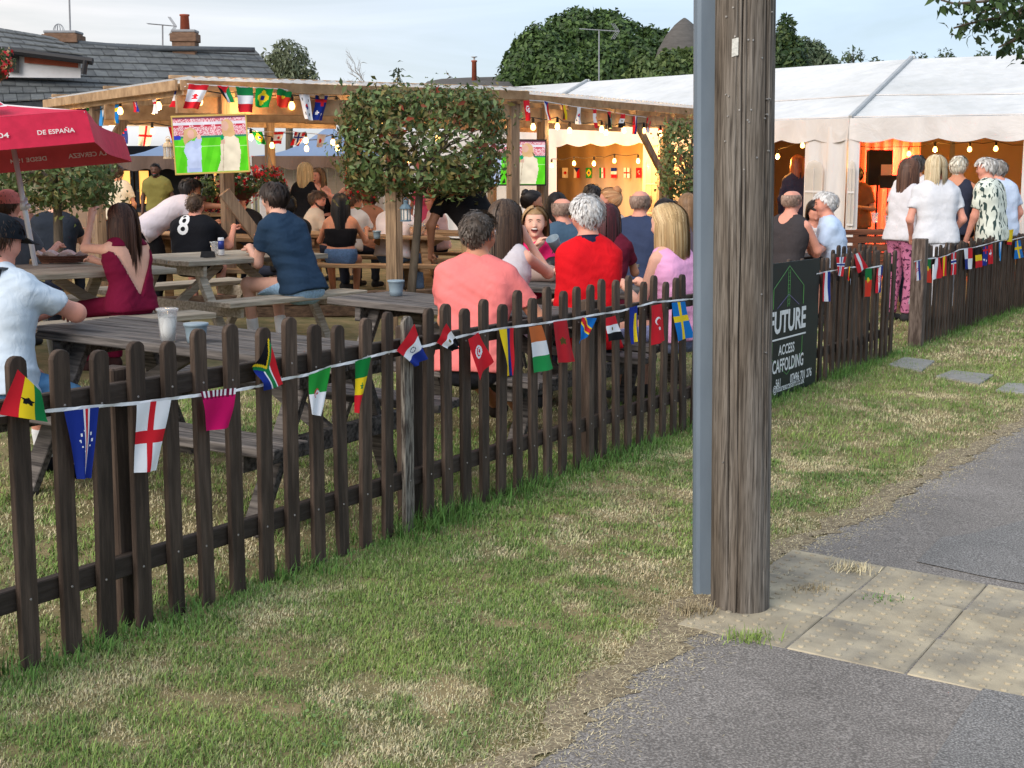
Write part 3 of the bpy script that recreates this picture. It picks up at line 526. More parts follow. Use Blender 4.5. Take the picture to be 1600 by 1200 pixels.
seg([(0, .955), (-.33, .80), (-.33, .66)], M_green); seg([(0, .955), (.33, .80), (.33, .66)], M_green); seg([(.33, .42), (.33, .30), (.0, .16)], M_green, w_=.004); seg([(-.33, .42), (-.33, .30), (0, .16)], M_green, w_=.004)
seg([(-.02, .93), (-.02, .66)], M_green, 'emblem_ladder', .004); seg([(.02, .93), (.02, .66)], M_green, 'emblem_ladder', .004)
for k in range(9): seg([(-.02, .68 + k * .028), (.02, .68 + k * .028)], M_green, 'emblem_rung', .003)
seg([(0, .75), (.24, .66)], M_purple); seg([(0, .75), (-.24, .66)], M_purple)
# ------------------------------------------------------------------ telegraph pole with steel cable guard
def bark(name):
    m = bpy.data.materials.new(name); m.use_nodes = True; t = m.node_tree; b = t.nodes['Principled BSDF']; b.inputs['Roughness'].default_value = .88; b.inputs['Specular IOR Level'].default_value = .2
    tcn = t.nodes.new('ShaderNodeTexCoord')
    def noise(sc, det, dist=0):
        mp_ = t.nodes.new('ShaderNodeMapping'); mp_.inputs['Scale'].default_value = sc; t.links.new(tcn.outputs['Object'], mp_.inputs[0]); n_ = t.nodes.new('ShaderNodeTexNoise'); n_.inputs['Scale'].default_value = 1; n_.inputs['Detail'].default_value = det; n_.inputs['Distortion'].default_value = dist; t.links.new(mp_.outputs[0], n_.inputs[0]); return n_.outputs[0]
    gr = noise((85, 85, 4.0), 9, .5); big = noise((9, 9, 1.1), 4)
    r1 = t.nodes.new('ShaderNodeValToRGB'); e = r1.color_ramp.elements; e[0].position = .30; e[0].color = (*srgb(80, 75, 70), 1); e[1].position = .72; e[1].color = (*srgb(142, 136, 129), 1); q = e.new(.5); q.color = (*srgb(118, 112, 105), 1); t.links.new(gr, r1.inputs[0])
    r2 = t.nodes.new('ShaderNodeValToRGB'); e = r2.color_ramp.elements; e[0].position = .38; e[0].color = (.66, .61, .56, 1); e[1].position = .62; e[1].color = (1, 1, 1, 1); t.links.new(big, r2.inputs[0])
    mx_ = t.nodes.new('ShaderNodeMix'); mx_.data_type = 'RGBA'; mx_.blend_type = 'MULTIPLY'; mx_.inputs[0].default_value = 1; t.links.new(r1.outputs[0], mx_.inputs[6]); t.links.new(r2.outputs[0], mx_.inputs[7]); t.links.new(mx_.outputs[2], b.inputs['Base Color'])
    fine = noise((260, 260, 9), 3); r3 = t.nodes.new('ShaderNodeValToRGB'); e = r3.color_ramp.elements; e[0].position = .36; e[0].color = (.35, .33, .31, 1); e[1].position = .5; e[1].color = (1, 1, 1, 1); t.links.new(fine, r3.inputs[0]); m3 = t.nodes.new('ShaderNodeMix'); m3.data_type = 'RGBA'; m3.blend_type = 'MULTIPLY'; m3.inputs[0].default_value = .7; t.links.new(mx_.outputs[2], m3.inputs[6]); t.links.new(r3.outputs[0], m3.inputs[7]); t.links.new(m3.outputs[2], b.inputs['Base Color'])
    bp = t.nodes.new('ShaderNodeBump'); bp.inputs['Strength'].default_value = .8; bp.inputs['Distance'].default_value = .006; t.links.new(gr, bp.inputs['Height']); t.links.new(bp.outputs[0], b.inputs['Normal']); return m
M_pole = bark('pole_wood')
pb = P(1163, 962, 4.98); pc = Vector((pb.x, 5.08, gz(pb.x) - .01)); pl = thing('telegraph_pole', 'weathered grey wooden telegraph pole at the pavement edge', 'pole', pc)
ns, nl = 460, 80; th_ = np.linspace(0, 2 * math.pi, ns, endpoint=False); zz = np.linspace(-.05, 5.2, nl)
T, Z = np.meshgrid(th_, zz, indexing='ij'); rad = .1085 - .0016 * Z + .0012 * np.sin(3 * T + .4) + .0012 * (fbm(T * 14, Z * .6, 3) - .5)
cr = np.random.default_rng(5)
for k in range(44):                                          # drying cracks that run up the pole
    a0 = cr.uniform(0, 2 * math.pi); z0 = cr.uniform(-1, 3.5); z1 = z0 + cr.uniform(.6, 2.8); wd = cr.uniform(.012, .03); dp = cr.uniform(.006, .022)
    cen = a0 + .03 * np.sin(Z * 2.2 + k) + .015 * np.sin(Z * 7 + k); dd = np.abs((T - cen + math.pi) % (2 * math.pi) - math.pi); prof = np.clip((Z - z0) / .25, 0, 1) * np.clip((z1 - Z) / .25, 0, 1)
    rad -= dp * prof * np.exp(-(dd / wd) ** 2)
lean = np.array([-.046, 0]); Vp = np.stack([rad * np.cos(T) + lean[0] * Z * .35, rad * np.sin(T), Z], -1); I = np.arange(ns * nl).reshape(ns, nl); J = np.roll(I, -1, 0)
link('shaft', np_mesh('shaft', Vp.reshape(-1, 3), np.stack([I[:, :-1], J[:, :-1], J[:, 1:], I[:, 1:]], -1).reshape(-1, 4), M_pole), pl)
M_nail = mat('nail_steel', (.35, .34, .33), .5, .2, metal=.7)
for k in range(26):
    a = cr.uniform(-2.5, -.7); z = cr.choice([cr.uniform(1.55, 2.2), cr.uniform(.2, 2.3)], p=[.75, .25]); r0 = .110 - .0016 * z
    mb = MB(); mb.tube([(r0 * .9 * math.cos(a) - .0161 * z, r0 * .9 * math.sin(a), z), ((r0 + .003) * math.cos(a) - .0161 * z, (r0 + .003) * math.sin(a), z)], .003, 8); mb.build('nail', M_nail, pl)
zs = 2.05; rows = []
for i in range(7):
    a = -2.16 + i * .036; rows.append([(.1092 * math.cos(a) - .0161 * zs, .1092 * math.sin(a), zs - .03 + j * .02 + (i - 3) * .0008) for j in range(4)])
mb = MB(); mb.sheet(rows); q = mb.build('sticker', mat('sticker_paper', (.52, .53, .5), .6, .25, scale=(90, 90, 160)), pl); q['label'] = 'small faded white sticker'
gb = G(1101, 930); st = thing('cable_guard', 'grey galvanised steel channel standing against the wooden telegraph pole', 'cable guard', (gb.x, gb.y + .02, gz(gb.x)))
M_galv = mat('galvanised', srgb(102, 116, 130), .5, scale=(5, 5, 1.3), col2=srgb(122, 136, 150), metal=.25, bump=.1, spec=.4)
prof = [(-.042, .02), (-.042, -.012), (-.034, -.026), (-.02, -.030), (.018, -.030), (.0225, -.030), (.031, -.030), (.035, -.026), (.036, -.018), (.036, .02), (.031, .02), (.031, -.016), (-.032, -.016), (-.036, .02)]
mb = MB(); zs_ = [-.02, .6, 1.4, 2.2, 3, 4.2]; m = len(prof)
mb.add([(x + .0045 * 0 - .018 * z, y, z) for z in zs_ for x, y in prof], [(i * m + k, i * m + (k + 1) % m, (i + 1) * m + (k + 1) % m, (i + 1) * m + k) for i in range(len(zs_) - 1) for k in range(m)]); mb.build('channel', M_galv, st)
mb = MB(); mb.box((.0345, -.026, 2.1), (.004, .006, 4.2)); 
for z in (.85, 2.35, 3.2):
    mb = MB(); mb.ball((.030 - .018 * z, -.032, z), (.006, .004, .006), 8); mb.build('bolt', M_nail, st)
# ================================================================== picnic tables and other timber
def wood(name, c1, c2, sc=(3, 45, 45), rnd=.12, bump=.25, rough=.85): return mat(name, srgb(*c1), rough, scale=sc, col2=srgb(*c2), bump=bump, rnd=rnd, noise_pos=(.36, .68))
W_DARK = wood('table_dark', (48, 45, 45), (118, 112, 108)); W_GREY = wood('table_grey', (140, 128, 112), (196, 184, 166)); W_TAN = wood('table_tan', (132, 104, 76), (186, 152, 116)); W_TANV = wood('post_tan', (120, 98, 76), (176, 146, 114), (45, 45, 3))
W_BROWN = wood('bench_brown', (84, 50, 36), (126, 80, 58)); W_SLEEP = wood('sleeper', (66, 50, 40), (112, 90, 72))
M_bolt = mat('bolt_zinc', (.6, .6, .58), .4, .1, metal=.8)
def picnic_table(label, x, y, ang, W, length=1.78, cond=None, name='picnic_table', ht=.74):
    """long axis = local x"""
    sl = -.04; nx = Vector((.04, 0, 1)).normalized(); q = Vector((0, 0, 1)).rotation_difference(nx).to_matrix() @ Matrix.Rotation(ang, 3, 'Z')
    o = thing(name, label, 'picnic table', (x, y, gz(x)), rot=q.to_euler(), group='picnic tables in the beer garden'); r_ = random.Random(label)
    pw = .116
    for i in range(6):
        mb = MB(); mb.cbox((0, 0, 0), (length + r_.uniform(-.012, .012), pw, .042), .005); p = link('plank', mb.mesh('plank', W), o, (r_.uniform(-.006, .006), (i - 2.5) * (pw + .007), ht - .021 + r_.uniform(-.002, .002)), (r_.uniform(-.006, .006), r_.uniform(-.002, .002), r_.uniform(-.002, .002)))
    for s in (-1, 1):
        for k in range(2):
            mb = MB(); mb.cbox((0, 0, 0), (length + r_.uniform(-.02, .02), .125, .042), .005); link('bench_plank', mb.mesh('bench_plank', W), o, (0, s * (.60 + k * .133), .445 - .021 + r_.uniform(-.002, .002)), (r_.uniform(-.008, .008), 0, r_.uniform(-.002, .002)))
        for e in (-1, 1):
            mb = MB(); mb.beam((e * (length / 2 - .26), s * .20, ht - .045), (e * (length / 2 - .26), s * .58, .0), .042, .095, up=(1, 0, 0)); mb.build('leg', W, o)
            mb = MB(); mb.tube([(e * (length / 2 - .26) + e * .024, s * .262, ht - .13), (e * (length / 2 - .26) + e * .030, s * .262, ht - .13)], .013, 8); mb.build('bolt', M_bolt, o)
            mb = MB(); mb.tube([(e * (length / 2 - .26) + e * .024, s * .415, .36), (e * (length / 2 - .26) + e * .030, s * .415, .36)], .013, 8); mb.build('bolt', M_bolt, o)
    for e in (-1, 1):
        mb = MB(); mb.beam((e * (length / 2 - .215), -.73, .355), (e * (length / 2 - .215), .73, .355), .042, .09); mb.build('bench_bearer', W, o)
        mb = MB(); mb.beam((e * (length / 2 - .215), -.34, ht - .09), (e * (length / 2 - .215), .34, ht - .09), .042, .085); mb.build('top_bearer', W, o)
        mb = MB(); mb.beam((e * (length / 2 - .25), 0, .355), (e * .12, 0, ht - .07), .042, .07); mb.build('brace', W, o)
    return o
ANG_A = math.atan2(-AF.y, -AF.x); ANG_B = math.atan2(BF.y, BF.x)
def tp(o, lx, ly, z=.74):                                    # a point on a table's top
    return o.matrix_basis @ Vector((lx, ly, z))
T1 = picnic_table('dark weathered picnic table close behind the fence at left, two cups on it', -1.42, 6.60, ANG_A + .06, W_DARK, 1.8)
T2 = picnic_table('grey picnic table at left with the red parasol through it', -3.36, 9.95, ANG_B - .1, W_GREY, 1.85)
T3 = picnic_table('pale grey picnic table where the man in the navy shirt sits', -2.44, 12.07, ANG_B, W_GREY, 1.8)
T4 = picnic_table('dark picnic table with one grey cup left of the man in the salmon shirt', -.24, 8.62, ANG_A, W_DARK, 1.75)
T5 = picnic_table('dark picnic table carrying handbags in front of the laughing woman', .42, 10.35, ANG_A + .1, W_DARK, 1.8)
T6 = picnic_table('tan picnic table where the woman in denim shorts sits, under the clipped tree', -1.72, 16.3, .35, W_TAN, 1.8)
T7 = picnic_table('tan picnic table behind the clipped tree trunk, with orange drinks', -.75, 17.6, .2, W_TAN, 1.8)
T8 = picnic_table('dark picnic table with a black rucksack and plastic cup, by the bald man in navy', 1.25, 13.9, ANG_B, W_DARK, 1.7)
T9 = picnic_table('tan picnic table behind the pergola post, near the man wearing number eight', -3.1, 14.9, .12, W_TAN, 1.7)
T10 = picnic_table('tan picnic table at the far left behind the parasol pole', -5.2, 14.4, .3, W_TAN, 1.7)
# low timber edging in front of the pergola
e0 = P(300, 443, 14.2); 
ed = thing('sleeper_edging', 'low dark timber sleeper edging in front of the pergola', 'edging', (-2.0, 14.35, gz(-2)))
for k in range(3):
    for j in range(2):
        a = Vector((-3.6 + k * 1.25, 13.6 + k * .42, 0)) - Vector((-2.0, 14.35, 0)); b = a + Vector((1.23, .41, 0)); z = .06 + j * .125 + .04 * (2.0 + 3.6 - k * 1.25 - 2.0 - 1.4) * 0
        mb = MB(); mb.beam(a + Vector((.02 * j, 0, z)), b + Vector((.02 * j, 0, z)), .11, .122, ch=.008); mb.build('sleeper', W_SLEEP, ed)
# ------------------------------------------------------------------ cups, bottles, bags on the tables
M_clear = mat('clear_plastic', (.9, .92, .94), .15, .02, trans=.75, spec=.5, alpha=.55); M_cupg = mat('grey_plastic', srgb(130, 148, 160), .45, .06); M_cupw = mat('white_plastic', (.75, .76, .78), .5, .05)
M_beer = mat('orange_drink', (.85, .32, .03), .2, .1, spec=.5); M_black = mat('black_fabric', (.012, .012, .014), .7, .3, scale=(20, 20, 20)); M_dkblue = mat('can_blue', (.03, .05, .25), .35, .1, metal=.3)
def cup(label, p, h=.15, r=.045, m=None, drink=None, cat='cup', r0=None):
    m = m or M_clear; r0 = r0 or r * .74; o = thing('cup', label, cat, p, group='cups on the tables'); t_ = .003
    mb = MB(); mb.lathe([(r0, 0), (r0 + (r - r0) * .3, h * .3), (r, h - .006), (r + .003, h - .004), (r + .003, h), (r - t_, h), (r0 + (r - r0) * .3 - t_, h * .3), (r0 - t_, .004)], n=20); mb.build('cup_wall', m, o, True)
    mb = MB(); mb.lathe([(r + .0005, h - .012), (r + .005, h - .010), (r + .005, h + .001), (r + .0005, h + .002)], n=20); mb.build('rim', m, o, True)
    if drink: mb = MB(); mb.lathe([(r0 - .004, .005), (r - .008, h * .75)], n=16); mb.build('drink', drink, o, True)
    return o
def top_at(x, y, tb, dz=.0):                                # table-top point under a pixel
    mw = tb.matrix_basis; nrm = mw.to_3x3() @ Vector((0, 0, 1)); p0 = mw @ Vector((0, 0, .7425)); r = ray(x, y); t = (p0 - Vector((0, 0, H))).dot(nrm) / r.dot(nrm); return Vector((0, 0, H)) + r * t
cup('tall clear plastic pint cup on the dark table at left', top_at(263, 533, T1), .150, .046, M_clear, mat('froth', (.8, .8, .78), .5, .03))
cup('squat grey plastic cup beside the clear pint cup', top_at(307, 535, T1), .088, .052, M_cupg, None, r0=.042)
cup('grey plastic cup alone on the dark table beside the salmon shirt', top_at(619, 462, T4), .098, .050, M_cupg, None, r0=.040)
cup('clear plastic cup with orange drink by the pale blue shirt', top_at(46, 520, T1), .14, .045, M_clear, M_beer)
cup('small clear cup in front of the pergola post on the pale grey table', top_at(337, 398, T3), .11, .042, M_clear)
cup('cup of orange drink beside the navy shirt', top_at(421, 394, T3), .13, .042, M_clear, M_beer)
cup('grey cup at the right end of the tan table by the woman in denim shorts', top_at(589, 373, T6), .085, .042, M_cupg, None, r0=.034)
cup('clear plastic cup beside the black rucksack', top_at(977, 394, T8), .15, .06, M_clear)
cup('orange drink behind the clipped tree trunk, left of two', top_at(645, 368, T7), .13, .045, M_clear, M_beer)
cup('orange drink behind the clipped tree trunk, right of two', top_at(658, 368, T7), .14, .048, M_clear, M_beer)
o = thing('drink_can', 'slim blue and silver drinks can on the pale grey table', 'can', top_at(346, 399, T3)); mb = MB(); mb.lathe([(.022, 0), (.0265, .006), (.0265, .142), (.022, .15)], n=16); mb.build('can_body', M_cupw, o, True); mb = MB(); mb.lathe([(.0268, .05), (.0268, .125)], n=16); mb.build('can_band', M_dkblue, o, True)
o = thing('menu_block', 'small black table talker on the pale grey table', 'sign', top_at(325, 402, T3)); mb = MB(); mb.add([(-.06, -.025, 0), (.06, -.025, 0), (.06, .025, 0), (-.06, .025, 0), (-.055, 0, .05), (.055, 0, .05)], [(0, 1, 5, 4), (2, 3, 4, 5), (0, 4, 3), (1, 2, 5), (0, 3, 2, 1)]); mb.build('block', M_black, o)
# food basket
o = thing('food_basket', 'woven basket lined with pink and white paper on the grey table', 'basket', top_at(98, 410, T2)); M_bask = mat('basket_weave', (.10, .04, .025), .7, .3, scale=(60, 60, 90)); M_paper = mat('paper', (.75, .5, .5), .8, scale=(60, 60, 60), col2=(.8, .76, .74))
for k in range(4): mb = MB(); mb.tube([((.16 + .007 * k) * math.cos(a), (.11 + .006 * k) * math.sin(a), .01 + .013 * k) for a in np.linspace(0, 6.283, 33)], .007, 6); mb.build('weave_ring', M_bask, o, True)
rows = []
for i in range(5):
    rr = .02 + .038 * i; rows.append([(rr * 1.12 * math.cos(a), rr * .78 * math.sin(a), .02 + .010 * i + (.03 * abs(math.sin(a * 4.5 + i)) if i == 4 else .008 * math.sin(a * 5))) for a in np.linspace(0, 6.283, 37)])
mb = MB(); mb.sheet(rows); mb.build('paper_liner', M_paper, o); 
M_black2 = mat('black_leather', (.015, .016, .018), .4, .3, scale=(15, 15, 15), bump=.4, bscale=(40, 40, 40))
# ================================================================== pergolas, screens, festoon lights
W_PER = mat('pergola_timber', srgb(140, 112, 84), .85, scale=(7, 7, 7), col2=srgb(190, 160, 126), bump=.3, rnd=.12); W_PERP = wood('pergola_post', (116, 96, 78), (164, 138, 112), (40, 40, 3))
M_corr = mat('roof_sheet', (.62, .64, .66), .4, .1, scale=(3, 3, 3), spec=.4)
_t = M_corr.node_tree; _b = _t.nodes['Principled BSDF']; _tr = _t.nodes.new('ShaderNodeBsdfTranslucent'); _tr.inputs[0].default_value = (.8, .8, .78, 1); _mx = _t.nodes.new('ShaderNodeMixShader'); _mx.inputs[0].default_value = .65; _o = [n for n in _t.nodes if n.type == 'OUTPUT_MATERIAL'][0]; _t.links.new(_b.outputs[0], _mx.inputs[1]); _t.links.new(_tr.outputs[0], _mx.inputs[2]); _t.links.new(_mx.outputs[0], _o.inputs[0])
PP = Vector((.85, .527, 0)); QQ = Vector((-.527, .85, 0))
def pergola(label, c0, p, q, lp, lq, zr, posts, nraf, slope=0.0):
    o = thing('pergola', label, 'pergola', (c0[0], c0[1], gz(c0[0])), group='timber pergolas'); base = o.location; c = Vector((c0[0], c0[1], 0)); Z = lambda z: Vector((0, 0, z))
    for (sp, sq, dz) in posts:
        b = c + p * sp + q * sq; g0 = gz(b.x); mb = MB(); mb.cbox((0, 0, (zr - g0) / 2 - .04), (.115, .115, zr - g0 - .06), .006); link('post', mb.mesh('post', W_PERP), o, b - base + Z(g0 - 0), (0, 0, math.atan2(p.y, p.x)))
    for sq in (.12, lq * .5, lq - .12):
        mb = MB(); mb.beam(c + q * sq + Z(zr - .19 + slope * sq) - base, c + q * sq + p * lp + Z(zr - .19 + slope * sq) - base, .05, .17); mb.build('beam', W_PER, o)
    for sp in np.linspace(.06, lp - .06, nraf):
        mb = MB(); mb.beam(c + p * sp + Z(zr - .045) - base, c + p * sp + q * lq + Z(zr - .045 + slope * lq) - base, .045, .12); mb.build('rafter', W_PER, o)
    for (a, b, nm) in [(c - q * .03, c + p * lp - q * .03, 'fascia'), (c - p * .03, c - p * .03 + q * lq, 'fascia'), (c + p * (lp + .03), c + p * (lp + .03) + q * lq, 'fascia')]:
        mb = MB(); mb.beam(a + Z(zr - .01) - base, b + Z(zr - .01 + (slope * lq if (b - a).dot(q) > .5 else 0)) - base, .03, .10); mb.build(nm, W_PER, o)
    nsh = max(2, int(lp / .95)); dx = lp / nsh
    for k in range(nsh):                                     # corrugated clear sheets
        rows = []
        for i in range(41):
            s = k * dx + dx * i / 40 * 1.02; rows.append([c + p * s + q * (t * lq - .2) + Z(zr + .06 + .010 * math.sin(i * 2 * math.pi / 5) + slope * t * lq + .004 * (k % 2)) - base for t in (0, .5, 1.03)])
        mb = MB(); mb.sheet(rows); mb.build('roof_sheet', M_corr, o, True)
    for sq in (.3, lq * .5, lq - .3):
        mb = MB(); mb.beam(c + q * sq + Z(zr + .085 + slope * sq) - base, c + q * sq + p * lp + Z(zr + .085 + slope * sq) - base, .05, .035); mb.build('cleat', W_PER, o)
    return o
C0 = Vector((-3.24, 14.0, 0)); PG1 = pergola('open timber pergola hung with flags and bulbs, left of the clipped tree', C0, PP, QQ, 4.0, 5.2, 2.36, [(.50, .12, 0), (2.4, .12, 0), (3.9, .12, 0), (.12, 3.4, 0), (.1, 5.1, 0), (3.0, 5.1, 0)], 9)
PG2 = pergola('timber pergola in front of the marquee, right of the clipped tree', (0.0, 17.0), BF, AF, 6.3, 3.2, 2.38, [(.98, .12, 0), (4.75, .12, 0), (.98, 3.1, 0), (4.75, 3.1, 0)], 10)
b = C0 + PP * .55 + QQ * .05; 
mb = MB(); mb.beam(P(350, 300, 14.15) - PG1.location, P(404, 372, 14.35) - PG1.location, .05, .12); mb.build('brace', W_PERP, PG1)
mb = MB(); mb.beam(P(996, 195, 20.3) - PG2.location, P(1040, 282, 21.0) - PG2.location, .05, .11); mb.build('brace', W_PERP, PG2)
mb = MB(); mb.beam(P(195, 186, 17.2) - PG1.location, P(152, 262, 16.9) - PG1.location, .05, .11); mb.build('brace', W_PERP, PG1)
# ------------------------------------------------------------------ television screens
M_bez = mat('tv_bezel', (.02, .02, .02), .4, .1); M_bezy = mat('tv_frame_oak', srgb(206, 176, 96), .5, .1)
def screen_mat():
    m = bpy.data.materials.new('tv_picture'); m.use_nodes = True; t = m.node_tree; t.nodes.clear(); o_ = t.nodes.new('ShaderNodeOutputMaterial'); e_ = t.nodes.new('ShaderNodeEmission'); a_ = t.nodes.new('ShaderNodeAttribute'); a_.attribute_name = 'Col'; t.links.new(a_.outputs[0], e_.inputs[0]); e_.inputs[1].default_value = .5; t.links.new(e_.outputs[0], o_.inputs[0]); return m
M_tv = screen_mat()
def tv_picture(u, v):
    r_ = np.random.default_rng(3); n = len(u); c = np.tile(K(92, 205, 40), (n, 1)); st_ = ((u * 6 + v * 1.4) % 1 < .5); c[st_] = K(104, 216, 46); c[np.abs(v - .52 - .02 * u) < .008] = K(180, 240, 150)
    m = v < .36; c[m] = K(232, 150, 160); ns_ = r_.uniform(0, 1, n); c[m & (ns_ > .55)] = K(240, 205, 210); c[m & (ns_ < .2)] = K(190, 70, 90); c[(v > .11) & (v < .16)] = K(230, 225, 235); c[(v > .155) & (v < .19) & ((u * 7) % 1 < .6)] = K(200, 60, 80); c[(v < .05)] = K(120, 70, 90); c[(v > .34) & (v < .385)] = K(60, 140, 110); c[(u < .1) & (v > .33) & (v < .40)] = K(60, 70, 190)
    def ell(cu, cv, a, b): return ((u - cu) / a) ** 2 + ((v - cv) / b) ** 2 < 1
    def poly(pts):
        ins = np.zeros(n, bool); k = len(pts)
        for i in range(k):
            (x0, y0), (x1, y1) = pts[i], pts[(i + 1) % k]; cnd = ((y0 > v) != (y1 > v)); ins ^= cnd & (u < (x1 - x0) * (v - y0) / (y1 - y0 + 1e-9) + x0)
        return ins
    c[poly([(.15, .98), (.17, .74), (.13, .60), (.16, .48), (.24, .42), (.31, .44), (.37, .52), (.36, .74), (.35, .98)])] = K(196, 208, 240); c[poly([(.13, .40), (.15, .24), (.24, .19), (.31, .24), (.33, .32), (.30, .38), (.20, .43), (.15, .50)])] = K(214, 176, 130); c[ell(.24, .31, .045, .075)] = K(226, 176, 160); c[poly([(.24, .52), (.30, .40), (.35, .33), (.385, .40), (.36, .52), (.30, .58)])] = K(188, 200, 236); c[ell(.345, .36, .028, .05)] = K(232, 184, 170); c[poly([(.18, .98), (.35, .98), (.35, .9), (.18, .9)])] = K(176, 190, 228)
    c[poly([(.56, .98), (.62, .78), (.63, .50), (.69, .37), (.80, .34), (.88, .42), (.90, .66), (.86, .98)])] = K(240, 226, 200); c[poly([(.66, .36), (.66, .12), (.73, .06), (.81, .12), (.84, .34), (.78, .38)])] = K(226, 184, 134); c[ell(.71, .19, .045, .085)] = K(232, 184, 164); c[ell(.66, .385, .022, .05)] = K(30, 160, 110); c[poly([(.635, .44), (.69, .42), (.69, .50), (.64, .50)])] = K(228, 178, 160); c[(np.abs(u - .70 + v * .06) < .006) & (v > .45)] = K(205, 188, 164)
    sh_ = .80 + .42 * fbm(u * 9 + 3, v * 7, 6) ; return c * sh_[:, None]
def television(label, tl, tr, br, bl, frame_m, name='television'):
    cen = (tl + tr + br + bl) / 4; o = thing(name, label, 'television', cen, group='screens under the pergolas'); U = ((tr - tl) + (br - bl)) / 2; V_ = ((bl - tl) + (br - tr)) / 2; x = U.normalized(); z = -V_; z = (z - x * z.dot(x)).normalized(); y = z.cross(x); M = Matrix((x, y, z)).transposed(); wd, ht = U.length, V_.length
    mb = MB(); mb.cbox(y * .03, (wd, .05, ht), .004, M); mb.build('case', M_bez, o)
    for (a, d) in [((0, 0, ht / 2), (wd, .02, .018)), ((0, 0, -ht / 2), (wd, .02, .018)), ((wd / 2, 0, 0), (.014, .02, ht + .018)), ((-wd / 2, 0, 0), (.014, .02, ht + .018))]:
        mb = MB(); mb.cbox(M @ Vector(a), d, .002, M); mb.build('bezel', frame_m, o)
    n, m = 110, 84; g_ = np.linspace(-.5, .5, n + 1); h_ = np.linspace(.5, -.5, m + 1); A, B = np.meshgrid(g_, h_, indexing='ij'); Mn = np.array(M); pts = np.stack([A * wd, 0 * A - .0 , B * ht], -1).reshape(-1, 3) @ Mn.T + np.array(y) * .002
    I = np.arange((n + 1) * (m + 1)).reshape(n + 1, m + 1); Fq = np.stack([I[:-1, :-1], I[:-1, 1:], I[1:, 1:], I[1:, :-1]], -1).reshape(-1, 4); uc = ((A[:-1, :-1] + A[1:, 1:]) / 2 + .5).ravel(); vc = (.5 - (B[:-1, :-1] + B[1:, 1:]) / 2).ravel()
    link('picture', np_mesh('picture', pts, Fq, M_tv, smooth=False, fcol=tv_picture(uc, vc)), o)
    mb = MB(); mb.beam(y * .06, y * .30, .08, .08); mb.build('bracket', M_bez, o); return o
television('wide screen showing two presenters, hung on the left pergola post', P(269, 183, 13.85), P(384, 178, 14.0), P(390, 268, 14.0), P(274, 272, 13.85), M_bezy)
television('screen showing two presenters behind the clipped tree at centre', P(742, 218, 17.3), P(853, 219, 17.6), P(852, 289, 17.6), P(742, 289, 17.3), M_bez)
# ------------------------------------------------------------------ festoon bulbs
M_bulb = mat('lit_bulb', (1, .8, .5), .3, 0, emit=(1.0, .52, .14), estr=3.6); M_cable = mat('festoon_cable', (.012, .012, .012), .6, .1)
def festoon(label, pts, light=None, every=3, r=.032, col=(1, .62, .26)):
    c = sum(pts, Vector()) / len(pts); o = thing('festoon_lights', label, 'string lights', c, group='warm bulb strings'); cab = []
    for i, p in enumerate(pts):
        cab.append(p + Vector((0, 0, .11)))
        if i < len(pts) - 1: cab.append((p + pts[i + 1]) / 2 + Vector((0, 0, .08)))
    mb = MB(); mb.tube([q - c for q in cab], .006, 5); mb.build('cable', M_cable, o)
    for i, p in enumerate(pts):
        mb = MB(); mb.lathe([(.004, -.045), (r * .75, -.036), (r, -.012), (r * .9, .012), (r * .5, .035), (.014, .045)], n=12); b = link('bulb', mb.mesh('bulb', M_bulb, True), o, p - c)
        mb = MB(); mb.lathe([(.016, .04), (.018, .05), (.018, .09), (.008, .105)], n=8); link('socket', mb.mesh('socket', M_cable), b)
        if light and i % every == 0:
            li = bpy.data.lights.new('bulb_light', 'POINT'); li.energy = light; li.color = col; li.shadow_soft_size = .06; lo = bpy.data.objects.new('bulb_light', li); C.objects.link(lo); lo.parent = o; lo.location = p - c + Vector((0, 0, -.06))
    return o
festoon('bulb string along the left pergola roof edge', [P(*q) for q in [(128, 190, 17.5), (188, 173, 15.9), (248, 165, 14.9), (312, 158, 14.05), (381, 160, 14.25), (456, 165, 14.7), (526, 167, 15.1), (560, 197, 15.3), (600, 196, 15.6), (684, 216, 16.0)]], 6, 2)
festoon('bulb string across the back of the left pergola', [P(*q) for q in [(184, 203, 18.0), (238, 205, 18.4), (300, 210, 18.6), (392, 214, 18.8), (425, 227, 19.0), (435, 219, 19.3), (478, 219, 19.5), (479, 232, 19.6), (520, 222, 19.8), (527, 231, 20), (640, 250, 20.2)]], 8, 3)
festoon('bulb string along the right pergola beam', [P(*q) for q in [(795, 197, 16.9), (833, 198, 17.4), (871, 197, 18.0), (890, 204, 18.3), (940, 201, 19.2), (947, 207, 19.4), (975, 203, 19.8), (1006, 204, 20.4), (1032, 208, 20.9), (1060, 205, 21.6)]], 7, 2)
# small flags along the pergola edges
def flag_string(label, pts, keys, w_=.20, h_=.26, seed=0):
    c = sum(pts, Vector()) / len(pts); o = thing('bunting', label, 'bunting', c, group='bunting on the pergolas'); tape(o, pts, c, .01); r_ = random.Random(seed); k = 0
    segs = [(a, b) for a, b in zip(pts[:-1], pts[1:])]; tot = sum((b - a).length for a, b in segs); 
    for i, key in enumerate(keys):
        s = tot * (i + .5) / len(keys); 
        for a, b in segs:
            if s <= (b - a).length: break
            s -= (b - a).length
        d = (b - a).normalized(); p = a + d * s; ww = w_ * r_.uniform(.55, 1); tl, tr = p - d * ww / 2, p + d * ww / 2; sw = d * r_.uniform(-.08, .08) + Vector((0, -.03, 0)); dn = Vector((0, 0, -h_ * r_.uniform(.6, 1)))
        add_flag(o, key, [tl, tr, tr + dn + sw - d * .02, tl + dn + sw + d * .02], c, seed=seed + i, n=14, m=18, ripple=.018)
    return o
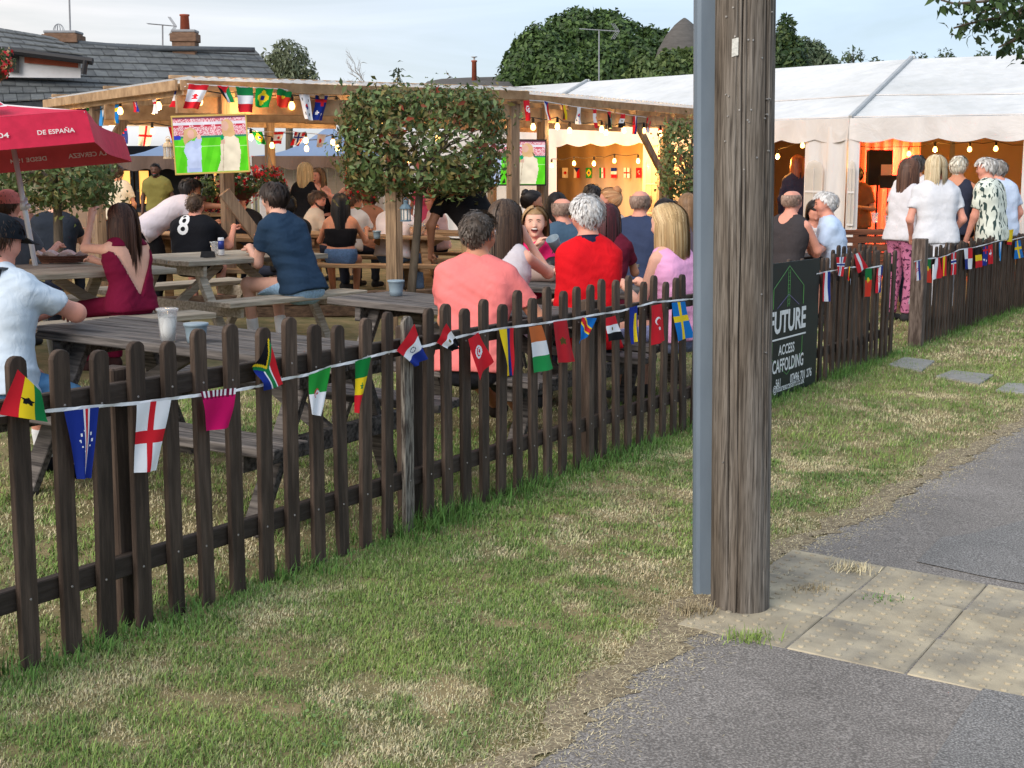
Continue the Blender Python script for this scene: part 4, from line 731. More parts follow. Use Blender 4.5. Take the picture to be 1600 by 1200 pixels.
flag_string('flags draped on the receding left edge of the left pergola', [P(*q) for q in [(128, 170, 17.6), (185, 156, 16.0), (240, 145, 14.9), (290, 135, 13.95)]], ['portugal', 'argentina', 'sweden', 'croatia', 'england', 'france'], seed=5)
flag_string('flags along the front edge of the left pergola', [P(*q) for q in [(292, 131, 13.9), (345, 134, 14.05), (400, 137, 14.3), (440, 139, 14.5), (480, 148, 14.7), (515, 150, 14.95)]], ['canada', 'jordan', 'iran', 'brazil', 'portugal', 'korea', 'australia'], seed=15)
flag_string('flags along the edge of the right pergola', [P(*q) for q in [(806, 155, 16.8), (850, 158, 17.4), (895, 166, 18.2), (940, 172, 19.0), (985, 180, 20), (1030, 186, 21), (1080, 190, 22.2)]], ['tunisia', 'czech', 'germany', 'korea', 'canada', 'jordan', 'egypt', 'netherlands', 'austria', 'norway', 'poland', 'switzerland'], seed=25)
flag_string('flags hanging at the back of the left pergola', [P(*q) for q in [(170, 196, 18.2), (215, 196, 18.5), (300, 200, 18.7), (410, 206, 18.9), (460, 206, 19.3), (520, 212, 19.7)]], ['australia', 'england', 'switzerland', 'turkey', 'mexico', 'brazil', 'canada', 'norway', 'japan'], seed=35)
# ================================================================== marquee
def cloth(name, c, rough=.6, var=.04, bump=.3, sc=(1.5, 1.5, 1.5), bs=(2.5, 2.5, 2.5), trl=.0):
    m = mat(name, c, rough, var, scale=sc, bump=bump, bscale=bs, spec=.25)
    m.node_tree.nodes['Bump'].inputs['Distance'].default_value = .05 if bump else .01; return m
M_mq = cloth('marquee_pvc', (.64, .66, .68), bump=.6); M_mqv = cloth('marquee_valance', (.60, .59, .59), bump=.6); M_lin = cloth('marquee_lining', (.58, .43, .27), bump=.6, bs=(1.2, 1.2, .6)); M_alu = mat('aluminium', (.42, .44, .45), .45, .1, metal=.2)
M_cur = cloth('marquee_curtain', (.58, .57, .57), bump=.6, bs=(6, 6, .5)); M_win = mat('clear_window', (.62, .58, .52), .12, .15, scale=(2, 2, 2), spec=.5, alpha=.6); M_red = cloth('stage_drape', (.62, .34, .28), bump=.6, bs=(3, 3, .4))
mottle(M_mq, (.5, .5, .5), (.86, .87, .86), (1.05, 1.05, 1.05)); mottle(M_mq, (5, 5, 1.2), (.93, .93, .92), (1.02, 1.02, 1.02)); mottle(M_mqv, (2, 2, 1), (.86, .85, .84), (1.05, 1.05, 1.05))
ZE, ZR = 2.24, 3.33; WB = Vector((1.75, 3.2, 0))             # eave and ridge heights; from eave to ridge
E1 = Vector((4.96, 21.0, 0)); E0 = E1 + Vector((.8526, -.5225, 0)) * 5.2; E2 = Vector((-.14, 27.7, 0)); E3 = E2 + (E2 - E1).normalized() * 6
mq = thing('marquee', 'long white marquee with scalloped valance lit warm inside', 'marquee', (4.96, 21.0, gz(4.96))); mb0 = mq.location
Zv = lambda z: Vector((0, 0, z))
nodes = [E3, E2, E1, E0]
for i, (a, b) in enumerate(zip(nodes[:-1], nodes[1:])):       # roof panels: sagging sheets from eave over ridge to the rear eave
    rows = []; nj = 26
    for j in range(nj + 1):
        t = j / nj; e = a.lerp(b, t); sag = .05 * math.sin(math.pi * t); rip = .010 * math.sin(t * 40 + 2 * math.sin(t * 9)); r = []
        for k in range(9):
            u = k / 8; hgt = ZE + (ZR - ZE) * u - sag * math.sin(math.pi * u) * .8 - rip * (1 - u) * math.sin(math.pi * min(1, u * 2 + .1)); r.append(e + WB * u + Zv(hgt) - mb0)
        rows.append(r)
    mb = MB(); mb.sheet(rows); mb.build('roof_panel', M_mq, mq, True)
    for us in (.36, .02):
        mb = MB(); mb.tube([a.lerp(b, j / nj) + WB * us + Zv(ZE + (ZR - ZE) * us + .012 - .05 * math.sin(math.pi * j / nj) * math.sin(math.pi * us) * .8) - mb0 for j in range(nj + 1)], .011, 5); mb.build('seam', M_mqv, mq)
    rows = [[a.lerp(b, j / 6) + WB * (1 + k / 4) + Zv(ZR - (ZR - ZE) * k / 4 - .003) - mb0 for k in range(5)] for j in range(7)]; mb = MB(); mb.sheet(rows); mb.build('roof_panel', M_mq, mq, True)
    L_ = (b - a).length; nsc = max(3, int(L_ / .62)); rows = []; nj = nsc * 10; out_n = Vector((-.88, 0, 0)); nrm = Vector(((b - a).y, -(b - a).x, 0)).normalized()
    if nrm.y > 0: nrm = -nrm
    for j in range(nj + 1):
        t = j / nj; s = t * nsc; drop = .30 + .055 * abs(math.sin(math.pi * s)) ; wob = .012 * math.sin(s * 2.3) + .01 * math.sin(s * 7.1)
        rows.append([a.lerp(b, t) + nrm * (.02 + wob * k / 5) + Zv(ZE + .012 - drop * k / 5) - mb0 for k in range(6)])
    mb = MB(); mb.sheet(rows); v_ = mb.build('valance', M_mqv, mq, True)
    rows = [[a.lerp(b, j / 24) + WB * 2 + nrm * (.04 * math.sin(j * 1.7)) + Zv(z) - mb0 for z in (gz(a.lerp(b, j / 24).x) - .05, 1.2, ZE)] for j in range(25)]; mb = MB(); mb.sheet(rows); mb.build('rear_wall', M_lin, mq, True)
rib_n = Vector((.55, -.83, 0))
for nme, e in (('far', E3), ('mid', E2), ('near', E1), ('end', E0)):
    mb = MB(); mb.beam(e + Zv(ZE + .03) - mb0, e + WB + Zv(ZR + .03) - mb0, .055, .05); mb.beam(e + WB + Zv(ZR + .03) - mb0, e + WB * 2 + Zv(ZE + .03) - mb0, .10, .05); mb.build('rafter', M_alu, mq)
    g0 = gz(e.x); mb = MB(); mb.beam(e + WB * .03 + Zv(g0) - mb0, e + WB * .03 + Zv(ZE) - mb0, .10, .06, up=(0, 1, 0)); mb.build('leg', M_alu, mq); mb = MB(); mb.beam(e + WB * 2 + Zv(g0) - mb0, e + WB * 2 + Zv(ZE) - mb0, .10, .06, up=(0, 1, 0)); mb.build('leg', M_alu, mq)
    mb = MB(); mb.beam(e + WB * .05 + Zv(ZE - .06) - mb0, e + WB * 1.95 + Zv(ZE - .06) - mb0, .06, .06); mb.build('tie_bar', M_alu, mq)
for a, w_ in ((E3, 0), (E0, 0)):
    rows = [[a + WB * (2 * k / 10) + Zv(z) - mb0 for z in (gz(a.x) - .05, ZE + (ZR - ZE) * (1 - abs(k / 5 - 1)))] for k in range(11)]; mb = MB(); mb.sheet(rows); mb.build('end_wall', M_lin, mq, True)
# gathered front curtains, some with clear windows
def curtain(a, b, amp, name='curtain', m=None, win=False):
    L_ = (b - a).length; n_ = max(16, int(L_ / .035)); nrm = Vector(((b - a).y, -(b - a).x, 0)).normalized(); rows = []
    for j in range(n_ + 1):
        t = j / n_; ph = t * L_ * 16; rows.append([a.lerp(b, t) + nrm * (amp * math.sin(ph + .5 * math.sin(ph * .37)) * (.35 + .65 * k / 5)) + Zv(gz(a.x) + (ZE - .1 - gz(a.x)) * (1 - k / 5)) - mb0 for k in range(6)])
    mb = MB(); mb.sheet(rows); c = mb.build(name, m or M_cur, mq, True)
    if win:
        for (t0, t1, z0, z1) in win:
            n2 = Vector(((b - a).y, -(b - a).x, 0)).normalized(); n2 = n2 if n2.y < 0 else -n2; pts = [(t0, z0)] + [(t0, z1 - .15), (t0 + (t1 - t0) * .15, z1 - .04), ((t0 + t1) / 2, z1), (t1 - (t1 - t0) * .15, z1 - .04), (t1, z1 - .15)] + [(t1, z0)]
            mb = MB(); mb.add([a.lerp(b, t) + n2 * (amp + .02) + Zv(z) - mb0 for t, z in pts], [tuple(range(len(pts)))]); w2 = mb.build('window', M_win, c)
            for zz_ in (z0, (z0 + z1) / 2): mb = MB(); mb.beam(a.lerp(b, t0) + n2 * (amp + .03) + Zv(zz_) - mb0, a.lerp(b, t1) + n2 * (amp + .03) + Zv(zz_) - mb0, .006, .03); mb.build('window_bar', M_cur, c)
            for tt in (t0, (t0 + t1) / 2, t1): mb = MB(); mb.beam(a.lerp(b, tt) + n2 * (amp + .026) + Zv(z0) - mb0, a.lerp(b, tt) + n2 * (amp + .026) + Zv(z1 - .12) - mb0, .006, .022, up=(0, 1, 0)); mb.build('window_bar', M_cur, c)
    return c
def on_eave(x):                                              # point of the front eave line seen at picture column x
    k = (x - 800) / F; best = None
    for a, b in zip(nodes[:-1], nodes[1:]):
        d = b - a; den = d.x - k * d.y
        t = (k * a.y - a.x) / den
        if -.001 <= t <= 1.001: best = a + d * t
    return best
curtain(on_eave(1002), on_eave(1036), .03, win=[(.25, .75, .75, 1.75)]); curtain(on_eave(1252), on_eave(1290), .04, win=[(.15, .85, .7, 1.65)]); curtain(on_eave(1284), on_eave(1318), .07); curtain(on_eave(1318), on_eave(1336), .04, win=[(.2, .8, .7, 1.65)]); curtain(on_eave(1588), on_eave(1680), .03, win=[(.12, .55, .8, 1.65)])
curtain(on_eave(1050), on_eave(1180), .03, win=[(.1, .4, .8, 1.7), (.55, .9, .8, 1.7)]); curtain(on_eave(640), on_eave(868), .03, win=[(.1, .4, .8, 1.7), (.55, .9, .8, 1.7)])
# inner lining behind the tables at left: hanging canvas
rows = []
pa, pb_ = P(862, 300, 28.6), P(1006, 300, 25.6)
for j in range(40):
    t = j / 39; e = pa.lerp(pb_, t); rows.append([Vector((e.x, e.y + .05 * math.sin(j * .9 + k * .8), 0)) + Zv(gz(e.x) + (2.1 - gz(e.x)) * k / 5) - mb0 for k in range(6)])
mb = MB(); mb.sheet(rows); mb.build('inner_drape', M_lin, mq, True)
# stage drape
s0, s1 = P(1326, 300, 24.3), P(1436, 300, 23.5); s0.z = s1.z = 0; rows = []
for j in range(60):
    t = j / 59; e = s0.lerp(s1, t); rows.append([e + Vector((.03 * math.sin(j * .8), .05 * math.sin(j * .8), 0)) + Zv(gz(e.x) + (2.3 - gz(e.x)) * k / 5) - mb0 for k in range(6)])
mb = MB(); mb.sheet(rows); mb.build('stage_drape', M_red, mq, True)
def lamp(parent, p, e, col, r=.1, typ='POINT'):
    li = bpy.data.lights.new('lamp_light', typ); li.energy = e; li.color = col; li.shadow_soft_size = r; o = bpy.data.objects.new('lamp_light', li); C.objects.link(o); o.parent = parent; o.location = p - parent.location; return o
fz = festoon('bulb string inside the marquee above the flags, left section', [P(*q) for q in [(862, 258, 25.0), (897, 255, 25.0), (928, 255, 24.6), (960, 251, 24.3), (997, 251, 23.9)]], 52, 2, col=(1, .40, .06))
fz2 = festoon('bulb string inside the right half of the marquee', [P(*q) for q in [(1215, 244, 23.0), (1254, 227, 22.6), (1300, 236, 22.6), (1420, 240, 22.9), (1461, 233, 22.6), (1515, 233, 22.2), (1556, 232, 21.9), (1606, 238, 21.6)]], 60, 4, col=(1, .40, .07), r=.036)
# stage light: a red par can on the tie bar
sl = thing('stage_light', 'small black stage lamp throwing red light on the marquee drape', 'lamp', P(1408, 300, 23.05) + Zv(2.12 - P(1408, 300, 23.05).z)); mb = MB(); mb.lathe([(.06, -.12), (.07, 0), (.05, .08), (.02, .1)], n=12, M=Matrix.Rotation(.7, 3, 'X')); mb.build('can', M_black, sl); lq_ = lamp(sl, sl.location + Vector((-.02, .12, -.28)), 420, (1, .03, .015), .08, 'SPOT'); lq_.data.spot_size = R(125); lq_.data.spot_blend = .5; lq_.rotation_euler = (P(1375, 300, 24.0) - sl.location).to_track_quat('-Z', 'Y').to_euler()
# flags on the lining
for key, x in [('japan', 883), ('czech', 901), ('brazil', 920), ('mexico', 941), ('france', 959), ('england', 979), ('turkey', 998)]:
    t = (x - 862) / 144; Y = 28.4 - 3.0 * t; w0 = 4.5; o = thing('wall_flag', {'japan': 'pale flag with red disc hung on the marquee lining', 'czech': 'dark blue and white flag hung on the marquee lining', 'brazil': 'green flag hung on the marquee lining', 'mexico': 'green, white and red flag hung on the marquee lining', 'france': 'dark striped flag hung on the marquee lining', 'england': 'white flag with red cross hung on the marquee lining', 'turkey': 'red flag hung on the marquee lining at right'}[key], 'flag', P(x, 270, Y), group='flags on the marquee lining')
    add_flag(o, key, [P(x - w0, 262, Y), P(x + w0, 262, Y), P(x + w0, 278, Y), P(x - w0, 278, Y)], o.location, n=12, m=14, ripple=.01)
# speaker on a stand, music stand
M_spk = mat('speaker_black', (.012, .012, .012), .6, .3)
p = P(1372, 260, 22.8); sp = thing('loudspeaker', 'tall black loudspeaker on a stand before the red drape', 'speaker', (p.x, p.y, gz(p.x))); zc = p.z - gz(p.x) - .02
mb = MB(); mb.add([(-.19, -.16, zc - .28), (.19, -.16, zc - .28), (.15, .17, zc - .28), (-.15, .17, zc - .28), (-.19, -.16, zc + .28), (.19, -.16, zc + .28), (.15, .17, zc + .28), (-.15, .17, zc + .28)], [(0, 1, 5, 4), (1, 2, 6, 5), (2, 3, 7, 6), (3, 0, 4, 7), (4, 5, 6, 7), (3, 2, 1, 0)]); mb.build('cabinet', M_spk, sp); mb = MB(); mb.tube([(0, 0, .05), (0, 0, zc - .28)], .018, 8); mb.build('pole', M_spk, sp)
for k in range(3): a = k * 2.094; mb = MB(); mb.tube([(0, 0, .55), (.4 * math.cos(a), .4 * math.sin(a), .01)], .012, 6); mb.build('leg', M_spk, sp)
mb = MB(); mb.box((.09, -.175, zc - .1), (.17, .004, .30)); q = mb.build('set_list', mat('card_pink', (.7, .5, .45), .7, .05), sp); q['label'] = 'pink sheet clipped to the front'
p = P(1388, 284, 22.0); ms = thing('music_stand', 'black folding music stand beside the loudspeaker', 'music stand', (p.x, p.y, gz(p.x))); zc = p.z - gz(p.x)
mb = MB(); mb.cbox((0, 0, zc), (.28, .02, .22), .003, Matrix.Rotation(-.5, 3, 'X')); mb.build('desk', M_spk, ms); mb = MB(); mb.tube([(0, .02, 0), (0, .02, zc)], .01, 6); mb.build('pole', M_spk, ms)
for k in range(3): a = k * 2.094; mb = MB(); mb.tube([(0, .02, .35), (.25 * math.cos(a), .25 * math.sin(a), .005)], .008, 6); mb.build('leg', M_spk, ms)
# brown slatted benches by the marquee
def bench(label, x, y, rz, wd=1.2):
    o = thing('garden_bench', label, 'bench', (x, y, gz(x)), rz, 'brown slatted benches'); 
    for k in range(4): mb = MB(); mb.cbox((0, -.06 + k * .115, .43), (wd, .095, .03), .004); mb.build('seat_slat', W_BROWN, o)
    for k in range(4): mb = MB(); mb.cbox((0, .36 + k * .012, .54 + k * .105), (wd, .025, .07), .004); mb.build('back_slat', W_BROWN, o)
    for s in (-1, 1):
        mb = MB(); mb.beam((s * wd / 2, .35, 0), (s * wd / 2, .42, .93), .06, .05, up=(0, 1, 0)); mb.build('leg', W_BROWN, o); mb = MB(); mb.beam((s * wd / 2, -.08, 0), (s * wd / 2, -.08, .62), .06, .05, up=(0, 1, 0)); mb.build('leg', W_BROWN, o); mb = MB(); mb.beam((s * wd / 2, -.12, .63), (s * wd / 2, .40, .63), .06, .03); mb.build('armrest', W_BROWN, o)
    mb = MB(); mb.beam((-wd / 2, .43, .95), (wd / 2, .43, .95), .04, .06); mb.build('top_rail', W_BROWN, o); return o
bench('brown slatted bench left of the gate, beside the seated white haired man', 4.22, 17.6, 3.05, 1.0); bench('brown slatted bench before the red stage drape', 4.95, 18.5, 3.3, 1.3); bench('brown slatted bench behind the woman in white', 6.0, 18.9, 3.0, 1.2)
tbl = thing('cafe_table', 'small black square table between the bald man and the white haired man', 'table', (3.42, 15.6, gz(3.42))); mb = MB(); mb.cbox((0, 0, .73), (.85, .75, .03), .004); mb.build('top', M_spk, tbl); mb = MB(); mb.tube([(0, 0, .02), (0, 0, .72)], .04, 10); mb.build('pedestal', M_spk, tbl); mb = MB(); mb.cbox((0, 0, .02), (.5, .5, .04), .01); mb.build('base', M_spk, tbl)
cup('stemless clear glass on the bench top by the gate', P(1367, 342, 17.3) - Vector((0, 0, .05)), .12, .04, M_clear); cup('clear plastic cup right of the glass near the red drape', P(1388, 345, 17.4) - Vector((0, 0, .05)), .11, .045, M_clear)
# ================================================================== parasol
M_par = cloth('parasol_red', srgb(196, 40, 74), .75, .12, bump=.15, sc=(14, 14, 14)); M_pari = cloth('parasol_inside', srgb(212, 84, 92), .8, .08, bump=.1, sc=(12, 12, 12)); M_parp = mat('parasol_print', (.8, .78, .8), .6, .04); M_pole2 = mat('parasol_pole', (.62, .64, .68), .35, .05, metal=.3)
pbase = top_at(55, 414, T2); ptop = P(6, 150, 9.95); axis = (ptop - pbase).normalized()
ps = thing('parasol', 'red beer garden parasol with white lettering at the left edge', 'parasol', (pbase.x, pbase.y, gz(pbase.x))); pb0 = ps.location
mb = MB(); mb.tube([pbase - axis * .72 - pb0, pbase - pb0, pbase.lerp(ptop, .90) - pb0], .019, 12); mb.build('pole', M_pole2, ps, True)
mb = MB(); mb.lathe([(.028, -.03), (.03, 0), (.026, .06)], pbase.lerp(ptop, .36) - pb0, 12); mb.build('pole_collar', M_pole2, ps, True); mb = MB(); mb.ball(pbase.lerp(ptop, .36) - pb0 + Vector((.035, -.02, .0)), .02, 8); mb.build('knob', M_pole2, ps, True)
# canopy: square with clipped corners seen from slightly below
cN, cF = P(133, 172, 8.95), P(193, 214, 10.9)                 # near and far right-hand corners at the roof edge
top = ptop + axis * .02; ctr_e = None
nl_ = P(-560, 225, 8.6); fl_ = P(-420, 270, 10.7)
cor = [cN, cF, fl_, nl_]; drop = -axis * .17 + Vector((0, 0, 0))
cc_ = sum(cor, Vector()) / 4; apex = cc_ + axis * .42
M_seam = mat('parasol_seam', srgb(150, 24, 48), .8, .05)
def lerp3(a, b, c, u, v): return a + (b - a) * u + (c - a) * v
for k in range(4):
    a, b = cor[k], cor[(k + 1) % 4]; rows = []; n_ = 12
    for i in range(n_ + 1):
        u = i / n_; e = a.lerp(b, u) - axis * 0 ; e = e + (cc_ - e).normalized() * .05 * math.sin(math.pi * u); rows.append([apex.lerp(e, t) + axis * (-.05 * math.sin(math.pi * t)) - pb0 for t in np.linspace(0, 1, 8)])
    mb = MB(); mb.sheet(rows); mb.mi = 0; mb.build('canopy_panel', M_par, ps, True)
    rows = []
    for i in range(n_ * 2 + 1):
        u = i / (n_ * 2); e = a.lerp(b, u) + (cc_ - a.lerp(b, u)).normalized() * .05 * math.sin(math.pi * u); outw = (e - cc_); outw = (outw - axis * outw.dot(axis)).normalized(); rows.append([e + outw * (.004 + .03 * v + .006 * math.sin(u * 9)) - axis * (.20 * v) - pb0 for v in np.linspace(0, 1, 5)])
    mb = MB(); mb.sheet(rows); mb.build('valance', M_par if k != 1 else M_pari, ps, True)
    mb = MB(); mb.tube([apex - axis * .04 - pb0, apex.lerp(a, .5) - axis * .06 - pb0, a - axis * .012 - pb0], .009, 6); mb.build('rib', M_pole2, ps)
mb = MB(); mb.lathe([(.03, -.1), (.05, -.02), (.03, .1)], apex - pb0, 10); mb.build('hub', M_pole2, ps, True)
def valance_text(body, a, b, u0, u1, v, hgt, flip=False, off=.03):
    p0, p1 = a.lerp(b, u0), a.lerp(b, u1); x = (p1 - p0).normalized(); out_ = (a.lerp(b, .5) - cc_); out_ = (out_ - axis * out_.dot(axis)).normalized(); mid = (p0 + p1) / 2; uu = (u0 + u1) / 2
    mid = mid + (cc_ - mid).normalized() * .05 * math.sin(math.pi * uu); z = axis; y = -out_; M_ = Matrix((x, z, x.cross(z))).transposed()
    return text(ps, body, (p1 - p0).length, hgt, mid - axis * v + out_ * off - pb0, M_.to_euler(), M_parp, bold=.015)
valance_text('DE ESPAÑA', nl_, cN, .885, .972, .125, .036, off=.035); valance_text('1904', nl_, cN, .775, .822, .125, .032, off=.035)
valance_text('LA CERVEZA', fl_, cF, .954, .856, .125, .036, off=-.012); valance_text('DESDE 1904', fl_, cF, .804, .71, .125, .034, off=-.012)
# printed white lozenge on the near roof panel and a badge on the side valance
n3 = (nl_ - apex).cross(cN - apex).normalized(); n3 = n3 if n3.y < 0 else -n3
def on_panel(u, t): e = nl_.lerp(cN, u); return apex.lerp(e, t)
lz = [on_panel(.79, .66), on_panel(.866, .80), on_panel(.835, .96), on_panel(.75, .96)]
mb = MB(); q = [p + axis * .02 + n3 * .03 - pb0 for p in lz]; mb.add(q, [(0, 1, 2, 3)]); mb.build('printed_badge', M_parp, ps); cen = sum(q, Vector()) / 4
mb = MB(); mb.add([cen + (p - cen) * .86 + axis * .004 + n3 * .003 for p in q], [(0, 1, 2, 3)]); mb.build('printed_badge', M_par, ps)
# ================================================================== gazebos, bar and screens behind the pergola
M_gz = cloth('gazebo_cloth', srgb(120, 140, 170), .8, .06, bump=.3); M_gzb = cloth('gazebo_valance', srgb(96, 80, 72), .8, .1, bump=.5, bs=(6, 6, 2)); M_pan = mat('white_boards', srgb(196, 198, 206), .7, .1, scale=(3, 3, 30)); M_shed = mat('shed_dark', srgb(34, 38, 46), .7, .2, scale=(4, 4, 20)); M_glow = mat('lit_window', (.9, .5, .15), .5, .1, scale=(3, 3, 3), emit=(1, .42, .09), estr=.75)
def gazebo(label, xl, xr, yt, yv0, yv1, Y, dep=3.0):
    a, b = P(xl, yv0, Y), P(xr, yv0, Y); c = (a + b) / 2; o = thing('gazebo', label, 'gazebo', (c.x, c.y, gz(c.x)), group='pop-up gazebos'); B = o.location; zt = P(xl, yt, Y + dep / 2).z; ze = a.z; zb = P(xl, yv1, Y).z; d = Vector((0, dep, 0)); pk = (a + b) / 2 + d / 2; pk.z = zt; cs = [a, b, b + d, a + d]
    for k in range(4):
        p, q = cs[k], cs[(k + 1) % 4]; rows = [[p.lerp(q, i / 10).lerp(pk, t) - Vector((0, 0, .12 * math.sin(math.pi * t))) - B for t in np.linspace(0, 1, 8)] for i in range(11)]; mb = MB(); mb.sheet(rows); mb.build('canopy_panel', M_gz, o, True)
        n_ = 40; rows = [[p.lerp(q, i / n_) + Vector((0, -.03 * math.sin(i * .7) * t, 0)) + Zv((zb - ze + .02 * math.sin(i * .9)) * t + .004) - B for t in (0, .5, 1)] for i in range(n_ + 1)]; mb = MB(); mb.sheet(rows); mb.build('valance', M_gzb, o, True)
        mb = MB(); mb.beam(Vector((p.x, p.y, gz(p.x))) - B, p - B, .035, .035, up=(0, 1, 0)); mb.build('leg', M_alu, o)
    return o
gazebo('blue grey gazebo behind the two standing women', 392, 600, 196, 244, 264, 21.5); gazebo('grey gazebo over the dark bar at left', 150, 345, 212, 244, 266, 22.5)
# pale board screen behind the gazebos
def board_wall(label, x0, x1, ytop, Y0, Y1, m, pw=.14, cat='screen', nm='board_screen'):
    a, b = P(x0, 300, Y0), P(x1, 300, Y1); a.z = gz(a.x); b.z = gz(b.x); o = thing(nm, label, cat, a); L_ = (b - a).length; n_ = int(L_ / pw); d = (b - a).normalized(); ht = P(x0, ytop, Y0).z - a.z; ang = math.atan2(d.y, d.x); mb = MB(); mb.cbox((0, 0, ht / 2), (pw - .008, .02, ht), .003); me = mb.mesh('board', m)
    for k in range(n_): q = d * (pw * (k + .5)); link('board', me, o, (q.x, q.y, random.uniform(-.01, .01)), (0, 0, ang))
    return o
board_wall('pale painted board screen behind the standing women', 405, 640, 262, 22.5, 23.5, M_pan); board_wall('pale board screen at left behind the seated drinkers', 40, 150, 298, 18.5, 19.5, mat('cream_boards', srgb(190, 176, 168), .75, .1, scale=(3, 3, 30)))
bar = thing('bar_shed', 'dark bar shed with orange lit windows under the grey gazebo', 'bar', (P(250, 300, 25).x, 25, gz(-6))); B = bar.location
a, b = P(140, 262, 25.0), P(345, 262, 25.0); mb = MB(); mb.cbox(((a + b) / 2).lerp(Vector(((a.x + b.x) / 2, 25.6, 0)), 1) - B + Zv(.75), (b.x - a.x, 1.2, 2.3), .01); mb.build('wall', M_shed, bar)
for x0, x1 in ((188, 207), (215, 236), (332, 342)):
    mb = MB(); q0, q1 = P(x0, 267, 24.97), P(x1, 318, 24.97); mb.box((q0 + q1) / 2 - B, (q1.x - q0.x, .03, q0.z - q1.z)); wn = mb.build('window', M_glow, bar)
    for xx in (x0, x1): mb = MB(); e = P(xx, 292, 24.94); mb.box(e - B, (.06, .05, q0.z - q1.z + .08)); mb.build('window_frame', M_shed, wn)
mb = MB(); mb.cbox(P(250, 335, 24.2) - B, (2.6, .5, .06), .01); mb.build('counter', W_TAN, bar); mb = MB(); mb.cbox(P(250, 372, 24.3) - B, (2.5, .4, .8), .01); mb.build('counter_front', M_shed, bar)
# ================================================================== slate roofed pub
M_slate = mat('slate', srgb(68, 72, 76), .7, scale=(5, 5, 5), col2=srgb(102, 106, 106), rnd=.22, bump=.3, spec=.4); M_ridge = mat('ridge_tile', srgb(72, 78, 84), .8, .2, rnd=.1); M_brick = mat('chimney_brick', srgb(112, 88, 72), .9, .3, scale=(9, 9, 22)); M_terra = mat('terracotta', srgb(150, 78, 58), .8, .15); M_gut = mat('gutter', (.015, .015, .018), .5, .1); M_ren = mat('render_white', (.6, .6, .62), .9, .06); M_lead = mat('lead', (.25, .26, .28), .6, .1)
pub = thing('pub_building', 'pub with grey slate roofs and brick chimneys behind the garden at left', 'building', (-10, 30, gz(-10))); PB = pub.location
slate_me = {}
def slate_roof(e0, e1, r0, r1, ncol, nrow, lim=[0]):
    """e0-e1 eave left to right, r0-r1 ridge; slates as single pieces over a solid deck"""
    nrm = (e1 - e0).cross(r0 - e0).normalized(); nrm = nrm if nrm.z > 0 else -nrm
    mb = MB(); mb.add([e0 - PB, e1 - PB, r1 - PB, r0 - PB, e0 - PB - nrm * .1, e1 - PB - nrm * .1, r1 - PB - nrm * .1, r0 - PB - nrm * .1], [(0, 1, 2, 3), (7, 6, 5, 4), (0, 4, 5, 1), (1, 5, 6, 2), (2, 6, 7, 3), (3, 7, 4, 0)]); deck = mb.build('roof', M_ridge, pub)
    for j in range(nrow):
        for i in range(-1, ncol):
            u0 = (i + .5 * (j % 2) + .02) / ncol; u1 = u0 + .96 / ncol; u0, u1 = max(0, u0), min(1, u1)
            if u1 - u0 < .2 / ncol: continue
            v0, v1 = j / nrow - .01, min(1, (j + 1.25) / nrow); f = lambda u, v: (e0.lerp(e1, u)).lerp(r0.lerp(r1, u), v); jj = random.uniform(-.003, .006)
            q = [f(u0, v0) + nrm * (.045 + jj), f(u1, v0) + nrm * (.045 + jj), f(u1, v1) + nrm * .012, f(u0, v1) + nrm * .012]; cq = sum(q, Vector()) / 4; mb = MB(); mb.add([p - cq for p in q] + [p - cq - nrm * .02 for p in q[:2]], [(0, 1, 2, 3), (4, 5, 1, 0)]); link('slate', mb.mesh('slate', M_slate), deck, cq - PB)
    return deck
Yp = 27.0
slate_roof(P(70, 172, 24.5), P(470, 172, 26.0), P(30, 62, 28.5), P(398, 78, 29.5), 20, 9)
slate_roof(P(-60, 165, 22.3), P(215, 150, 23.4), P(-60, 108, 24.6), P(205, 130, 24.8), 13, 4)
# hip end and thatch-like ridge
mb = MB(); mb.tube([P(x, y, 28.6) - PB for x, y in [(30, 62), (120, 67), (225, 76), (300, 76), (398, 78)]], .05, 8); mb.build('ridge', M_ridge, pub, True)
mb = MB(); mb.add([P(398, 78, 29.5) - PB, P(470, 172, 26) - PB, P(436, 130, 30.5) - PB, P(440, 175, 31) - PB], [(0, 1, 2), (1, 3, 2)]); mb.build('hip_end', M_ridge, pub)
# upper dormer block at far left with gutter
mb = MB(); mb.add([p - PB for p in [P(-80, 62, 24), P(132, 90, 24), P(145, 98, 23.6), P(75, 60, 26), P(-80, 32, 26), P(-80, 72, 23.6)]], [(5, 2, 1, 0), (0, 1, 3, 4)]); mb.build('dormer_roof', M_slate, pub)
slate_roof(P(-40, 72, 23.6), P(130, 88, 23.6), P(-40, 38, 25.6), P(80, 58, 25.6), 9, 4)
mb = MB(); mb.tube([P(-60, 70, 23.5) - PB, P(145, 96, 23.5) - PB], .06, 8); mb.build('gutter', M_gut, pub); mb = MB(); mb.tube([P(134, 94, 23.45) - PB, P(131, 116, 23.45) - PB], .045, 8); mb.build('downpipe', M_gut, pub)
mb = MB(); mb.add([p - PB for p in [P(-60, 120, 23.8), P(126, 122, 23.8), P(126, 88, 23.8), P(-60, 70, 23.8)]], [(0, 1, 2, 3)]); mb.build('dormer_wall', M_ren, pub)
mb = MB(); mb.add([p - PB for p in [P(38, 98, 23.75), P(122, 106, 23.75), P(122, 92, 23.75), P(38, 82, 23.75)]], [(0, 1, 2, 3)]); mb.build('hung_tiles', M_terra, pub)
mb = MB(); mb.add([p - PB for p in [P(8, 112, 23.72), P(30, 114, 23.72), P(30, 88, 23.72), P(8, 86, 23.72)]], [(0, 1, 2, 3)]); mb.build('window', M_gut, pub)
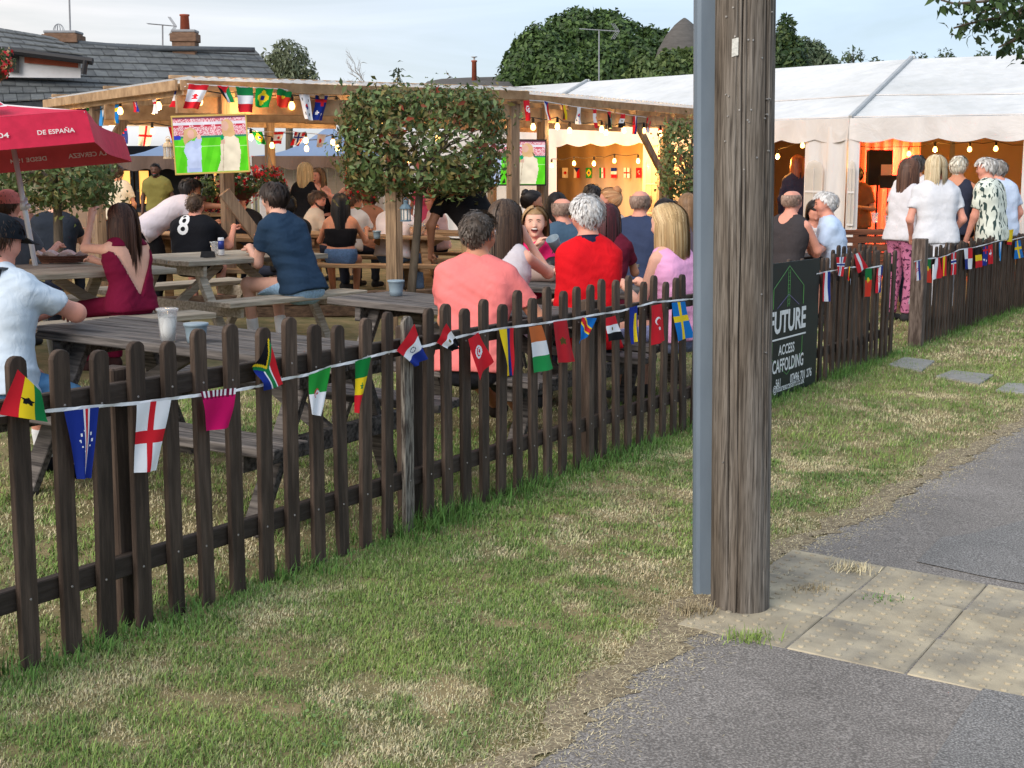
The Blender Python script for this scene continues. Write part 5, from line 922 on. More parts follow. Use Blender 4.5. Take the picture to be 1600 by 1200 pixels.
def brick_stack(xc, y0, y1, Y, wd, pots):
    p = P(xc, y1, Y); zt = P(xc, y0, Y).z; mb = MB(); mb.cbox(Vector((p.x, p.y, (p.z + zt) / 2 - .3)) - PB, (wd, wd * .8, zt - p.z + .6), .01); c = mb.build('chimney', M_brick, pub); mb = MB(); mb.cbox(Vector((p.x, p.y, zt - .12)) - PB, (wd * 1.14, wd * .94, .16), .01); mb.build('corbel', M_brick, c); mb = MB(); mb.cbox(Vector((p.x, p.y, zt + .01)) - PB, (wd * 1.04, wd * .84, .05), .01); mb.build('flaunching', M_lead, c)
    for dx, h_ in pots: mb = MB(); mb.lathe([(.10, 0), (.085, h_ * .9), (.10, h_ * .92), (.10, h_)], Vector((p.x + dx, p.y, zt)) - PB, 12); mb.build('pot', M_terra, c, True)
    return c
brick_stack(290, 50, 74, 28.8, .46, [(0, .34)]); c_ = brick_stack(100, 52, 66, 28.8, .62, [])
mb = MB()
for k in range(6): a = k * math.pi / 6; mb.tube([P(92, 50, 28.8) - PB + Vector((.11 * math.cos(t) * math.cos(a), .11 * math.cos(t) * math.sin(a), .16 * math.sin(t))) for t in np.linspace(0, math.pi, 9)], .006, 4)
mb.build('wire_cowl', M_lead, c_)
mb = MB(); mb.tube([P(110, 60, 28.8) - PB, P(108, -12, 28.8) - PB], .018, 6); mb.build('mast', M_lead, pub)
def aerial(label, xb, yb, yt, xl, xr, Y, base=None):
    b = P(xb, yb, Y); o = thing('tv_aerial', label, 'aerial', b, group='tv aerials'); t = P(xb, yt, Y); l, r = P(xl, yt - 3, Y), P(xr, yt + 1, Y); mb = MB(); mb.tube([(0, 0, -.1), t - b], .016, 6); mb.build('mast', M_lead, o); mb = MB(); mb.tube([l - b, r - b], .012, 6); mb.build('boom', M_lead, o); n_ = 12
    for k in range(n_): q = l.lerp(r, k / (n_ - 1) * .8); mb = MB(); mb.tube([q - b + Vector((0, -.10, 0)), q - b + Vector((0, .10, .01))], .005, 4); mb.build('director', M_lead, o)
    for s in (-1, 1):
        for k in range(3): q = r - (r - l) * .04 * k; mb = MB(); mb.tube([q - b, q - b + Vector((-.12, 0, s * .18))], .006, 4); mb.build('reflector', M_lead, o)
aerial('television aerial on the slate roof beside the chimney', 254, 76, 40, 231, 276, 28.7); aerial('tall television aerial in front of the big dark green tree', 936, 130, 48, 905, 968, 34)
# far thatched roof with terracotta pipe
th = thing('thatched_house', 'distant thatched roof with a slim terracotta chimney', 'building', P(735, 150, 46)); B = th.location; M_thatch = mat('thatch', srgb(86, 84, 82), .95, .2, scale=(4, 4, 16), bump=.5)
xs_ = [(652, 140), (668, 127), (690, 123), (730, 121), (770, 120), (795, 119), (806, 131), (812, 142)]
rows = [[P(x, y, 46 + 2) - B for x, y in xs_], [P(x, y + 10, 45) - B for x, y in xs_], [P(x - 4, 175, 44) - B for x, y in xs_]]; mb = MB(); mb.sheet(rows); mb.build('roof', M_thatch, th, True)
mb = MB(); mb.cbox(P(732, 200, 47) - B, (3.0, 3, 2.4), .01); mb.build('wall', M_ren, th)
mb = MB(); p = P(741, 120, 46.5); mb.lathe([(.085, -.2), (.075, .46), (.095, .47), (.095, .52)], p - B, 12); mb.build('chimney', M_terra, th, True); mb = MB(); mb.lathe([(.03, .52), (.03, .6), (.1, .62), (.1, .64)], p - B, 10); mb.build('cowl', M_alu, th)
ob = thing('oast_tower', 'dark conical roof peeping over the trees beside the pole', 'building', P(1065, 160, 44)); B = ob.location; q = P(1068, 110, 44) - B; mb = MB(); mb.lathe([(1.0, -2.5), (.98, .0), (.80, .6), (.55, 1.05), (.30, 1.35), (.12, 1.5), (.03, 1.56)], q, 20); mb.build('cone_roof', M_thatch, ob, True); mb = MB(); mb.cbox(q + Vector((-.75, -.6, -.1)), (1.3, .5, .7), .02); mb.build('dormer', M_thatch, ob)
# ================================================================== trees and plants
M_leaf = mat('leaf', (1, 1, 1), .55, .15, scale=(6, 6, 6), attr='Col', spec=.35); M_bark = mat('bark', srgb(96, 86, 74), .9, .3, scale=(30, 30, 5), bump=.6)
_t = M_leaf.node_tree; _b = _t.nodes['Principled BSDF']; _tr = _t.nodes.new('ShaderNodeBsdfTranslucent'); _mx = _t.nodes.new('ShaderNodeMixShader'); _mx.inputs[0].default_value = .22
_src = _b.inputs['Base Color'].links[0].from_socket; _t.links.new(_src, _tr.inputs[0]); _o = [n for n in _t.nodes if n.type == 'OUTPUT_MATERIAL'][0]; _t.links.new(_b.outputs[0], _mx.inputs[1]); _t.links.new(_tr.outputs[0], _mx.inputs[2]); _t.links.new(_mx.outputs[0], _o.inputs[0])
def leaf_mesh(name, pos, nrm, size, col, asp=.45, bend=.25, seed=0, droop=0.3):
    """one bent leaf of two quads at each position"""
    r_ = np.random.default_rng(seed); n = len(pos); t = r_.normal(0, 1, (n, 3)); t[:, 2] -= droop; t -= nrm * (t * nrm).sum(1, keepdims=True); t /= np.linalg.norm(t, axis=1, keepdims=True) + 1e-9; s = np.cross(nrm, t)
    l = (size * r_.uniform(.6, 1.25, n))[:, None]; w_ = l * asp / 2; tip = pos + t * l - nrm * l * bend; mid = pos + t * l * .5 + nrm * l * bend * .3
    V = np.stack([pos, mid + s * w_, tip, mid - s * w_, mid - nrm * l * .06], 1).reshape(-1, 3); i = np.arange(n) * 5; Fc = np.concatenate([np.stack([i, i + 4, i + 2, i + 1], -1), np.stack([i, i + 3, i + 2, i + 4], -1)]); return np_mesh(name, V, Fc, M_leaf, smooth=False, colors=np.repeat(col, 5, 0))
def mixc(cols, n, r_): cols = np.array([srgb(*c) for c in cols]); a = r_.integers(0, len(cols), n); b = r_.integers(0, len(cols), n); t = r_.uniform(0, 1, (n, 1)); return (cols[a] * t + cols[b] * (1 - t)) * r_.uniform(.75, 1.2, (n, 1))
def unit(v): return v / (np.linalg.norm(v, axis=1, keepdims=True) + 1e-9)
# ---- clipped (pleached) trees
def clipped_tree(label, cen, dims, nleaf, trunk, seed, size=.075, reds=0, ragged=.07, rz=0.0, stakes=None):
    r_ = np.random.default_rng(seed); base = Vector((trunk[0][0], trunk[0][1], gz(trunk[0][0]))); o = thing('clipped_tree', label, 'tree', base, group='clipped trees in the garden'); d = np.array(dims) / 2
    p = r_.uniform(-1, 1, (nleaf, 3)); k = r_.integers(0, 3, nleaf); sh = r_.uniform(0, 1, nleaf) < .72; sg = np.sign(p[np.arange(nleaf), k]); p[np.arange(nleaf)[sh], k[sh]] = (sg * r_.uniform(.8, 1.04, nleaf))[sh]
    p = np.sign(p) * np.abs(p) ** .95; gap = fbm(p[:, 0] * 3.2 + 9, p[:, 2] * 3.0 + p[:, 1] * 2, seed) ; p = p[(gap > .395) | (r_.uniform(0, 1, nleaf) < .25)]; n = len(p)
    rad = np.abs(p).max(1); corner = (np.abs(p) ** 4).sum(1) ** (1 / 4); p = p / np.maximum(corner / np.maximum(rad, 1e-6), 1)[:, None]
    nr = unit(p ** 3 + r_.normal(0, .42, (n, 3))); p = p * d + r_.normal(0, ragged, (n, 3)) * (np.abs(r_.normal(0, 1, (n, 1))) ** 1.2) * .55; c_, s_ = math.cos(rz), math.sin(rz); Rm = np.array([[c_, -s_, 0], [s_, c_, 0], [0, 0, 1]]); p = p @ Rm.T; nr = nr @ Rm.T
    col = mixc([(84, 108, 58), (104, 128, 74), (68, 90, 54), (126, 146, 98), (128, 118, 66), (110, 96, 58)], n, r_)
    if reds: q = r_.uniform(0, 1, n) < reds; col[q] = mixc([(140, 60, 40), (120, 70, 44)], int(q.sum()), r_)
    ns_ = n // 40; k = r_.integers(0, n, ns_); p[k] = p[k] * (1 + np.abs(r_.normal(0, .10, (ns_, 1))))
    off = np.array(cen) - np.array(base); link('crown', leaf_mesh('crown', p + off, nr, size * np.ones(n), col, seed=seed), o)['kind'] = 'stuff'
    mb = MB(); pts = [Vector(q) - base for q in trunk]; mb.tube(pts, [.045, .042, .038, .036][:len(pts)], 10); mb.build('trunk', M_bark, o, True)
    for k in range(16):
        a = pts[-1]; e = Vector(tuple((r_.uniform(-.85, .85, 3) * d) @ Rm.T + off)); m_ = (a + e) / 2 + Vector((0, 0, .08)); mb = MB(); mb.tube([a, m_, e], [.016, .010, .004], 5); mb.build('branch', M_bark, o)
    return o
ct = P(660, 222, 13.5)
clipped_tree('square clipped evergreen tree at centre with leafy box shaped crown', ct, (1.52, .85, .98), 9800, [P(640, 512, 13.45), P(644, 440, 13.45), P(652, 360, 13.5), P(657, 270, 13.5)], 3, .078, .03, rz=-.1)
clipped_tree('clipped evergreen tree under the red parasol at left', P(70, 282, 12.6), (1.15, .8, .42), 4200, [P(92, 520, 12.6), P(92, 400, 12.6), P(90, 330, 12.6), P(88, 290, 12.6)], 4, .07)
clipped_tree('clipped tree half hidden by the steel channel', P(1080, 248, 17.5), (.72, .7, .92), 3600, [P(1078, 450, 17.5), P(1077, 350, 17.5), P(1076, 280, 17.5)], 5, .075, .02)
sk_ = thing('tree_stake', 'square timber stake supporting the central clipped tree', 'stake', Vector((P(613, 470, 13.3).x, 13.3, gz(-1.1)))); mb = MB(); mb.cbox((0, 0, .68), (.10, .10, 1.42), .005); mb.build('stake', W_TANV, sk_)
# ---- background trees
def tree(label, blobs, trunk, nleaf, size, cols, seed, name='tree', group='trees behind the garden', dense=.7, asp=.5, vert=1.0, limbs=True, droop=.3, trunk_r=.18):
    r_ = np.random.default_rng(seed); base = Vector(trunk[0]); o = thing(name, label, 'tree', base, group=group); B = np.array(base); P_, N_, Cc = [], [], []; vol = sum(b[1] ** 2 for b in blobs)
    for c, rad, *sq in blobs:
        n = int(nleaf * rad ** 2 / vol); dirs = unit(r_.normal(0, 1, (n, 3))); sub = max(6, int(14 * dense)); cl_ = unit(r_.normal(0, 1, (sub * 3, 3))); wgt = (dirs @ cl_.T).max(1); rr = rad * (.62 + .40 * (wgt ** 10)) * r_.uniform(.70, 1.05, n) ** .5
        s_ = np.array(sq[0] if sq else (1, 1, 1)); p = dirs * rr[:, None] * s_ + np.array(c); P_.append(p); N_.append(unit(dirs + r_.normal(0, .6, (n, 3)) + np.array([0, 0, .25]))); k = mixc(cols, n, r_); Cc.append(k)
    P_ = np.concatenate(P_); N_ = np.concatenate(N_); Cc = np.concatenate(Cc); link('crown', leaf_mesh('crown', P_ - B, N_, size * np.ones(len(P_)), Cc, asp=asp, seed=seed, droop=droop), o)['kind'] = 'stuff'
    pts = [Vector(q) - base for q in trunk]; mb = MB(); mb.tube(pts, [trunk_r * (1 - .5 * i / len(pts)) for i in range(len(pts))], 8); mb.build('trunk', M_bark, o, True)
    if limbs:
        for c, rad, *sq in blobs: mb = MB(); mb.tube([pts[-1], (pts[-1] + Vector(c) - base) / 2 + Vector((0, 0, .1)), Vector(c) - base], [trunk_r * .45, trunk_r * .28, trunk_r * .1], 6); mb.build('limb', M_bark, o, True)
    return o
def bl(x, y, Y, rp, sq=None): return (tuple(P(x, y, Y)), rp * Y / F, sq) if sq else (tuple(P(x, y, Y)), rp * Y / F)
DG = [(66, 90, 50), (82, 108, 58), (54, 74, 46), (96, 122, 66)]
tree('big dark green rounded tree behind the marquee', [bl(905, 78, 48, 62), bl(850, 92, 47, 52), bl(960, 82, 48, 56), bl(822, 112, 46.5, 40), bl(1000, 100, 47, 42), bl(880, 120, 46, 50), bl(945, 125, 46, 50), bl(900, 48, 48, 34), bl(948, 50, 48.5, 34), bl(800, 128, 46, 24), bl(1020, 72, 48, 30)], [P(905, 300, 48), P(905, 200, 48), P(905, 120, 48)], 46000, .21, DG, 11, dense=1, trunk_r=.35)
tree('lighter green tree under the conical roof', [bl(1045, 120, 42, 36), bl(1010, 118, 42, 30), bl(1085, 128, 42, 32), bl(1030, 140, 41, 30), bl(1068, 98, 42.5, 22), bl(1046, 92, 42, 15), bl(1088, 92, 42, 18)], [P(1045, 300, 42), P(1045, 200, 42), P(1045, 150, 42)], 8000, .20, [(86, 108, 60), (72, 92, 54), (104, 122, 70)], 12)
tree('thin pale birch crown behind the pub roof', [bl(450, 92, 40, 30), bl(432, 102, 40, 22), bl(470, 105, 40, 22), bl(452, 118, 40, 30), bl(445, 76, 40, 16), bl(485, 120, 40, 14), bl(418, 90, 40, 10)], [P(452, 300, 40), P(452, 200, 40), P(450, 110, 40)], 2600, .16, [(110, 120, 92), (92, 104, 80), (126, 134, 108)], 13, asp=.35, droop=1.2, trunk_r=.12)
tree('conifer topped tree right of the wooden pole', [bl(1228, 40, 42, 10, (1, 1, 1.6)), bl(1226, 62, 42, 18), bl(1232, 85, 42, 26), bl(1212, 95, 42, 24), bl(1240, 105, 42, 24)], [P(1226, 300, 42), P(1226, 200, 42), P(1226, 90, 42)], 5000, .18, [(58, 82, 50), (48, 70, 46), (86, 104, 56)], 14)
tree('grey green tree right of the conifer', [bl(1262, 90, 44, 22), bl(1285, 98, 44, 22), bl(1255, 68, 44, 12), bl(1275, 75, 44, 12), bl(1300, 106, 44, 16), bl(1240, 100, 43, 20)], [P(1270, 300, 44), P(1270, 200, 44), P(1270, 100, 44)], 3600, .18, [(92, 110, 84), (78, 96, 72), (110, 124, 96)], 15, asp=.35, droop=1)
for i, (x, y, s, lab) in enumerate([(1332, 85, 13, 'young sapling top above the marquee ridge left of the rafter'), (1372, 98, 9, 'small twig tip above the marquee ridge beside the rafter'), (1435, 92, 10, 'leafy twigs just right of the marquee rafter'), (1477, 86, 10, 'leafy twigs above the middle of the right marquee panel'), (1535, 86, 9, 'leafy twigs above the marquee ridge near the overhanging branch'), (1572, 84, 10, 'leafy twigs under the overhanging branch')]):
    tree(lab, [bl(x, y, 36, s), bl(x - 8, y + 8, 36, s * .7), bl(x + 9, y + 6, 36, s * .8)], [P(x, 300, 36), P(x, 180, 36), P(x + 1, y + 5, 36)], 130, .13, [(66, 84, 62), (84, 100, 70)], 20 + i, 'sapling', 'saplings behind the marquee', asp=.45, trunk_r=.03)
# bare twig tree
r_ = random.Random(4); b0 = P(582, 150, 38); bt_ = thing('bare_tree', 'bare leafless twig tree behind the pergola roof', 'tree', b0); mb = MB()
def twig(a, d, l, r0, lv):
    e = a + d * l; mb.tube([a, (a + e) / 2 + Vector((r_.uniform(-.04, .04), 0, 0)), e], [r0, r0 * .8, r0 * .55], 5)
    if lv:
        for k in range(3): twig(a.lerp(e, .5 + .25 * k), (d + Vector((r_.uniform(-.75, .75), r_.uniform(-.4, .4), r_.uniform(-.1, .3)))).normalized(), l * .55, r0 * .55, lv - 1)
twig(Vector((0, 0, -1)), Vector((-.06, 0, 1)), 1.15, .04, 4); mb.build('branch', mat('pale_twig', (.30, .29, .28), .9, .1), bt_)
tree('slim sapling tip beside the bare twig tree', [bl(622, 112, 30, 7), bl(620, 128, 30, 8)], [P(620, 300, 30), P(620, 180, 30), P(621, 125, 30)], 46, .12, [(70, 84, 70)], 31, 'sapling', 'saplings behind the marquee', trunk_r=.02)
# overhanging branch, top right, close to the viewer
r2 = np.random.default_rng(9); br = thing('overhanging_branch', 'dark leafy branch hanging into the top right corner', 'branch', P(1640, -60, 11)); B = np.array(br.location); paths = [[(1660, -40), (1600, -10), (1540, 2), (1492, 6), (1470, 0)], [(1640, -30), (1590, 20), (1545, 30), (1510, 38), (1490, 44)], [(1650, 0), (1610, 45), (1580, 65), (1560, 74)], [(1660, -60), (1580, -30), (1530, -20)], [(1650, 20), (1610, 30), (1590, 48)], [(1640, -40), (1560, 10), (1528, 22)], [(1660, 60), (1620, 75), (1592, 84)], [(1650, -10), (1570, 35), (1556, 42)]]
Lp, Ln = [], []
for k, path in enumerate(paths):
    pts = [P(x, y, 11 + .15 * k) for x, y in path]; mb = MB(); mb.tube([q - Vector(B) for q in pts], [.016 - .011 * i / len(pts) for i in range(len(pts))], 5); mb.build('twig', M_bark, br)
    for a, b in zip(pts[:-1], pts[1:]):
        n = max(6, int((b - a).length * 150)); t = r2.uniform(0, 1, (n, 1)); p = np.array(a) * (1 - t) + np.array(b) * t + r2.normal(0, .045, (n, 3)) - np.array([0, 0, .025]); Lp.append(p); Ln.append(unit(r2.normal(0, 1, (n, 3)) + np.array([0, -.3, .7])))
Lp = np.concatenate(Lp); Ln = np.concatenate(Ln); link('leaves', leaf_mesh('leaves', Lp - B, Ln, .085 * np.ones(len(Lp)), mixc([(58, 82, 44), (76, 104, 52), (44, 64, 40)], len(Lp), r2), asp=.6, seed=3, droop=1.2), br)['kind'] = 'stuff'
# ---- hanging baskets
M_petal = mat('petal', (1, 1, 1), .6, .1, attr='Col')
def hanging_basket(label, cen, r, seed, cols, nl=420):
    r_ = np.random.default_rng(seed); o = thing('hanging_basket', label, 'plant', cen, group='flower baskets'); mb = MB(); mb.lathe([(.02, -r * 1.05), (r * .45, -r * .9), (r * .72, -r * .5), (r * .78, -r * .25)], n=14); mb.build('bowl', M_bask, o, True)
    for k in range(3): a = k * 2.09; mb = MB(); mb.tube([(r * .75 * math.cos(a), r * .75 * math.sin(a), -r * .25), (0, 0, r * 1.9)], .004, 4); mb.build('chain', M_lead, o)
    d = unit(r_.normal(0, 1, (nl, 3))); d[:, 2] = d[:, 2] * .8; p = d * r * r_.uniform(.5, 1.08, (nl, 1)); link('foliage', leaf_mesh('foliage', p, unit(d + r_.normal(0, .4, (nl, 3))), .055 * np.ones(nl), mixc([(66, 92, 48), (92, 112, 60), (50, 70, 44)], nl, r_), asp=.6, seed=seed), o)['kind'] = 'stuff'
    nf = nl // 2; g_ = unit(r_.normal(0, 1, (14, 3))); q = g_[r_.integers(0, 14, nf)] * r * 1.02 + r_.normal(0, r * .16, (nf, 3)); link('flowers', leaf_mesh('flowers', q, unit(q + r_.normal(0, .4 * r, (nf, 3))), .045 * np.ones(nf), mixc(cols, nf, r_), asp=.9, seed=seed + 1), o)['kind'] = 'stuff'
RC = [(206, 30, 48), (176, 22, 44), (226, 60, 70)]
hanging_basket('hanging basket of red flowers right of the left screen', P(378, 283, 14.6), .19, 1, RC); hanging_basket('hanging basket of red flowers behind the tan post', P(420, 283, 17.5), .17, 2, RC); hanging_basket('purple and red flower basket left of the pergola post', P(327, 300, 14.8), .17, 3, [(120, 40, 70), (196, 60, 70), (206, 180, 120)]); hanging_basket('red and cream flower basket at the left edge above the parasol', P(-6, 98, 16), .19, 4, RC + [(226, 200, 150)]); hanging_basket('red flower basket behind the left side of the clipped tree', P(567, 286, 16.0), .18, 5, RC)
# ---- lanterns
def lantern(label, p, s, m):
    o = thing('lantern', label, 'lantern', p, group='lanterns'); mb = MB(); mb.lathe([(.075 * s, -.13 * s), (.075 * s, -.115 * s), (.06 * s, -.11 * s)], n=8); mb.build('base', m, o); mb = MB(); mb.lathe([(.062 * s, -.11 * s), (.062 * s, .03 * s)], n=8); mb.build('glass', mat('lantern_glass', (.8, .78, .7), .2, .1, alpha=.45), o)
    for k in range(8): a = k * math.pi / 4 + .39; mb = MB(); mb.tube([(.062 * s * math.cos(a), .062 * s * math.sin(a), -.11 * s), (.062 * s * math.cos(a), .062 * s * math.sin(a), .03 * s)], .006 * s, 4); mb.build('bar', m, o)
    mb = MB(); mb.lathe([(.08 * s, .03 * s), (.078 * s, .045 * s), (.05 * s, .085 * s), (.03 * s, .09 * s), (.03 * s, .12 * s), (.04 * s, .125 * s), (.01 * s, .145 * s)], n=8); mb.build('roof', m, o); mb = MB(); mb.tube([(.03 * s * math.cos(a), 0, .14 * s + .03 * s * math.sin(a)) for a in np.linspace(0, math.pi, 7)], .004 * s, 4); mb.build('handle', m, o)
lantern('blue grey lantern hanging by the clipped tree trunk', P(634, 330, 13.1), .72, mat('lantern_blue', srgb(92, 112, 124), .6, .1)); lantern('pale lantern left of the left screen', P(263, 233, 14.6), .75, mat('lantern_cream', srgb(190, 170, 140), .6, .1))
# ================================================================== people
def rc_eval(D, org, h, prims, k=.03, fold=None):
    nx, ny, nz = D.shape
    for a, b, ra, rb, *ex in prims:
        a = np.asarray(a, np.float32); b = np.asarray(b, np.float32); cut = ex[0] if ex else None; kk = ex[1] if len(ex) > 1 else k
        m = max(ra, rb) + kk + 2 * h; lo = np.maximum(((np.minimum(a, b) - m - org) / h).astype(int), 0); hi = np.minimum(((np.maximum(a, b) + m - org) / h).astype(int) + 2, [nx, ny, nz])
        if (hi <= lo).any(): continue
        X = (org[0] + np.arange(lo[0], hi[0]) * h).astype(np.float32)[:, None, None]; Y = (org[1] + np.arange(lo[1], hi[1]) * h).astype(np.float32)[None, :, None]; Z = (org[2] + np.arange(lo[2], hi[2]) * h).astype(np.float32)[None, None, :]
        ba = [float(q) for q in (b - a)]; a = [float(q) for q in a]; l2 = ba[0] ** 2 + ba[1] ** 2 + ba[2] ** 2 + 1e-9; ra, rb = float(ra), float(rb); px, py, pz = X - a[0], Y - a[1], Z - a[2]; tt = (px * ba[0] + py * ba[1] + pz * ba[2]) / l2; t = np.clip(tt, 0, 1)
        d = np.sqrt((px - t * ba[0]) ** 2 + (py - t * ba[1]) ** 2 + (pz - t * ba[2]) ** 2) - (ra + (rb - ra) * t)
        if cut is not None: d = np.maximum(d, (tt - cut) * math.sqrt(l2))
        S = D[lo[0]:hi[0], lo[1]:hi[1], lo[2]:hi[2]]
        if kk > 0: q = np.maximum(kk - np.abs(S - d), 0) / kk; S[...] = np.minimum(S, d) - q * q * kk * .25
        else: S[...] = np.minimum(S, d)
def surf_nets(D, org, h):
    S = D < 0; nx, ny, nz = D.shape; c8 = [(i, j, k) for i in (0, 1) for j in (0, 1) for k in (0, 1)]
    cnt = np.zeros((nx - 1, ny - 1, nz - 1), np.int8)
    for i, j, k in c8: cnt += S[i:nx - 1 + i, j:ny - 1 + j, k:nz - 1 + k]
    A = np.argwhere((cnt > 0) & (cnt < 8)); n = len(A)
    if n == 0: return np.zeros((0, 3)), np.zeros((0, 4), int)
    idx = np.full((nx - 1, ny - 1, nz - 1), -1, np.int32); idx[A[:, 0], A[:, 1], A[:, 2]] = np.arange(n)
    val = {c: D[A[:, 0] + c[0], A[:, 1] + c[1], A[:, 2] + c[2]] for c in c8}; acc = np.zeros((n, 3), np.float32); num = np.zeros(n, np.float32)
    for c in c8:
        for ax in range(3):
            if c[ax] == 0:
                e = list(c); e[ax] = 1; e = tuple(e); d0, d1 = val[c], val[e]; m = (d0 < 0) != (d1 < 0); t = np.where(m, d0 / np.where(m, d0 - d1, 1), 0); p = np.tile(np.array(c, np.float32), (n, 1)); p[:, ax] += t; acc[m] += p[m]; num[m] += 1
    V = (A + acc / num[:, None]) * h + org; Fs = []
    for ax in range(3):
        u, v = (ax + 1) % 3, (ax + 2) % 3; s0 = [slice(1, None)] * 3; s0[ax] = slice(0, -1); s1 = [slice(1, None)] * 3; s1[ax] = slice(1, None); a0 = S[tuple(s0)]; a1 = S[tuple(s1)]; E_ = np.argwhere(a0 != a1); 
        o = np.ones(3, int); o[ax] = 0; E2_ = E_ + o; ok = (E2_[:, u] < D.shape[u] - 1) & (E2_[:, v] < D.shape[v] - 1); E_, E2_ = E_[ok], E2_[ok]
        def cell(du, dv): q = E2_.copy(); q[:, u] += du; q[:, v] += dv; return idx[q[:, 0], q[:, 1], q[:, 2]]
        f = np.stack([cell(-1, -1), cell(0, -1), cell(0, 0), cell(-1, 0)], -1); ins = a0[E_[:, 0], E_[:, 1], E_[:, 2]]; f[~ins] = f[~ins][:, ::-1]; Fs.append(f)
    Fq = np.concatenate(Fs); return V, Fq[(Fq >= 0).all(1)]
def sdf_mesh(name, prims, h, m, k=.03, cut=None, fold=0, seed=0, extra=None):
    P0 = np.array([np.minimum(p[0], p[1]) - max(p[2], p[3]) for p in prims]).min(0) - .03 - h; P1 = np.array([np.maximum(p[0], p[1]) + max(p[2], p[3]) for p in prims]).max(0) + .03 + h
    D = np.full(tuple(((P1 - P0) / h).astype(int) + 2), .2, np.float32); rc_eval(D, P0, h, prims, k)
    if fold or cut:
        X = (P0[0] + np.arange(D.shape[0]) * h).astype(np.float32)[:, None, None]; Y = (P0[1] + np.arange(D.shape[1]) * h).astype(np.float32)[None, :, None]; Z = (P0[2] + np.arange(D.shape[2]) * h).astype(np.float32)[None, None, :]
        if fold:
            r_ = np.random.default_rng(seed)
            for i in range(6):
                kv = [float(r_.uniform(-22, 22)), float(r_.uniform(-14, 14)), float(r_.uniform(24, 52) * r_.choice([-1, 1]))]; D += fold * (.8 - .08 * i) * np.clip(.25 + 1.3 * np.sin(9 * X + 2 * i) * np.sin(7 * Z + i) , 0, 1) * np.sin(kv[0] * X + kv[1] * Y + kv[2] * Z + float(r_.uniform(0, 6)) + 1.2 * np.sin(7 * X + 5 * Z + i)) ** 3
        if cut: D = np.maximum(D, cut(X, Y, Z))
    V, Fq = surf_nets(D, P0, h)
    if extra is not None:
        ev, ef = extra; Fq = np.concatenate([Fq, ef + len(V)]); V = np.concatenate([V, ev])
    return np_mesh(name, V, Fq, m)
def ik(a, t, l1, l2, hint):
    d = t - a; L_ = max(min(d.length, (l1 + l2) * .998), abs(l1 - l2) * 1.05); n = d.normalized(); x = (l1 * l1 - l2 * l2 + L_ * L_) / (2 * L_); hh = math.sqrt(max(0, l1 * l1 - x * x)); hv = hint - n * hint.dot(n); hv = hv.normalized() if hv.length > 1e-5 else Vector((0, 0, 1)); return a + n * x + hv * hh, a + n * L_
SKIN = {k: mat('skin_' + k, c, .55, .06, scale=(30, 30, 30), spec=.3, sss=.04) for k, c in dict(fair=srgb(224, 172, 150), pink=srgb(214, 150, 130), tan=srgb(190, 132, 104), olive=srgb(170, 118, 92), dark=srgb(84, 56, 44)).items()}
M_eye = mat('eye_dark', (.03, .02, .015), .2, .1, spec=.6); M_lip = mat('lips', srgb(170, 84, 84), .5, .05); M_teeth = mat('teeth', (.8, .78, .74), .3, .02); M_brow = mat('eyebrow', (.06, .04, .03), .8, .1)
M_hair = mat('hair', (1, 1, 1), .5, .18, scale=(160, 160, 12), attr='Col', spec=.35)
_cl = {}
def garment_mat(c, kind='plain'):
    key = (c, kind)
    if key not in _cl:
        m = mat('cloth_%d' % len(_cl), srgb(*c), .85, .07, scale=(7, 7, 7), bump=.7, bscale=(16, 16, 11), spec=.12); m.node_tree.nodes['Bump'].inputs['Distance'].default_value = .012
        t = m.node_tree; b = t.nodes['Principled BSDF']
        if kind in ('leaf', 'floral', 'denim'):
            tcn = t.nodes.new('ShaderNodeTexCoord'); mp_ = t.nodes.new('ShaderNodeMapping'); t.links.new(tcn.outputs['Object'], mp_.inputs[0]); mp_.inputs['Rotation'].default_value = (.4, .6, .5) if kind == 'leaf' else (0, 0, 0); mp_.inputs['Scale'].default_value = dict(leaf=(26, 26, 9), floral=(26, 26, 26), denim=(60, 60, 60))[kind]
            no = t.nodes.new('ShaderNodeTexNoise'); no.inputs['Scale'].default_value = 1; no.inputs['Detail'].default_value = 1.5; no.inputs['Distortion'].default_value = .5; t.links.new(mp_.outputs[0], no.inputs[0]); rp_ = t.nodes.new('ShaderNodeValToRGB'); rp_.color_ramp.elements[0].position = .56 if kind != 'denim' else .3; rp_.color_ramp.elements[1].position = .58 if kind != 'denim' else .8; t.links.new(no.outputs[0], rp_.inputs[0])
            mx_ = t.nodes.new('ShaderNodeMix'); mx_.data_type = 'RGBA'; src = b.inputs['Base Color'].links[0].from_socket; t.links.new(rp_.outputs[0], mx_.inputs[0]); t.links.new(src, mx_.inputs[6]); mx_.inputs[7].default_value = (*dict(leaf=srgb(58, 76, 74), floral=srgb(92, 48, 76), denim=[min(1, x * 1.5) for x in srgb(*c)])[kind], 1); t.links.new(mx_.outputs[2], b.inputs['Base Color'])
        _cl[key] = m
    return _cl[key]
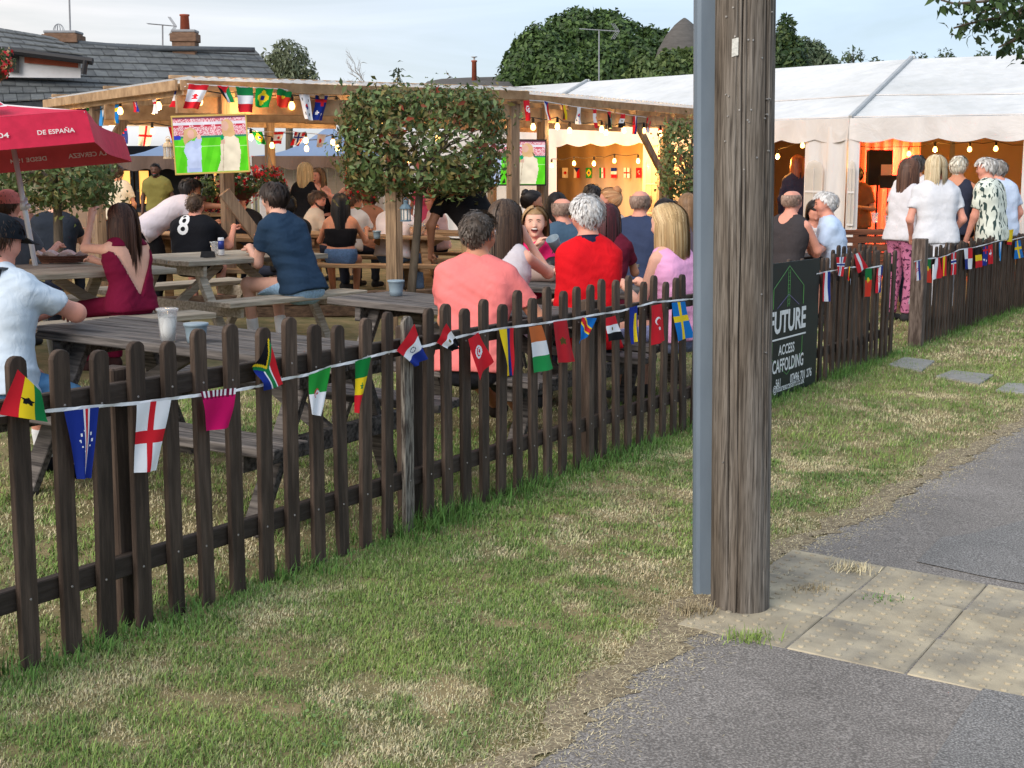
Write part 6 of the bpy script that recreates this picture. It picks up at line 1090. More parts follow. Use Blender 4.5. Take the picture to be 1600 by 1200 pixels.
def hair_geo(Mh, style, cols, n, seed, L_=.3, wdt=.009, vol=.0):
    r_ = np.random.default_rng(seed); R_ = np.array(Mh.to_3x3()); T_ = np.array(Mh.translation); gl = R_.T @ np.array([0, 0, -1.0]); c = np.array([0, -.010, .028]); rad = np.array([.088, .119, .101]) + vol; V, Fq, Cl = [], [], []
    c0, c1 = np.array(srgb(*cols[0])), np.array(srgb(*cols[1]))
    def lim(th): cf = math.cos(th); return (58 if cf > .55 else 58 + (.55 - cf) * 62) if style != 'fringe' else 122      # hairline, polar degrees, th=0 front
    # cap under the strands
    nt_, nph = 28, 10; base = len(V); cap = []
    for i in range(nph + 1):
        for j in range(nt_):
            th = 2 * math.pi * j / nt_; top_ = 0 if style != 'fringe' else min(62, lim(th) - 5); ph = R(top_ + (lim(th) + 6 - top_) * i / nph); d = np.array([math.sin(ph) * math.sin(th), math.sin(ph) * math.cos(th), math.cos(ph)]); edge = 1 - .05 * (i == nph); cap.append(c + d * (rad - .002) * edge)
    V += cap; Cl += [c0 * .8 + c1 * .15] * len(cap); I = lambda i, j: base + i * nt_ + j % nt_
    if not (style == 'fringe' and False): Fq += [(I(i, j), I(i + 1, j), I(i + 1, j + 1), I(i, j + 1)) for i in range(nph) for j in range(nt_)]
    long_ = style in ('long', 'bob')
    def dv(th, ph): return np.array([math.sin(ph) * math.sin(th), math.sin(ph) * math.cos(th), math.cos(ph)])
    for s in range(n):
        th = r_.uniform(-math.pi, math.pi); l0 = lim(th); ph = R(l0) * math.sqrt(r_.uniform(.01, 1)) if style != 'fringe' else R(r_.uniform(64, l0)); sg = 1 if r_.uniform() < .5 else -1
        if style == 'fringe' and math.cos(th) > .55: continue
        ln = L_ * r_.uniform(.8, 1.12); ds = max(.010, ln / 15); pts = []; nr = []; tot = 0; lift = r_.uniform(.001, .011) + (.004 if long_ else 0); jit = r_.normal(0, .010, 3); k_ = 0; fall = False
        if long_:                                              # from a centre parting, round the side of the skull, then hanging
            f_ = r_.uniform(0, 1); d0 = dv(sg * .12, R(52)) * (1 - f_) + dv(math.pi, R(40)) * f_ + np.array([sg * .04, 0, .55]); d0 /= np.linalg.norm(d0); e_ = 78 + 100 * (f_ * .75 + .25 * r_.uniform(0, 1)); d1 = dv(sg * R(e_), R(102)); sub_ = r_.uniform(0, .75)
        elif style == 'tied': d0 = dv(th, ph); d1 = dv(math.pi + r_.normal(0, .12), R(70)); sub_ = 0
        else: d0 = dv(th, ph); d1 = dv(th + r_.normal(0, .35), min(ph + R(60), R(150))); sub_ = 0
        om = math.acos(max(-1, min(1, float(d0 @ d1)))) + 1e-4; u = sub_
        while tot <= ln + 1e-6:
            if not fall:
                d = (math.sin((1 - u) * om) * d0 + math.sin(u * om) * d1) / math.sin(om); d /= np.linalg.norm(d); pos = c + d * (rad + lift + (.010 * tot / ln if style == 'short' else 0)); pts.append(pos); nr.append(d); u += ds / (.10 * om)
                if u >= 1:
                    if style == 'tied': break
                    fall = True
            else:
                out_ = np.array([d[0], d[1], 0]) * .22 * math.exp(-k_ * .45); k_ += 1; stp = gl + out_ + jit + np.array([-d[0] * .05, 0, 0]); pos = pos + stp / np.linalg.norm(stp) * ds; pts.append(pos); nr.append(d * np.array([1, 1, .1]))
            tot += ds
        if len(pts) < 2: continue
        pts = np.array(pts); nr = np.array(nr); tg = np.gradient(pts, axis=0); sd_ = np.cross(tg, nr); sd_ /= np.linalg.norm(sd_, axis=1, keepdims=True) + 1e-9; m = len(pts); wv = wdt * r_.uniform(.6, 1.3) * (1 - .75 * (np.arange(m) / (m - 1)) ** 2); b0 = len(V); mixv = np.clip(r_.uniform(0, 1) + .3 * (fbm(np.array([th * 3.]), np.array([ph]), 5)[0] - .5), 0, 1); cc = (c0 * (1 - mixv) + c1 * mixv) * r_.uniform(.8, 1.15)
        for i in range(m): V.append(pts[i] - sd_[i] * wv[i]); V.append(pts[i] + nr[i] * .002 + sd_[i] * wv[i]); Cl += [cc, cc]
        Fq += [(b0 + 2 * i, b0 + 2 * i + 1, b0 + 2 * i + 3, b0 + 2 * i + 2) for i in range(m - 1)]
    V = np.array(V) @ R_.T + T_; return V, np.array(Fq), np.array(Cl)
def fingers(wrist, dirn, nrm, r0, curl, s=1.0, side=1):
    """four unequal bent fingers and a thumb as tapered tubes rooted in the palm"""
    mb = MB(); dirn = dirn.normalized(); nrm = (nrm - dirn * nrm.dot(dirn)).normalized(); lat = dirn.cross(nrm) * side; kn = wrist + dirn * .085 * s
    for i, (off, ln) in enumerate([(-.030, .070), (-.010, .080), (.011, .076), (.031, .060)]):
        p = kn + lat * off * s - dirn * .012; a = .25 * curl; pts = [p]; d = dirn
        for k, f in enumerate((.45, .32, .23)): d = (dirn * math.cos(a) + nrm * math.sin(a)); pts.append(pts[-1] + d * ln * f * s); a += curl * .8
        mb.tube(pts, [.0095 * s, .009 * s, .008 * s, .0055 * s], 6)
    p = wrist + dirn * .028 * s - lat * .030 * s; q = p + (-lat * .8 + dirn * .7 + nrm * .3).normalized() * .036 * s; e = q + (dirn * .9 - lat * .1 + nrm * .55 * curl).normalized() * .032 * s; mb.tube([p, q, e], [.012 * s, .0105 * s, .007 * s], 6)
    V = np.array(mb.v); Fq = np.array([f for f in mb.f if len(f) == 4]); caps = []
    for f in mb.f:
        if len(f) == 6: caps += [(f[0], f[1], f[2], f[3]), (f[0], f[3], f[4], f[5])]
    return V, np.concatenate([Fq, np.array(caps)])
def person(label, at, face=0, ytop=None, sit=True, seat=.45, lean=8, side=0, twist=0, head=(0, 0), hl=None, hr=None, fl=None, fr=None, skin='fair', top=((200, 200, 200), 'tee'), bot=((50, 55, 70), 'trousers'), shoe=(60, 60, 62), hair=('short', ((40, 30, 24), (70, 52, 40))), fem=False, wt=1.0, showface=False, hatc=None, beard=None, el=None, er=None, sc=1.0, kind='plain', bkind='plain', smile=False, hlen=None, slump=.02, sock=None, colr=None, shw=1.0, kn=(None, None)):
    px, Y = at; X = (px - 800) / F * Y; X = P(px, 300, Y).x; o = thing('person', label, 'person', (X, Y, gz(X)), R(face)); h = min(max(Y * .00112, .0085), .020)
    s = sc; tl = .50 * s
    def skeleton(s, tl):
        pz = (seat + .095) if sit else .93 * s; pel = Vector((0, 0, pz)); U = Vector((math.sin(R(side)), math.sin(R(lean)), math.cos(R(lean)))).normalized(); fw = (Vector((0, 1, 0)) - U * U.y).normalized(); Hh = Matrix.Rotation(R(twist), 3, U); return pel, U, fw, Hh
    def head_pos(s, tl):
        pel, U, fw, Hh = skeleton(s, tl); nk = pel + U * tl * 1.02; nd = (U + Vector((0, 0, .9)) + fw * .15).normalized(); return nk, nk + nd * .035 * s
    if ytop is not None:                                       # size the figure so that its crown reaches the right height
        zt = P(px, ytop, Y).z - gz(X)
        for _ in range(4):
            nk, hc = head_pos(s, tl); cur = hc.z + .225 * min(s, 1.06) * math.cos(R(head[1])) ; 
            if sit: f = (zt - seat) / (cur - seat); tl *= min(max(f, .8), 1.25); tl = min(max(tl, .40), .62); 
            else: s *= min(max(zt / cur, .85), 1.15); s = min(max(s, .84), 1.13); tl = .50 * s
    if sit: s = min(max(tl / .50, .92), 1.08) * sc
    pel, U, fw, Hh = skeleton(s, tl); nk, hb = head_pos(s, tl); W = (.90 if fem else 1.0) * s * shw; wt_ = wt
    def sp(t): return pel + U * (tl * t) - fw * (slump * 4 * t * (1 - t) * .5) 
    def across(t): q = max(0, min(1, t)); return (Matrix.Rotation(R(twist) * q, 3, U) @ Vector((1, 0, 0)))
    SL = [(-.12, .082, .100), (.06, .088 if fem else .082, .104), (.26, .060 if fem else .076, .088), (.46, .074 if fem else .090, .092), (.66, .090 if fem else .108, .098), (.82, .094 if fem else .116, .086), (.92, .060 if fem else .070, .060)]
    torso = []
    for t, hx, r in SL: c = sp(t); a = across(t) * hx * W; rr = r * s * wt_ * (.93 if fem else 1); torso.append((np.array(c - a), np.array(c + a), rr, rr, None, .07))
    if fem: c = sp(.66) + fw * .07; a = across(.66) * .062; torso += [(np.array(c - a), np.array(c - a * .9), .055, .055, None, .05), (np.array(c + a), np.array(c + a * .9), .055, .055, None, .05)]
    sh = [sp(.865) + across(.9) * sg * (.165 if fem else .192) * s * (.5 + .5 * wt_) * shw for sg in (-1, 1)]; LU, LF_ = .29 * s, .25 * s; arms = []; hands = []
    tgt = [hl, hr]
    for i, sg in enumerate((-1, 1)):
        t = tgt[i]; t = Vector(t) if t is not None else (Vector((sg * .16, .42, .80)) if sit else sh[i] + Vector((sg * .06, .06, -.50 * s)))
        hint = (el, er)[i]; hint = Vector(hint) if hint else Vector((sg * .38, -.25, -1)); e, w_ = ik(sh[i], t, LU, LF_, hint); arms.append((sh[i], e, w_)); hands.append(w_)
    hp = [pel + Vector((sg * .088 * W, 0, -.03)) for sg in (-1, 1)]; LT, LS = .42 * s, .42 * s; legs = []; ft = [fl, fr]
    for i, sg in enumerate((-1, 1)):
        t = ft[i]; t = Vector(t) if t is not None else (Vector((sg * .13, .40, .075)) if sit else Vector((sg * .095, .02 * sg, .075))); k_, a_ = ik(hp[i], t, LT, LS, Vector(kn[i]) if kn[i] else Vector((sg * .25, 1, .55 if sit else .05))); legs.append((hp[i], k_, a_))
    trap = [(np.array(sp(1.0)), np.array(sp(.92).lerp(q_, .72) + U * .010), .046 * s, .040 * s, None, .06) for q_ in sh]; torso_n = len(torso)
    aw = (.82 if fem else 1.0) * (.6 + .4 * wt_) * s; P_ = [tuple(list(p)) for p in torso] + trap; A_ = np.array
    for a, e, w_ in arms: P_ += [(A_(a), A_(e), .048 * aw, .040 * aw), (A_(e), A_(w_), .041 * aw, .026 * aw), (A_(w_), A_(w_ + (w_ - e).normalized() * .075 * s), .024 * s, .033 * s, None, .02)]
    for a, k_, n_ in legs: P_ += [(A_(a), A_(k_), .080 * s * wt_, .055 * s), (A_(k_), A_(n_), .054 * s, .036 * s)]
    # head
    yaw, pit = R(head[0]), R(head[1]); Mh3 = Matrix.Rotation(yaw, 3, 'Z') @ Matrix.Rotation(-pit, 3, 'X'); hs = min(s, 1.06); hc = hb + Vector((0, 0, .105 * hs)) + Mh3 @ Vector((0, .022, 0)); Mh = Matrix.Translation(hc) @ Mh3.to_4x4() @ Matrix.Scale(hs, 4); hpnt = lambda *v: A_(Mh @ Vector(v))
    P_ += [(A_(sp(.88)), hpnt(0, -.018, -.045), .056 * s, .052 * s, None, .05), (hpnt(0, -.038, .034), hpnt(0, .022, .034), .078 * hs, .077 * hs, None, .03), (hpnt(0, .02, -.01), hpnt(0, .035, -.055), .066 * hs, .045 * hs, None, .03), (hpnt(0, .045, -.075), hpnt(0, .066, -.088), .034 * hs, .022 * hs, None, .025), (hpnt(-.03, .048, -.02), hpnt(.03, .048, -.02), .042 * hs, .042 * hs, None, .02), (hpnt(0, .090, .012), hpnt(0, .104, -.022), .009 * hs, .0155 * hs, None, .012), (hpnt(-.03, .070, .034), hpnt(.03, .070, .034), .022 * hs, .022 * hs, None, .015)]
    for sg in (-1, 1): P_ += [(hpnt(sg * .079, -.008, -.018), hpnt(sg * .084, -.016, .018), .011 * hs, .014 * hs, None, .008)]
    ex_v, ex_f, off = [], [], 0
    for i, (a, e, w_) in enumerate(arms):
        d_ = (w_ - e).normalized(); nrm = Vector((0, 0, -1)) if abs(d_.z) < .7 else Vector((-1 if i == 1 else 1, 0, 0)); v, f = fingers(w_, d_, nrm, .02, .75, s, 1 if i == 1 else -1); ex_v.append(v); ex_f.append(f + off); off += len(v)
    link('body', sdf_mesh('body', P_, h, SKIN[skin], .03, extra=(np.concatenate(ex_v), np.concatenate(ex_f))), o)
    # clothes
    gt_ = .010 + .55 * h; tc_, tk = top; bc, bk = bot; seedv = int((px + 500) * 7 + Y * 10); Mt = garment_mat(tc_, kind); Mb = garment_mat(bc, bkind); fa = .0075 if h < .014 else .006
    hem = {'tee': -.16, 'shirt': -.24, 'vest': -.16, 'jacket': -.2, 'tube': .12, 'crop': .16, 'dress': -.2}.get(tk, -.16); tops = []
    for (t, hx, r), p in zip(SL, torso):
        if tk == 'tube' and not (.1 < t < .8): continue
        if t < hem - .05: continue
        g_ = gt_ + (.006 if tk in ('shirt', 'jacket') else 0); shr = .80 if (tk in ('vest', 'dress') and t > .85) else 1; c = (p[0] + p[1]) / 2; tops.append((c + (p[0] - c) * shr, c + (p[1] - c) * shr, p[2] + g_ - (.006 if t > .9 else 0), p[3] + g_ - (.006 if t > .9 else 0), None, .07))
    if tk not in ('tube', 'dress', 'vest'): tops += [(p[0], p[1], p[2] + .010, p[3] + .012, None, .06) for p in trap]
    if fem: tops += [(p[0], p[1], p[2] + gt_, p[3] + gt_, None, .05) for p in torso[-2:]]
    if hem < -.14: c = sp(hem); a = across(0) * .085 * W; rr = .106 * s * wt_ + gt_; tops.append((np.array(c - a), np.array(c + a), rr, rr, None, .07))
    slv = {'tee': .62, 'shirt': .72, 'jacket': 2, 'longsleeve': 2, 'cap': .28}.get(tk, 0) if tk not in ('vest', 'tube', 'dress', 'crop') else 0
    for a, e, w_ in arms:
        if slv >= 1: tops += [(A_(a), A_(e), .066 * aw, .058 * aw), (A_(e), A_(w_), .058 * aw, .042 * aw, .96)]
        elif slv: tops.append((A_(a), A_(e), .062 * aw, .062 * aw + .004, slv, .035))
        elif tk == 'vest': d_ = (a - sp(.9)); tops.append((A_(sp(.93) + d_ * .35), A_(sp(.93) + d_ * .62), .05 * s, .045 * s))
    Un, pn, fn = list(U), list(pel), list(fw); tmax = .955 if tk not in ('tube', 'dress', 'vest') else {'tube': .70, 'dress': .90, 'vest': .95}[tk]; tmin = hem - .02
    nb_ = list(sp(.955)); nu_ = list((hb - sp(.9)).normalized())
    def cutf(Xg, Yg, Zg):
        qx, qy, qz = Xg - pn[0], Yg - pn[1], Zg - pn[2]; up_ = (qx * Un[0] + qy * Un[1] + qz * Un[2]) / tl; fwd = qx * fn[0] + qy * fn[1] + qz * fn[2]; lo_ = (tmin - up_) * tl
        if sit: lo_ = np.maximum(lo_, (seat + .012) - Zg)
        nkc = (up_ - tmax - np.clip(-fwd, -.05, .05) * .6) * tl if tk in ('tee', 'shirt', 'jacket', 'longsleeve', 'cap', 'vest') else (up_ - tmax) * tl; lat = np.abs(qx)
        if tk not in ('tube', 'dress', 'vest'): nx_, ny_, nz_ = Xg - nb_[0], Yg - nb_[1], Zg - nb_[2]; al = nx_ * nu_[0] + ny_ * nu_[1] + nz_ * nu_[2]; rd_ = np.sqrt(np.maximum(nx_ ** 2 + ny_ ** 2 + nz_ ** 2 - al ** 2, 0)); nkc = np.minimum(.066 * s - rd_, al + np.clip(fwd, -.03, .06) * .9)
        elif tk != 'tube': nkc = np.where(lat > .075 * s, -1, nkc)
        r_ = np.maximum(np.where(np.abs(up_ - .2) < 3, lo_, lo_), nkc)
        if tk == 'dress': vv = np.minimum(np.minimum(-fwd - .0, (.02 + (up_ - .12) * .20) - lat), (.90 - up_)); r_ = np.maximum(r_, np.minimum(vv * 1.0, .05))
        if tk == 'vest': vv = .078 * s - np.sqrt(lat ** 2 + ((up_ - 1.0) * tl) ** 2) + 0 * fwd; r_ = np.maximum(r_, vv)
        return r_
    link({'jacket': 'jacket', 'dress': 'dress', 'vest': 'vest_top', 'tube': 'tube_top', 'shirt': 'shirt'}.get(tk, 'shirt'), sdf_mesh('top', tops, h, Mt, .03, cut=cutf, fold=fa, seed=seedv), o)
    if tk in ('tee', 'jacket', 'shirt', 'longsleeve') and Y < 16:
        cn = sp(.955); rows = []; zc_ = (hb - sp(.9)).normalized(); xc_ = across(1); yc_ = zc_.cross(xc_); ht_ = {'tee': .014, 'jacket': .055, 'shirt': .03}.get(tk, .014)
        for a2 in np.linspace(0, 2 * math.pi, 25): rows.append([cn + xc_ * math.cos(a2) * (.074 * s + q * .004) + yc_ * (math.sin(a2) * (.078 * s + q * .004)) + zc_ * (ht_ * v_ + (.012 - .040 * max(0, math.sin(a2)))) for q, v_ in ((1, -.5), (1.2, .4), (.2, 1), (-1, .4))])
        mb = MB(); mb.sheet(rows); mb.build('collar', garment_mat(colr) if colr else Mt, o, True)
    ib_ = (.004 if tk not in ('tube', 'crop', 'dress') else .010) + .2 * h
    bp = [(p[0], p[1], p[2] + ib_, p[3] + ib_, None, .07) for (t, hx, r), p in zip(SL, torso) if t < .1]
    if bk == 'skirt':
        bt_ = pel + Vector((0, 0, -.62 * s)) if not sit else pel + Vector((0, .35, -.05)); bp += [(A_(pel), A_(pel + Vector((0, 0, -.4 * s)) if not sit else bt_), .13 * s, .19 * s), (A_(pel + Vector((-.07, 0, -.3))), A_(pel + Vector((-.09, 0, -.66 * s))), .13, .17), (A_(pel + Vector((.07, 0, -.3))), A_(pel + Vector((.09, 0, -.66 * s))), .13, .17)]; zc = pel.z - .68 * s; bcut = lambda Xg, Yg, Zg: (zc - Zg) + 0 * Xg + 0 * Yg
    else:
        for a, k_, n_ in legs:
            if bk in ('shorts', 'hotpants'): bp.append((A_(a), A_(k_), .086 * s * wt_ + .008, .075 * s, .80 if bk == 'shorts' else .32, .03))
            else: bp += [(A_(a), A_(k_), .086 * s * wt_ + .004, .066 * s), (A_(k_), A_(n_), .064 * s, .056 * s, .97)]
        wl = .10 if tk in ('tube', 'crop') else .03; bcut = lambda Xg, Yg, Zg: (((Xg - pn[0]) * Un[0] + (Yg - pn[1]) * Un[1] + (Zg - pn[2]) * Un[2]) / tl - wl - .05) * tl
    link({'skirt': 'skirt', 'shorts': 'shorts', 'hotpants': 'shorts'}.get(bk, 'trousers'), sdf_mesh('bottom', bp, h, Mb, .03, cut=bcut, fold=fa * .8, seed=seedv + 1), o)
    # shoes
    Ms = garment_mat(shoe)
    for i, (a, k_, n_) in enumerate(legs):
        yd = Vector((n_.x - a.x, 1.0, 0)).normalized(); yd = Vector((yd.x * .5, yd.y, 0)).normalized(); gz0 = n_.z - .075; pr = [(A_(n_ + Vector((0, 0, -.035)) - yd * .03), A_(n_ + Vector((0, 0, -.045)) + yd * .13), .040 * s, .037 * s), (A_(n_ + Vector((0, 0, .0))), A_(n_ + Vector((0, 0, -.04))), .043 * s, .045 * s)]
        sh_ = link('shoe', sdf_mesh('shoe', pr, max(h, .011), Ms, .03, cut=lambda Xg, Yg, Zg: (gz0 - Zg) + 0 * Xg + 0 * Yg), o)
        if sock: pr = [(A_(n_ + (k_ - n_).normalized() * .0), A_(n_ + (k_ - n_).normalized() * .14), .044 * s, .047 * s)]; link('sock', sdf_mesh('sock', pr, max(h, .011), garment_mat(sock), .02), o)
    # hair, face, hat
    st_, cols = hair; nn = int(1500 if Y < 11 else (700 if Y < 16 else 340)); wd_ = .0042 if Y < 11 else (.007 if Y < 16 else .011)
    if st_ != 'bald':
        L_ = hlen or {'short': .055, 'buzz': .016, 'long': .42, 'bob': .26, 'tied': .16, 'fringe': .03, 'bun': .15}[st_]; vol = {'short': .003, 'buzz': .001, 'fringe': -.002, 'long': .004, 'bob': .006}.get(st_, .002) - (.006 if hatc else 0); Mh_u = Mh
        v, f, c = hair_geo(Mh, 'short' if st_ == 'buzz' else ('tied' if st_ in ('bun', 'tied') else st_), cols, nn if st_ in ('long', 'bob') else int(nn * .7), seedv, L_, wd_, vol); link('hair', np_mesh('hair', v, f, M_hair, smooth=True, colors=c), o)
        if st_ in ('bun',):
            mb = MB(); q = Mh @ Vector((0, -.085, .105)); mb.ball(q, .045 * hs, 12); rr = random.Random(seedv); mb.v = [tuple(Vector(p) + (Vector(p) - q).normalized() * rr.uniform(-.006, .008)) for p in mb.v]; me = mb.mesh('bun', M_hair, True); a_ = me.color_attributes.new('Col', 'FLOAT_COLOR', 'POINT'); c_ = np.ones((len(me.vertices), 4), np.float32); c_[:, :3] = srgb(*cols[0]); a_.data.foreach_set('color', c_.ravel()); link('hair_bun', me, o)
    if hatc:
        rows = []
        for i in range(9):
            ph = R(4 + 88 * i / 8); rows.append([Mh @ (Vector((0, -.010, .028)) + Vector((math.sin(ph) * math.sin(t) * .104, math.sin(ph) * math.cos(t) * .132, math.cos(ph) * .116))) for t in np.linspace(0, 2 * math.pi, 25)])
        mb = MB(); mb.sheet(rows); hp_ = mb.build('cap', garment_mat(hatc), o, True); rows = [[Mh @ Vector((math.sin(t) * (.098 + .002 * k), .07 + math.cos(t) * (.05 + .022 * k), .036 - .006 * k)) for t in np.linspace(-1.25, 1.25, 13)] for k in range(5)]; mb = MB(); mb.sheet(rows); mb.build('peak', garment_mat(hatc), hp_, True)
    if showface:
        for sg in (-1, 1):
            mb = MB(); (mb.tube([Mh @ Vector((sg * (.031 + q * .012), .0955 - .004 * abs(q) - .004 * (q > 0), .010 + .005 * (1 - q * q))) for q in (-1, -.5, 0, .5, 1)], .0032 * hs, 5) if smile else mb.ball(Mh @ Vector((sg * .031, .0905, .012)), (.009 * hs, .008 * hs, (.0035 if smile else .006) * hs), 8)); mb.build('eye', M_eye, o, True)
            mb = MB(); mb.tube([Mh @ Vector((sg * .016, .101, .028)), Mh @ Vector((sg * .032, .0985, .031)), Mh @ Vector((sg * .046, .088, .026))], .0035 * hs, 5); mb.build('eyebrow', M_brow, o)
        if smile:
            mb = MB(); mb.ball(Mh @ Vector((0, .0885, -.050)), (.029 * hs, .012 * hs, .013 * hs), 10); mb.build('mouth', mat('mouth_dark', (.10, .02, .02), .5, .1), o, True); mb = MB(); mb.ball(Mh @ Vector((0, .0985, -.0425)), (.024 * hs, .006 * hs, .0055 * hs), 8); mb.build('teeth', M_teeth, o, True)
        mb = MB(); mb.tube([Mh @ Vector((t * .026, .0915 - .012 * t * t, (-.048 - .018 * (1 - t * t) - .004) if smile else -.053 - .002 * t * t)) for t in np.linspace(-1, 1, 7)], .0042 * hs, 5); mb.build('lips', M_lip, o, True)
    if beard:
        pr = [(hpnt(0, .052, -.070), hpnt(0, .070, -.088), .042 * hs, .028 * hs), (hpnt(-.058, .01, -.03), hpnt(-.03, .055, -.075), .022 * hs, .026 * hs), (hpnt(.058, .01, -.03), hpnt(.03, .055, -.075), .022 * hs, .026 * hs)]; hb_ = sdf_mesh('beard', pr, max(.006, h * .6), M_hair, .02); a_ = hb_.color_attributes.new('Col', 'FLOAT_COLOR', 'POINT'); c_ = np.ones((len(hb_.vertices), 4), np.float32); c_[:, :3] = srgb(*beard); a_.data.foreach_set('color', c_.ravel()); link('beard', hb_, o)
    return o
BLK, BRN, DBR, BLD, GRY, WHT, AUB, LBR = ((22, 18, 18), (44, 36, 34)), ((60, 42, 32), (98, 70, 50)), ((40, 30, 26), (76, 56, 46)), ((176, 142, 96), (226, 198, 150)), ((120, 116, 112), (170, 166, 162)), ((200, 198, 196), (236, 234, 232)), ((90, 44, 26), (130, 66, 40)), ((110, 84, 60), (150, 116, 84))
WT, NV, BKC, DEN, LDN = (208, 207, 209), (42, 62, 84), (24, 24, 28), (66, 88, 120), (142, 172, 198)
def raytext(parent_o, body, garment_name, u, z, wd, ht, colr):
    """flat print wrapped on the back of a garment (local frame of the person, print faces -Y)"""
    from mathutils.bvhtree import BVHTree
    g_ = [c for c in parent_o.children if c.name.split('.')[0] == garment_name][0]; bvh = BVHTree.FromPolygons([v.co for v in g_.data.vertices], [tuple(p.vertices) for p in g_.data.polygons])
    t = text(parent_o, body, wd, ht, (0, 0, 0), (0, 0, 0), colr, 'print', bold=.02)
    for v in t.data.vertices:
        q = Vector((u + v.co.x, -1.0, z + v.co.y)); hit = bvh.ray_cast(q, Vector((0, 1, 0)))[0]; v.co = (hit + Vector((0, -.004, 0))) if hit else Vector((q.x, -.1, q.z))
    t.data.update(); return t
SHV = ((148, 122, 108), (176, 150, 134))
pp = person
p1 = pp('man in a pale blue tee and dark cap cut off by the left edge', (-22, 6.36), -28, 338, lean=10, side=-7, hr=(.02, .46, .80), er=(1, .25, -.35), hl=(-.1, .4, .8), fl=(-.2, .45, .075), fr=(.0, .44, .075), kn=(None, (1, .7, .5)), top=((194, 207, 220), 'tee'), bot=((84, 128, 170), 'shorts'), shoe=(22, 26, 36), hair=('short', BRN), hatc=(26, 30, 36), skin='pink', head=(-8, 8), wt=1.08, sock=(225, 228, 232))
raytext(p1, 'S', 'shirt', .06, 1.0, .045, .06, mat('print_dark', (.03, .04, .05), .6, .05))
pp('man in a pink cap and grey shirt at the left edge behind the parasol pole', (0, 10.9), -20, 296, top=((92, 96, 104), 'tee'), hatc=(206, 120, 112), hair=('short', BRN), skin='pink', wt=1.05)
pp('person in a black tee with dark cap and bun, back turned, behind the parasol pole', (82, 13.9), 6, 308, top=((40, 46, 56), 'tee'), hatc=(70, 74, 80), hair=('tied', BLD), wt=1.05, hl=(-.2, .4, .8))
pp('woman with sandy hair seated at the far left beyond the parasol pole', (30, 15.6), 160, 313, fem=True, hair=('long', AUB), top=((120, 90, 84), 'tee'), showface=True)
p4 = pp('woman in a backless maroon dress with long dark hair at the grey table', (198, 10.0), 52, 318, lean=6, fem=True, hl=(-.05, .36, 1.10), el=(-.5, .5, -1), hr=(.06, .44, .79), top=((112, 20, 52), 'dress'), bot=((112, 20, 52), 'trousers'), hair=('long', ((46, 28, 24), (108, 72, 56))), hlen=.46, shoe=(60, 40, 40), head=(6, 2), skin='fair', wt=1.04)
pp('woman in a cream top with dark bun standing at the bar', (184, 19.2), 5, 260, sit=False, fem=True, top=((222, 214, 196), 'tee'), bot=((30, 30, 34), 'trousers'), hair=('bun', DBR), skin='tan', hl=(-.2, .2, 1.0))
pp('bearded man in olive tee facing out from the bar', (247, 22.2), 176, 256, sit=False, top=((118, 112, 62), 'tee'), skin='dark', hair=('buzz', BLK), beard=(20, 16, 14), showface=True)
pp('man in a white shirt bending over the man wearing number eight', (232, 14.3), -66, 281, sit=False, lean=58, head=(0, 10), hr=(.12, .62, .86), hl=(.02, .88, 1.02), el=(-.8, -.2, .1), top=((204, 196, 204), 'shirt'), bot=((22, 22, 26), 'trousers'), hair=('short', BLK), beard=(34, 24, 20), skin='tan', showface=True)
p8 = pp('man in a black shirt with a white number eight on its back', (297, 13.75), -8, 303, lean=14, top=((26, 27, 32), 'tee'), bot=(BKC, 'shorts'), hair=('buzz', ((70, 52, 40), (100, 76, 58))), skin='pink', wt=1.12, hr=(.28, .4, .82))
raytext(p8, '8', 'shirt', -.06, .80, .11, .19, mat('print_white8', (.8, .8, .8), .6, .02))
pp('man in a blue cap facing the camera behind the pergola post', (379, 15.7), 172, 308, top=(BKC, 'tee'), hatc=(70, 110, 160), skin='pink', showface=True)
pp('man in a navy tee and pale denim shorts on the pale grey bench', (468, 11.85), 58, 290, lean=24, head=(4, 4), hl=(-.06, .50, .80), hr=(.10, .50, .80), er=(.6, 0, -.6), fl=(-.10, .46, .075), fr=(.12, .34, .075), top=(NV, 'tee'), bot=(LDN, 'shorts'), bkind='denim', hair=('short', ((38, 30, 28), (66, 52, 44))), hlen=.075, shoe=(226, 226, 228), sock=(235, 235, 238), skin='fair')
pp('dark haired man half hidden behind the navy tee', (452, 13.9), 30, 303, top=(BKC, 'tee'), hair=('short', BLK), skin='tan')
pp('blonde woman in a black top standing with her back turned', (474, 17.6), -14, 256, sit=False, fem=True, hr=(.38, .34, 1.16), top=((22, 22, 26), 'vest'), bot=((24, 24, 28), 'trousers'), hair=('long', BLD), hlen=.30, skin='pink', er=(.5, -.3, -.5))
pp('smiling brown haired woman standing facing the blonde woman', (503, 18.4), 150, 264, sit=False, fem=True, top=(BKC, 'tube'), bot=(BKC, 'trousers'), hair=('long', LBR), skin='pink', showface=True, smile=True)
pp('bearded man in a beige tee seated beneath the standing women', (484, 16.9), -80, 300, lean=10, top=((206, 188, 170), 'tee'), hair=('short', BRN), beard=(50, 34, 28), skin='pink', showface=True, head=(-30, 8))
pp('man in a white tee behind the woman with straight black hair', (541, 17.3), -30, 304, lean=18, top=(WT, 'tee'), hair=('short', BRN), skin='tan', head=(-30, 15))
pp('woman with straight black hair, black tube top and denim shorts on the tan bench', (531, 15.55), 2, 309, lean=4, fem=True, top=((20, 20, 24), 'tube'), bot=((70, 94, 128), 'hotpants'), bkind='denim', hair=('long', ((14, 13, 15), (30, 28, 30))), hlen=.46, skin='tan', hl=(-.22, .36, .78), hr=(.26, .36, .78))
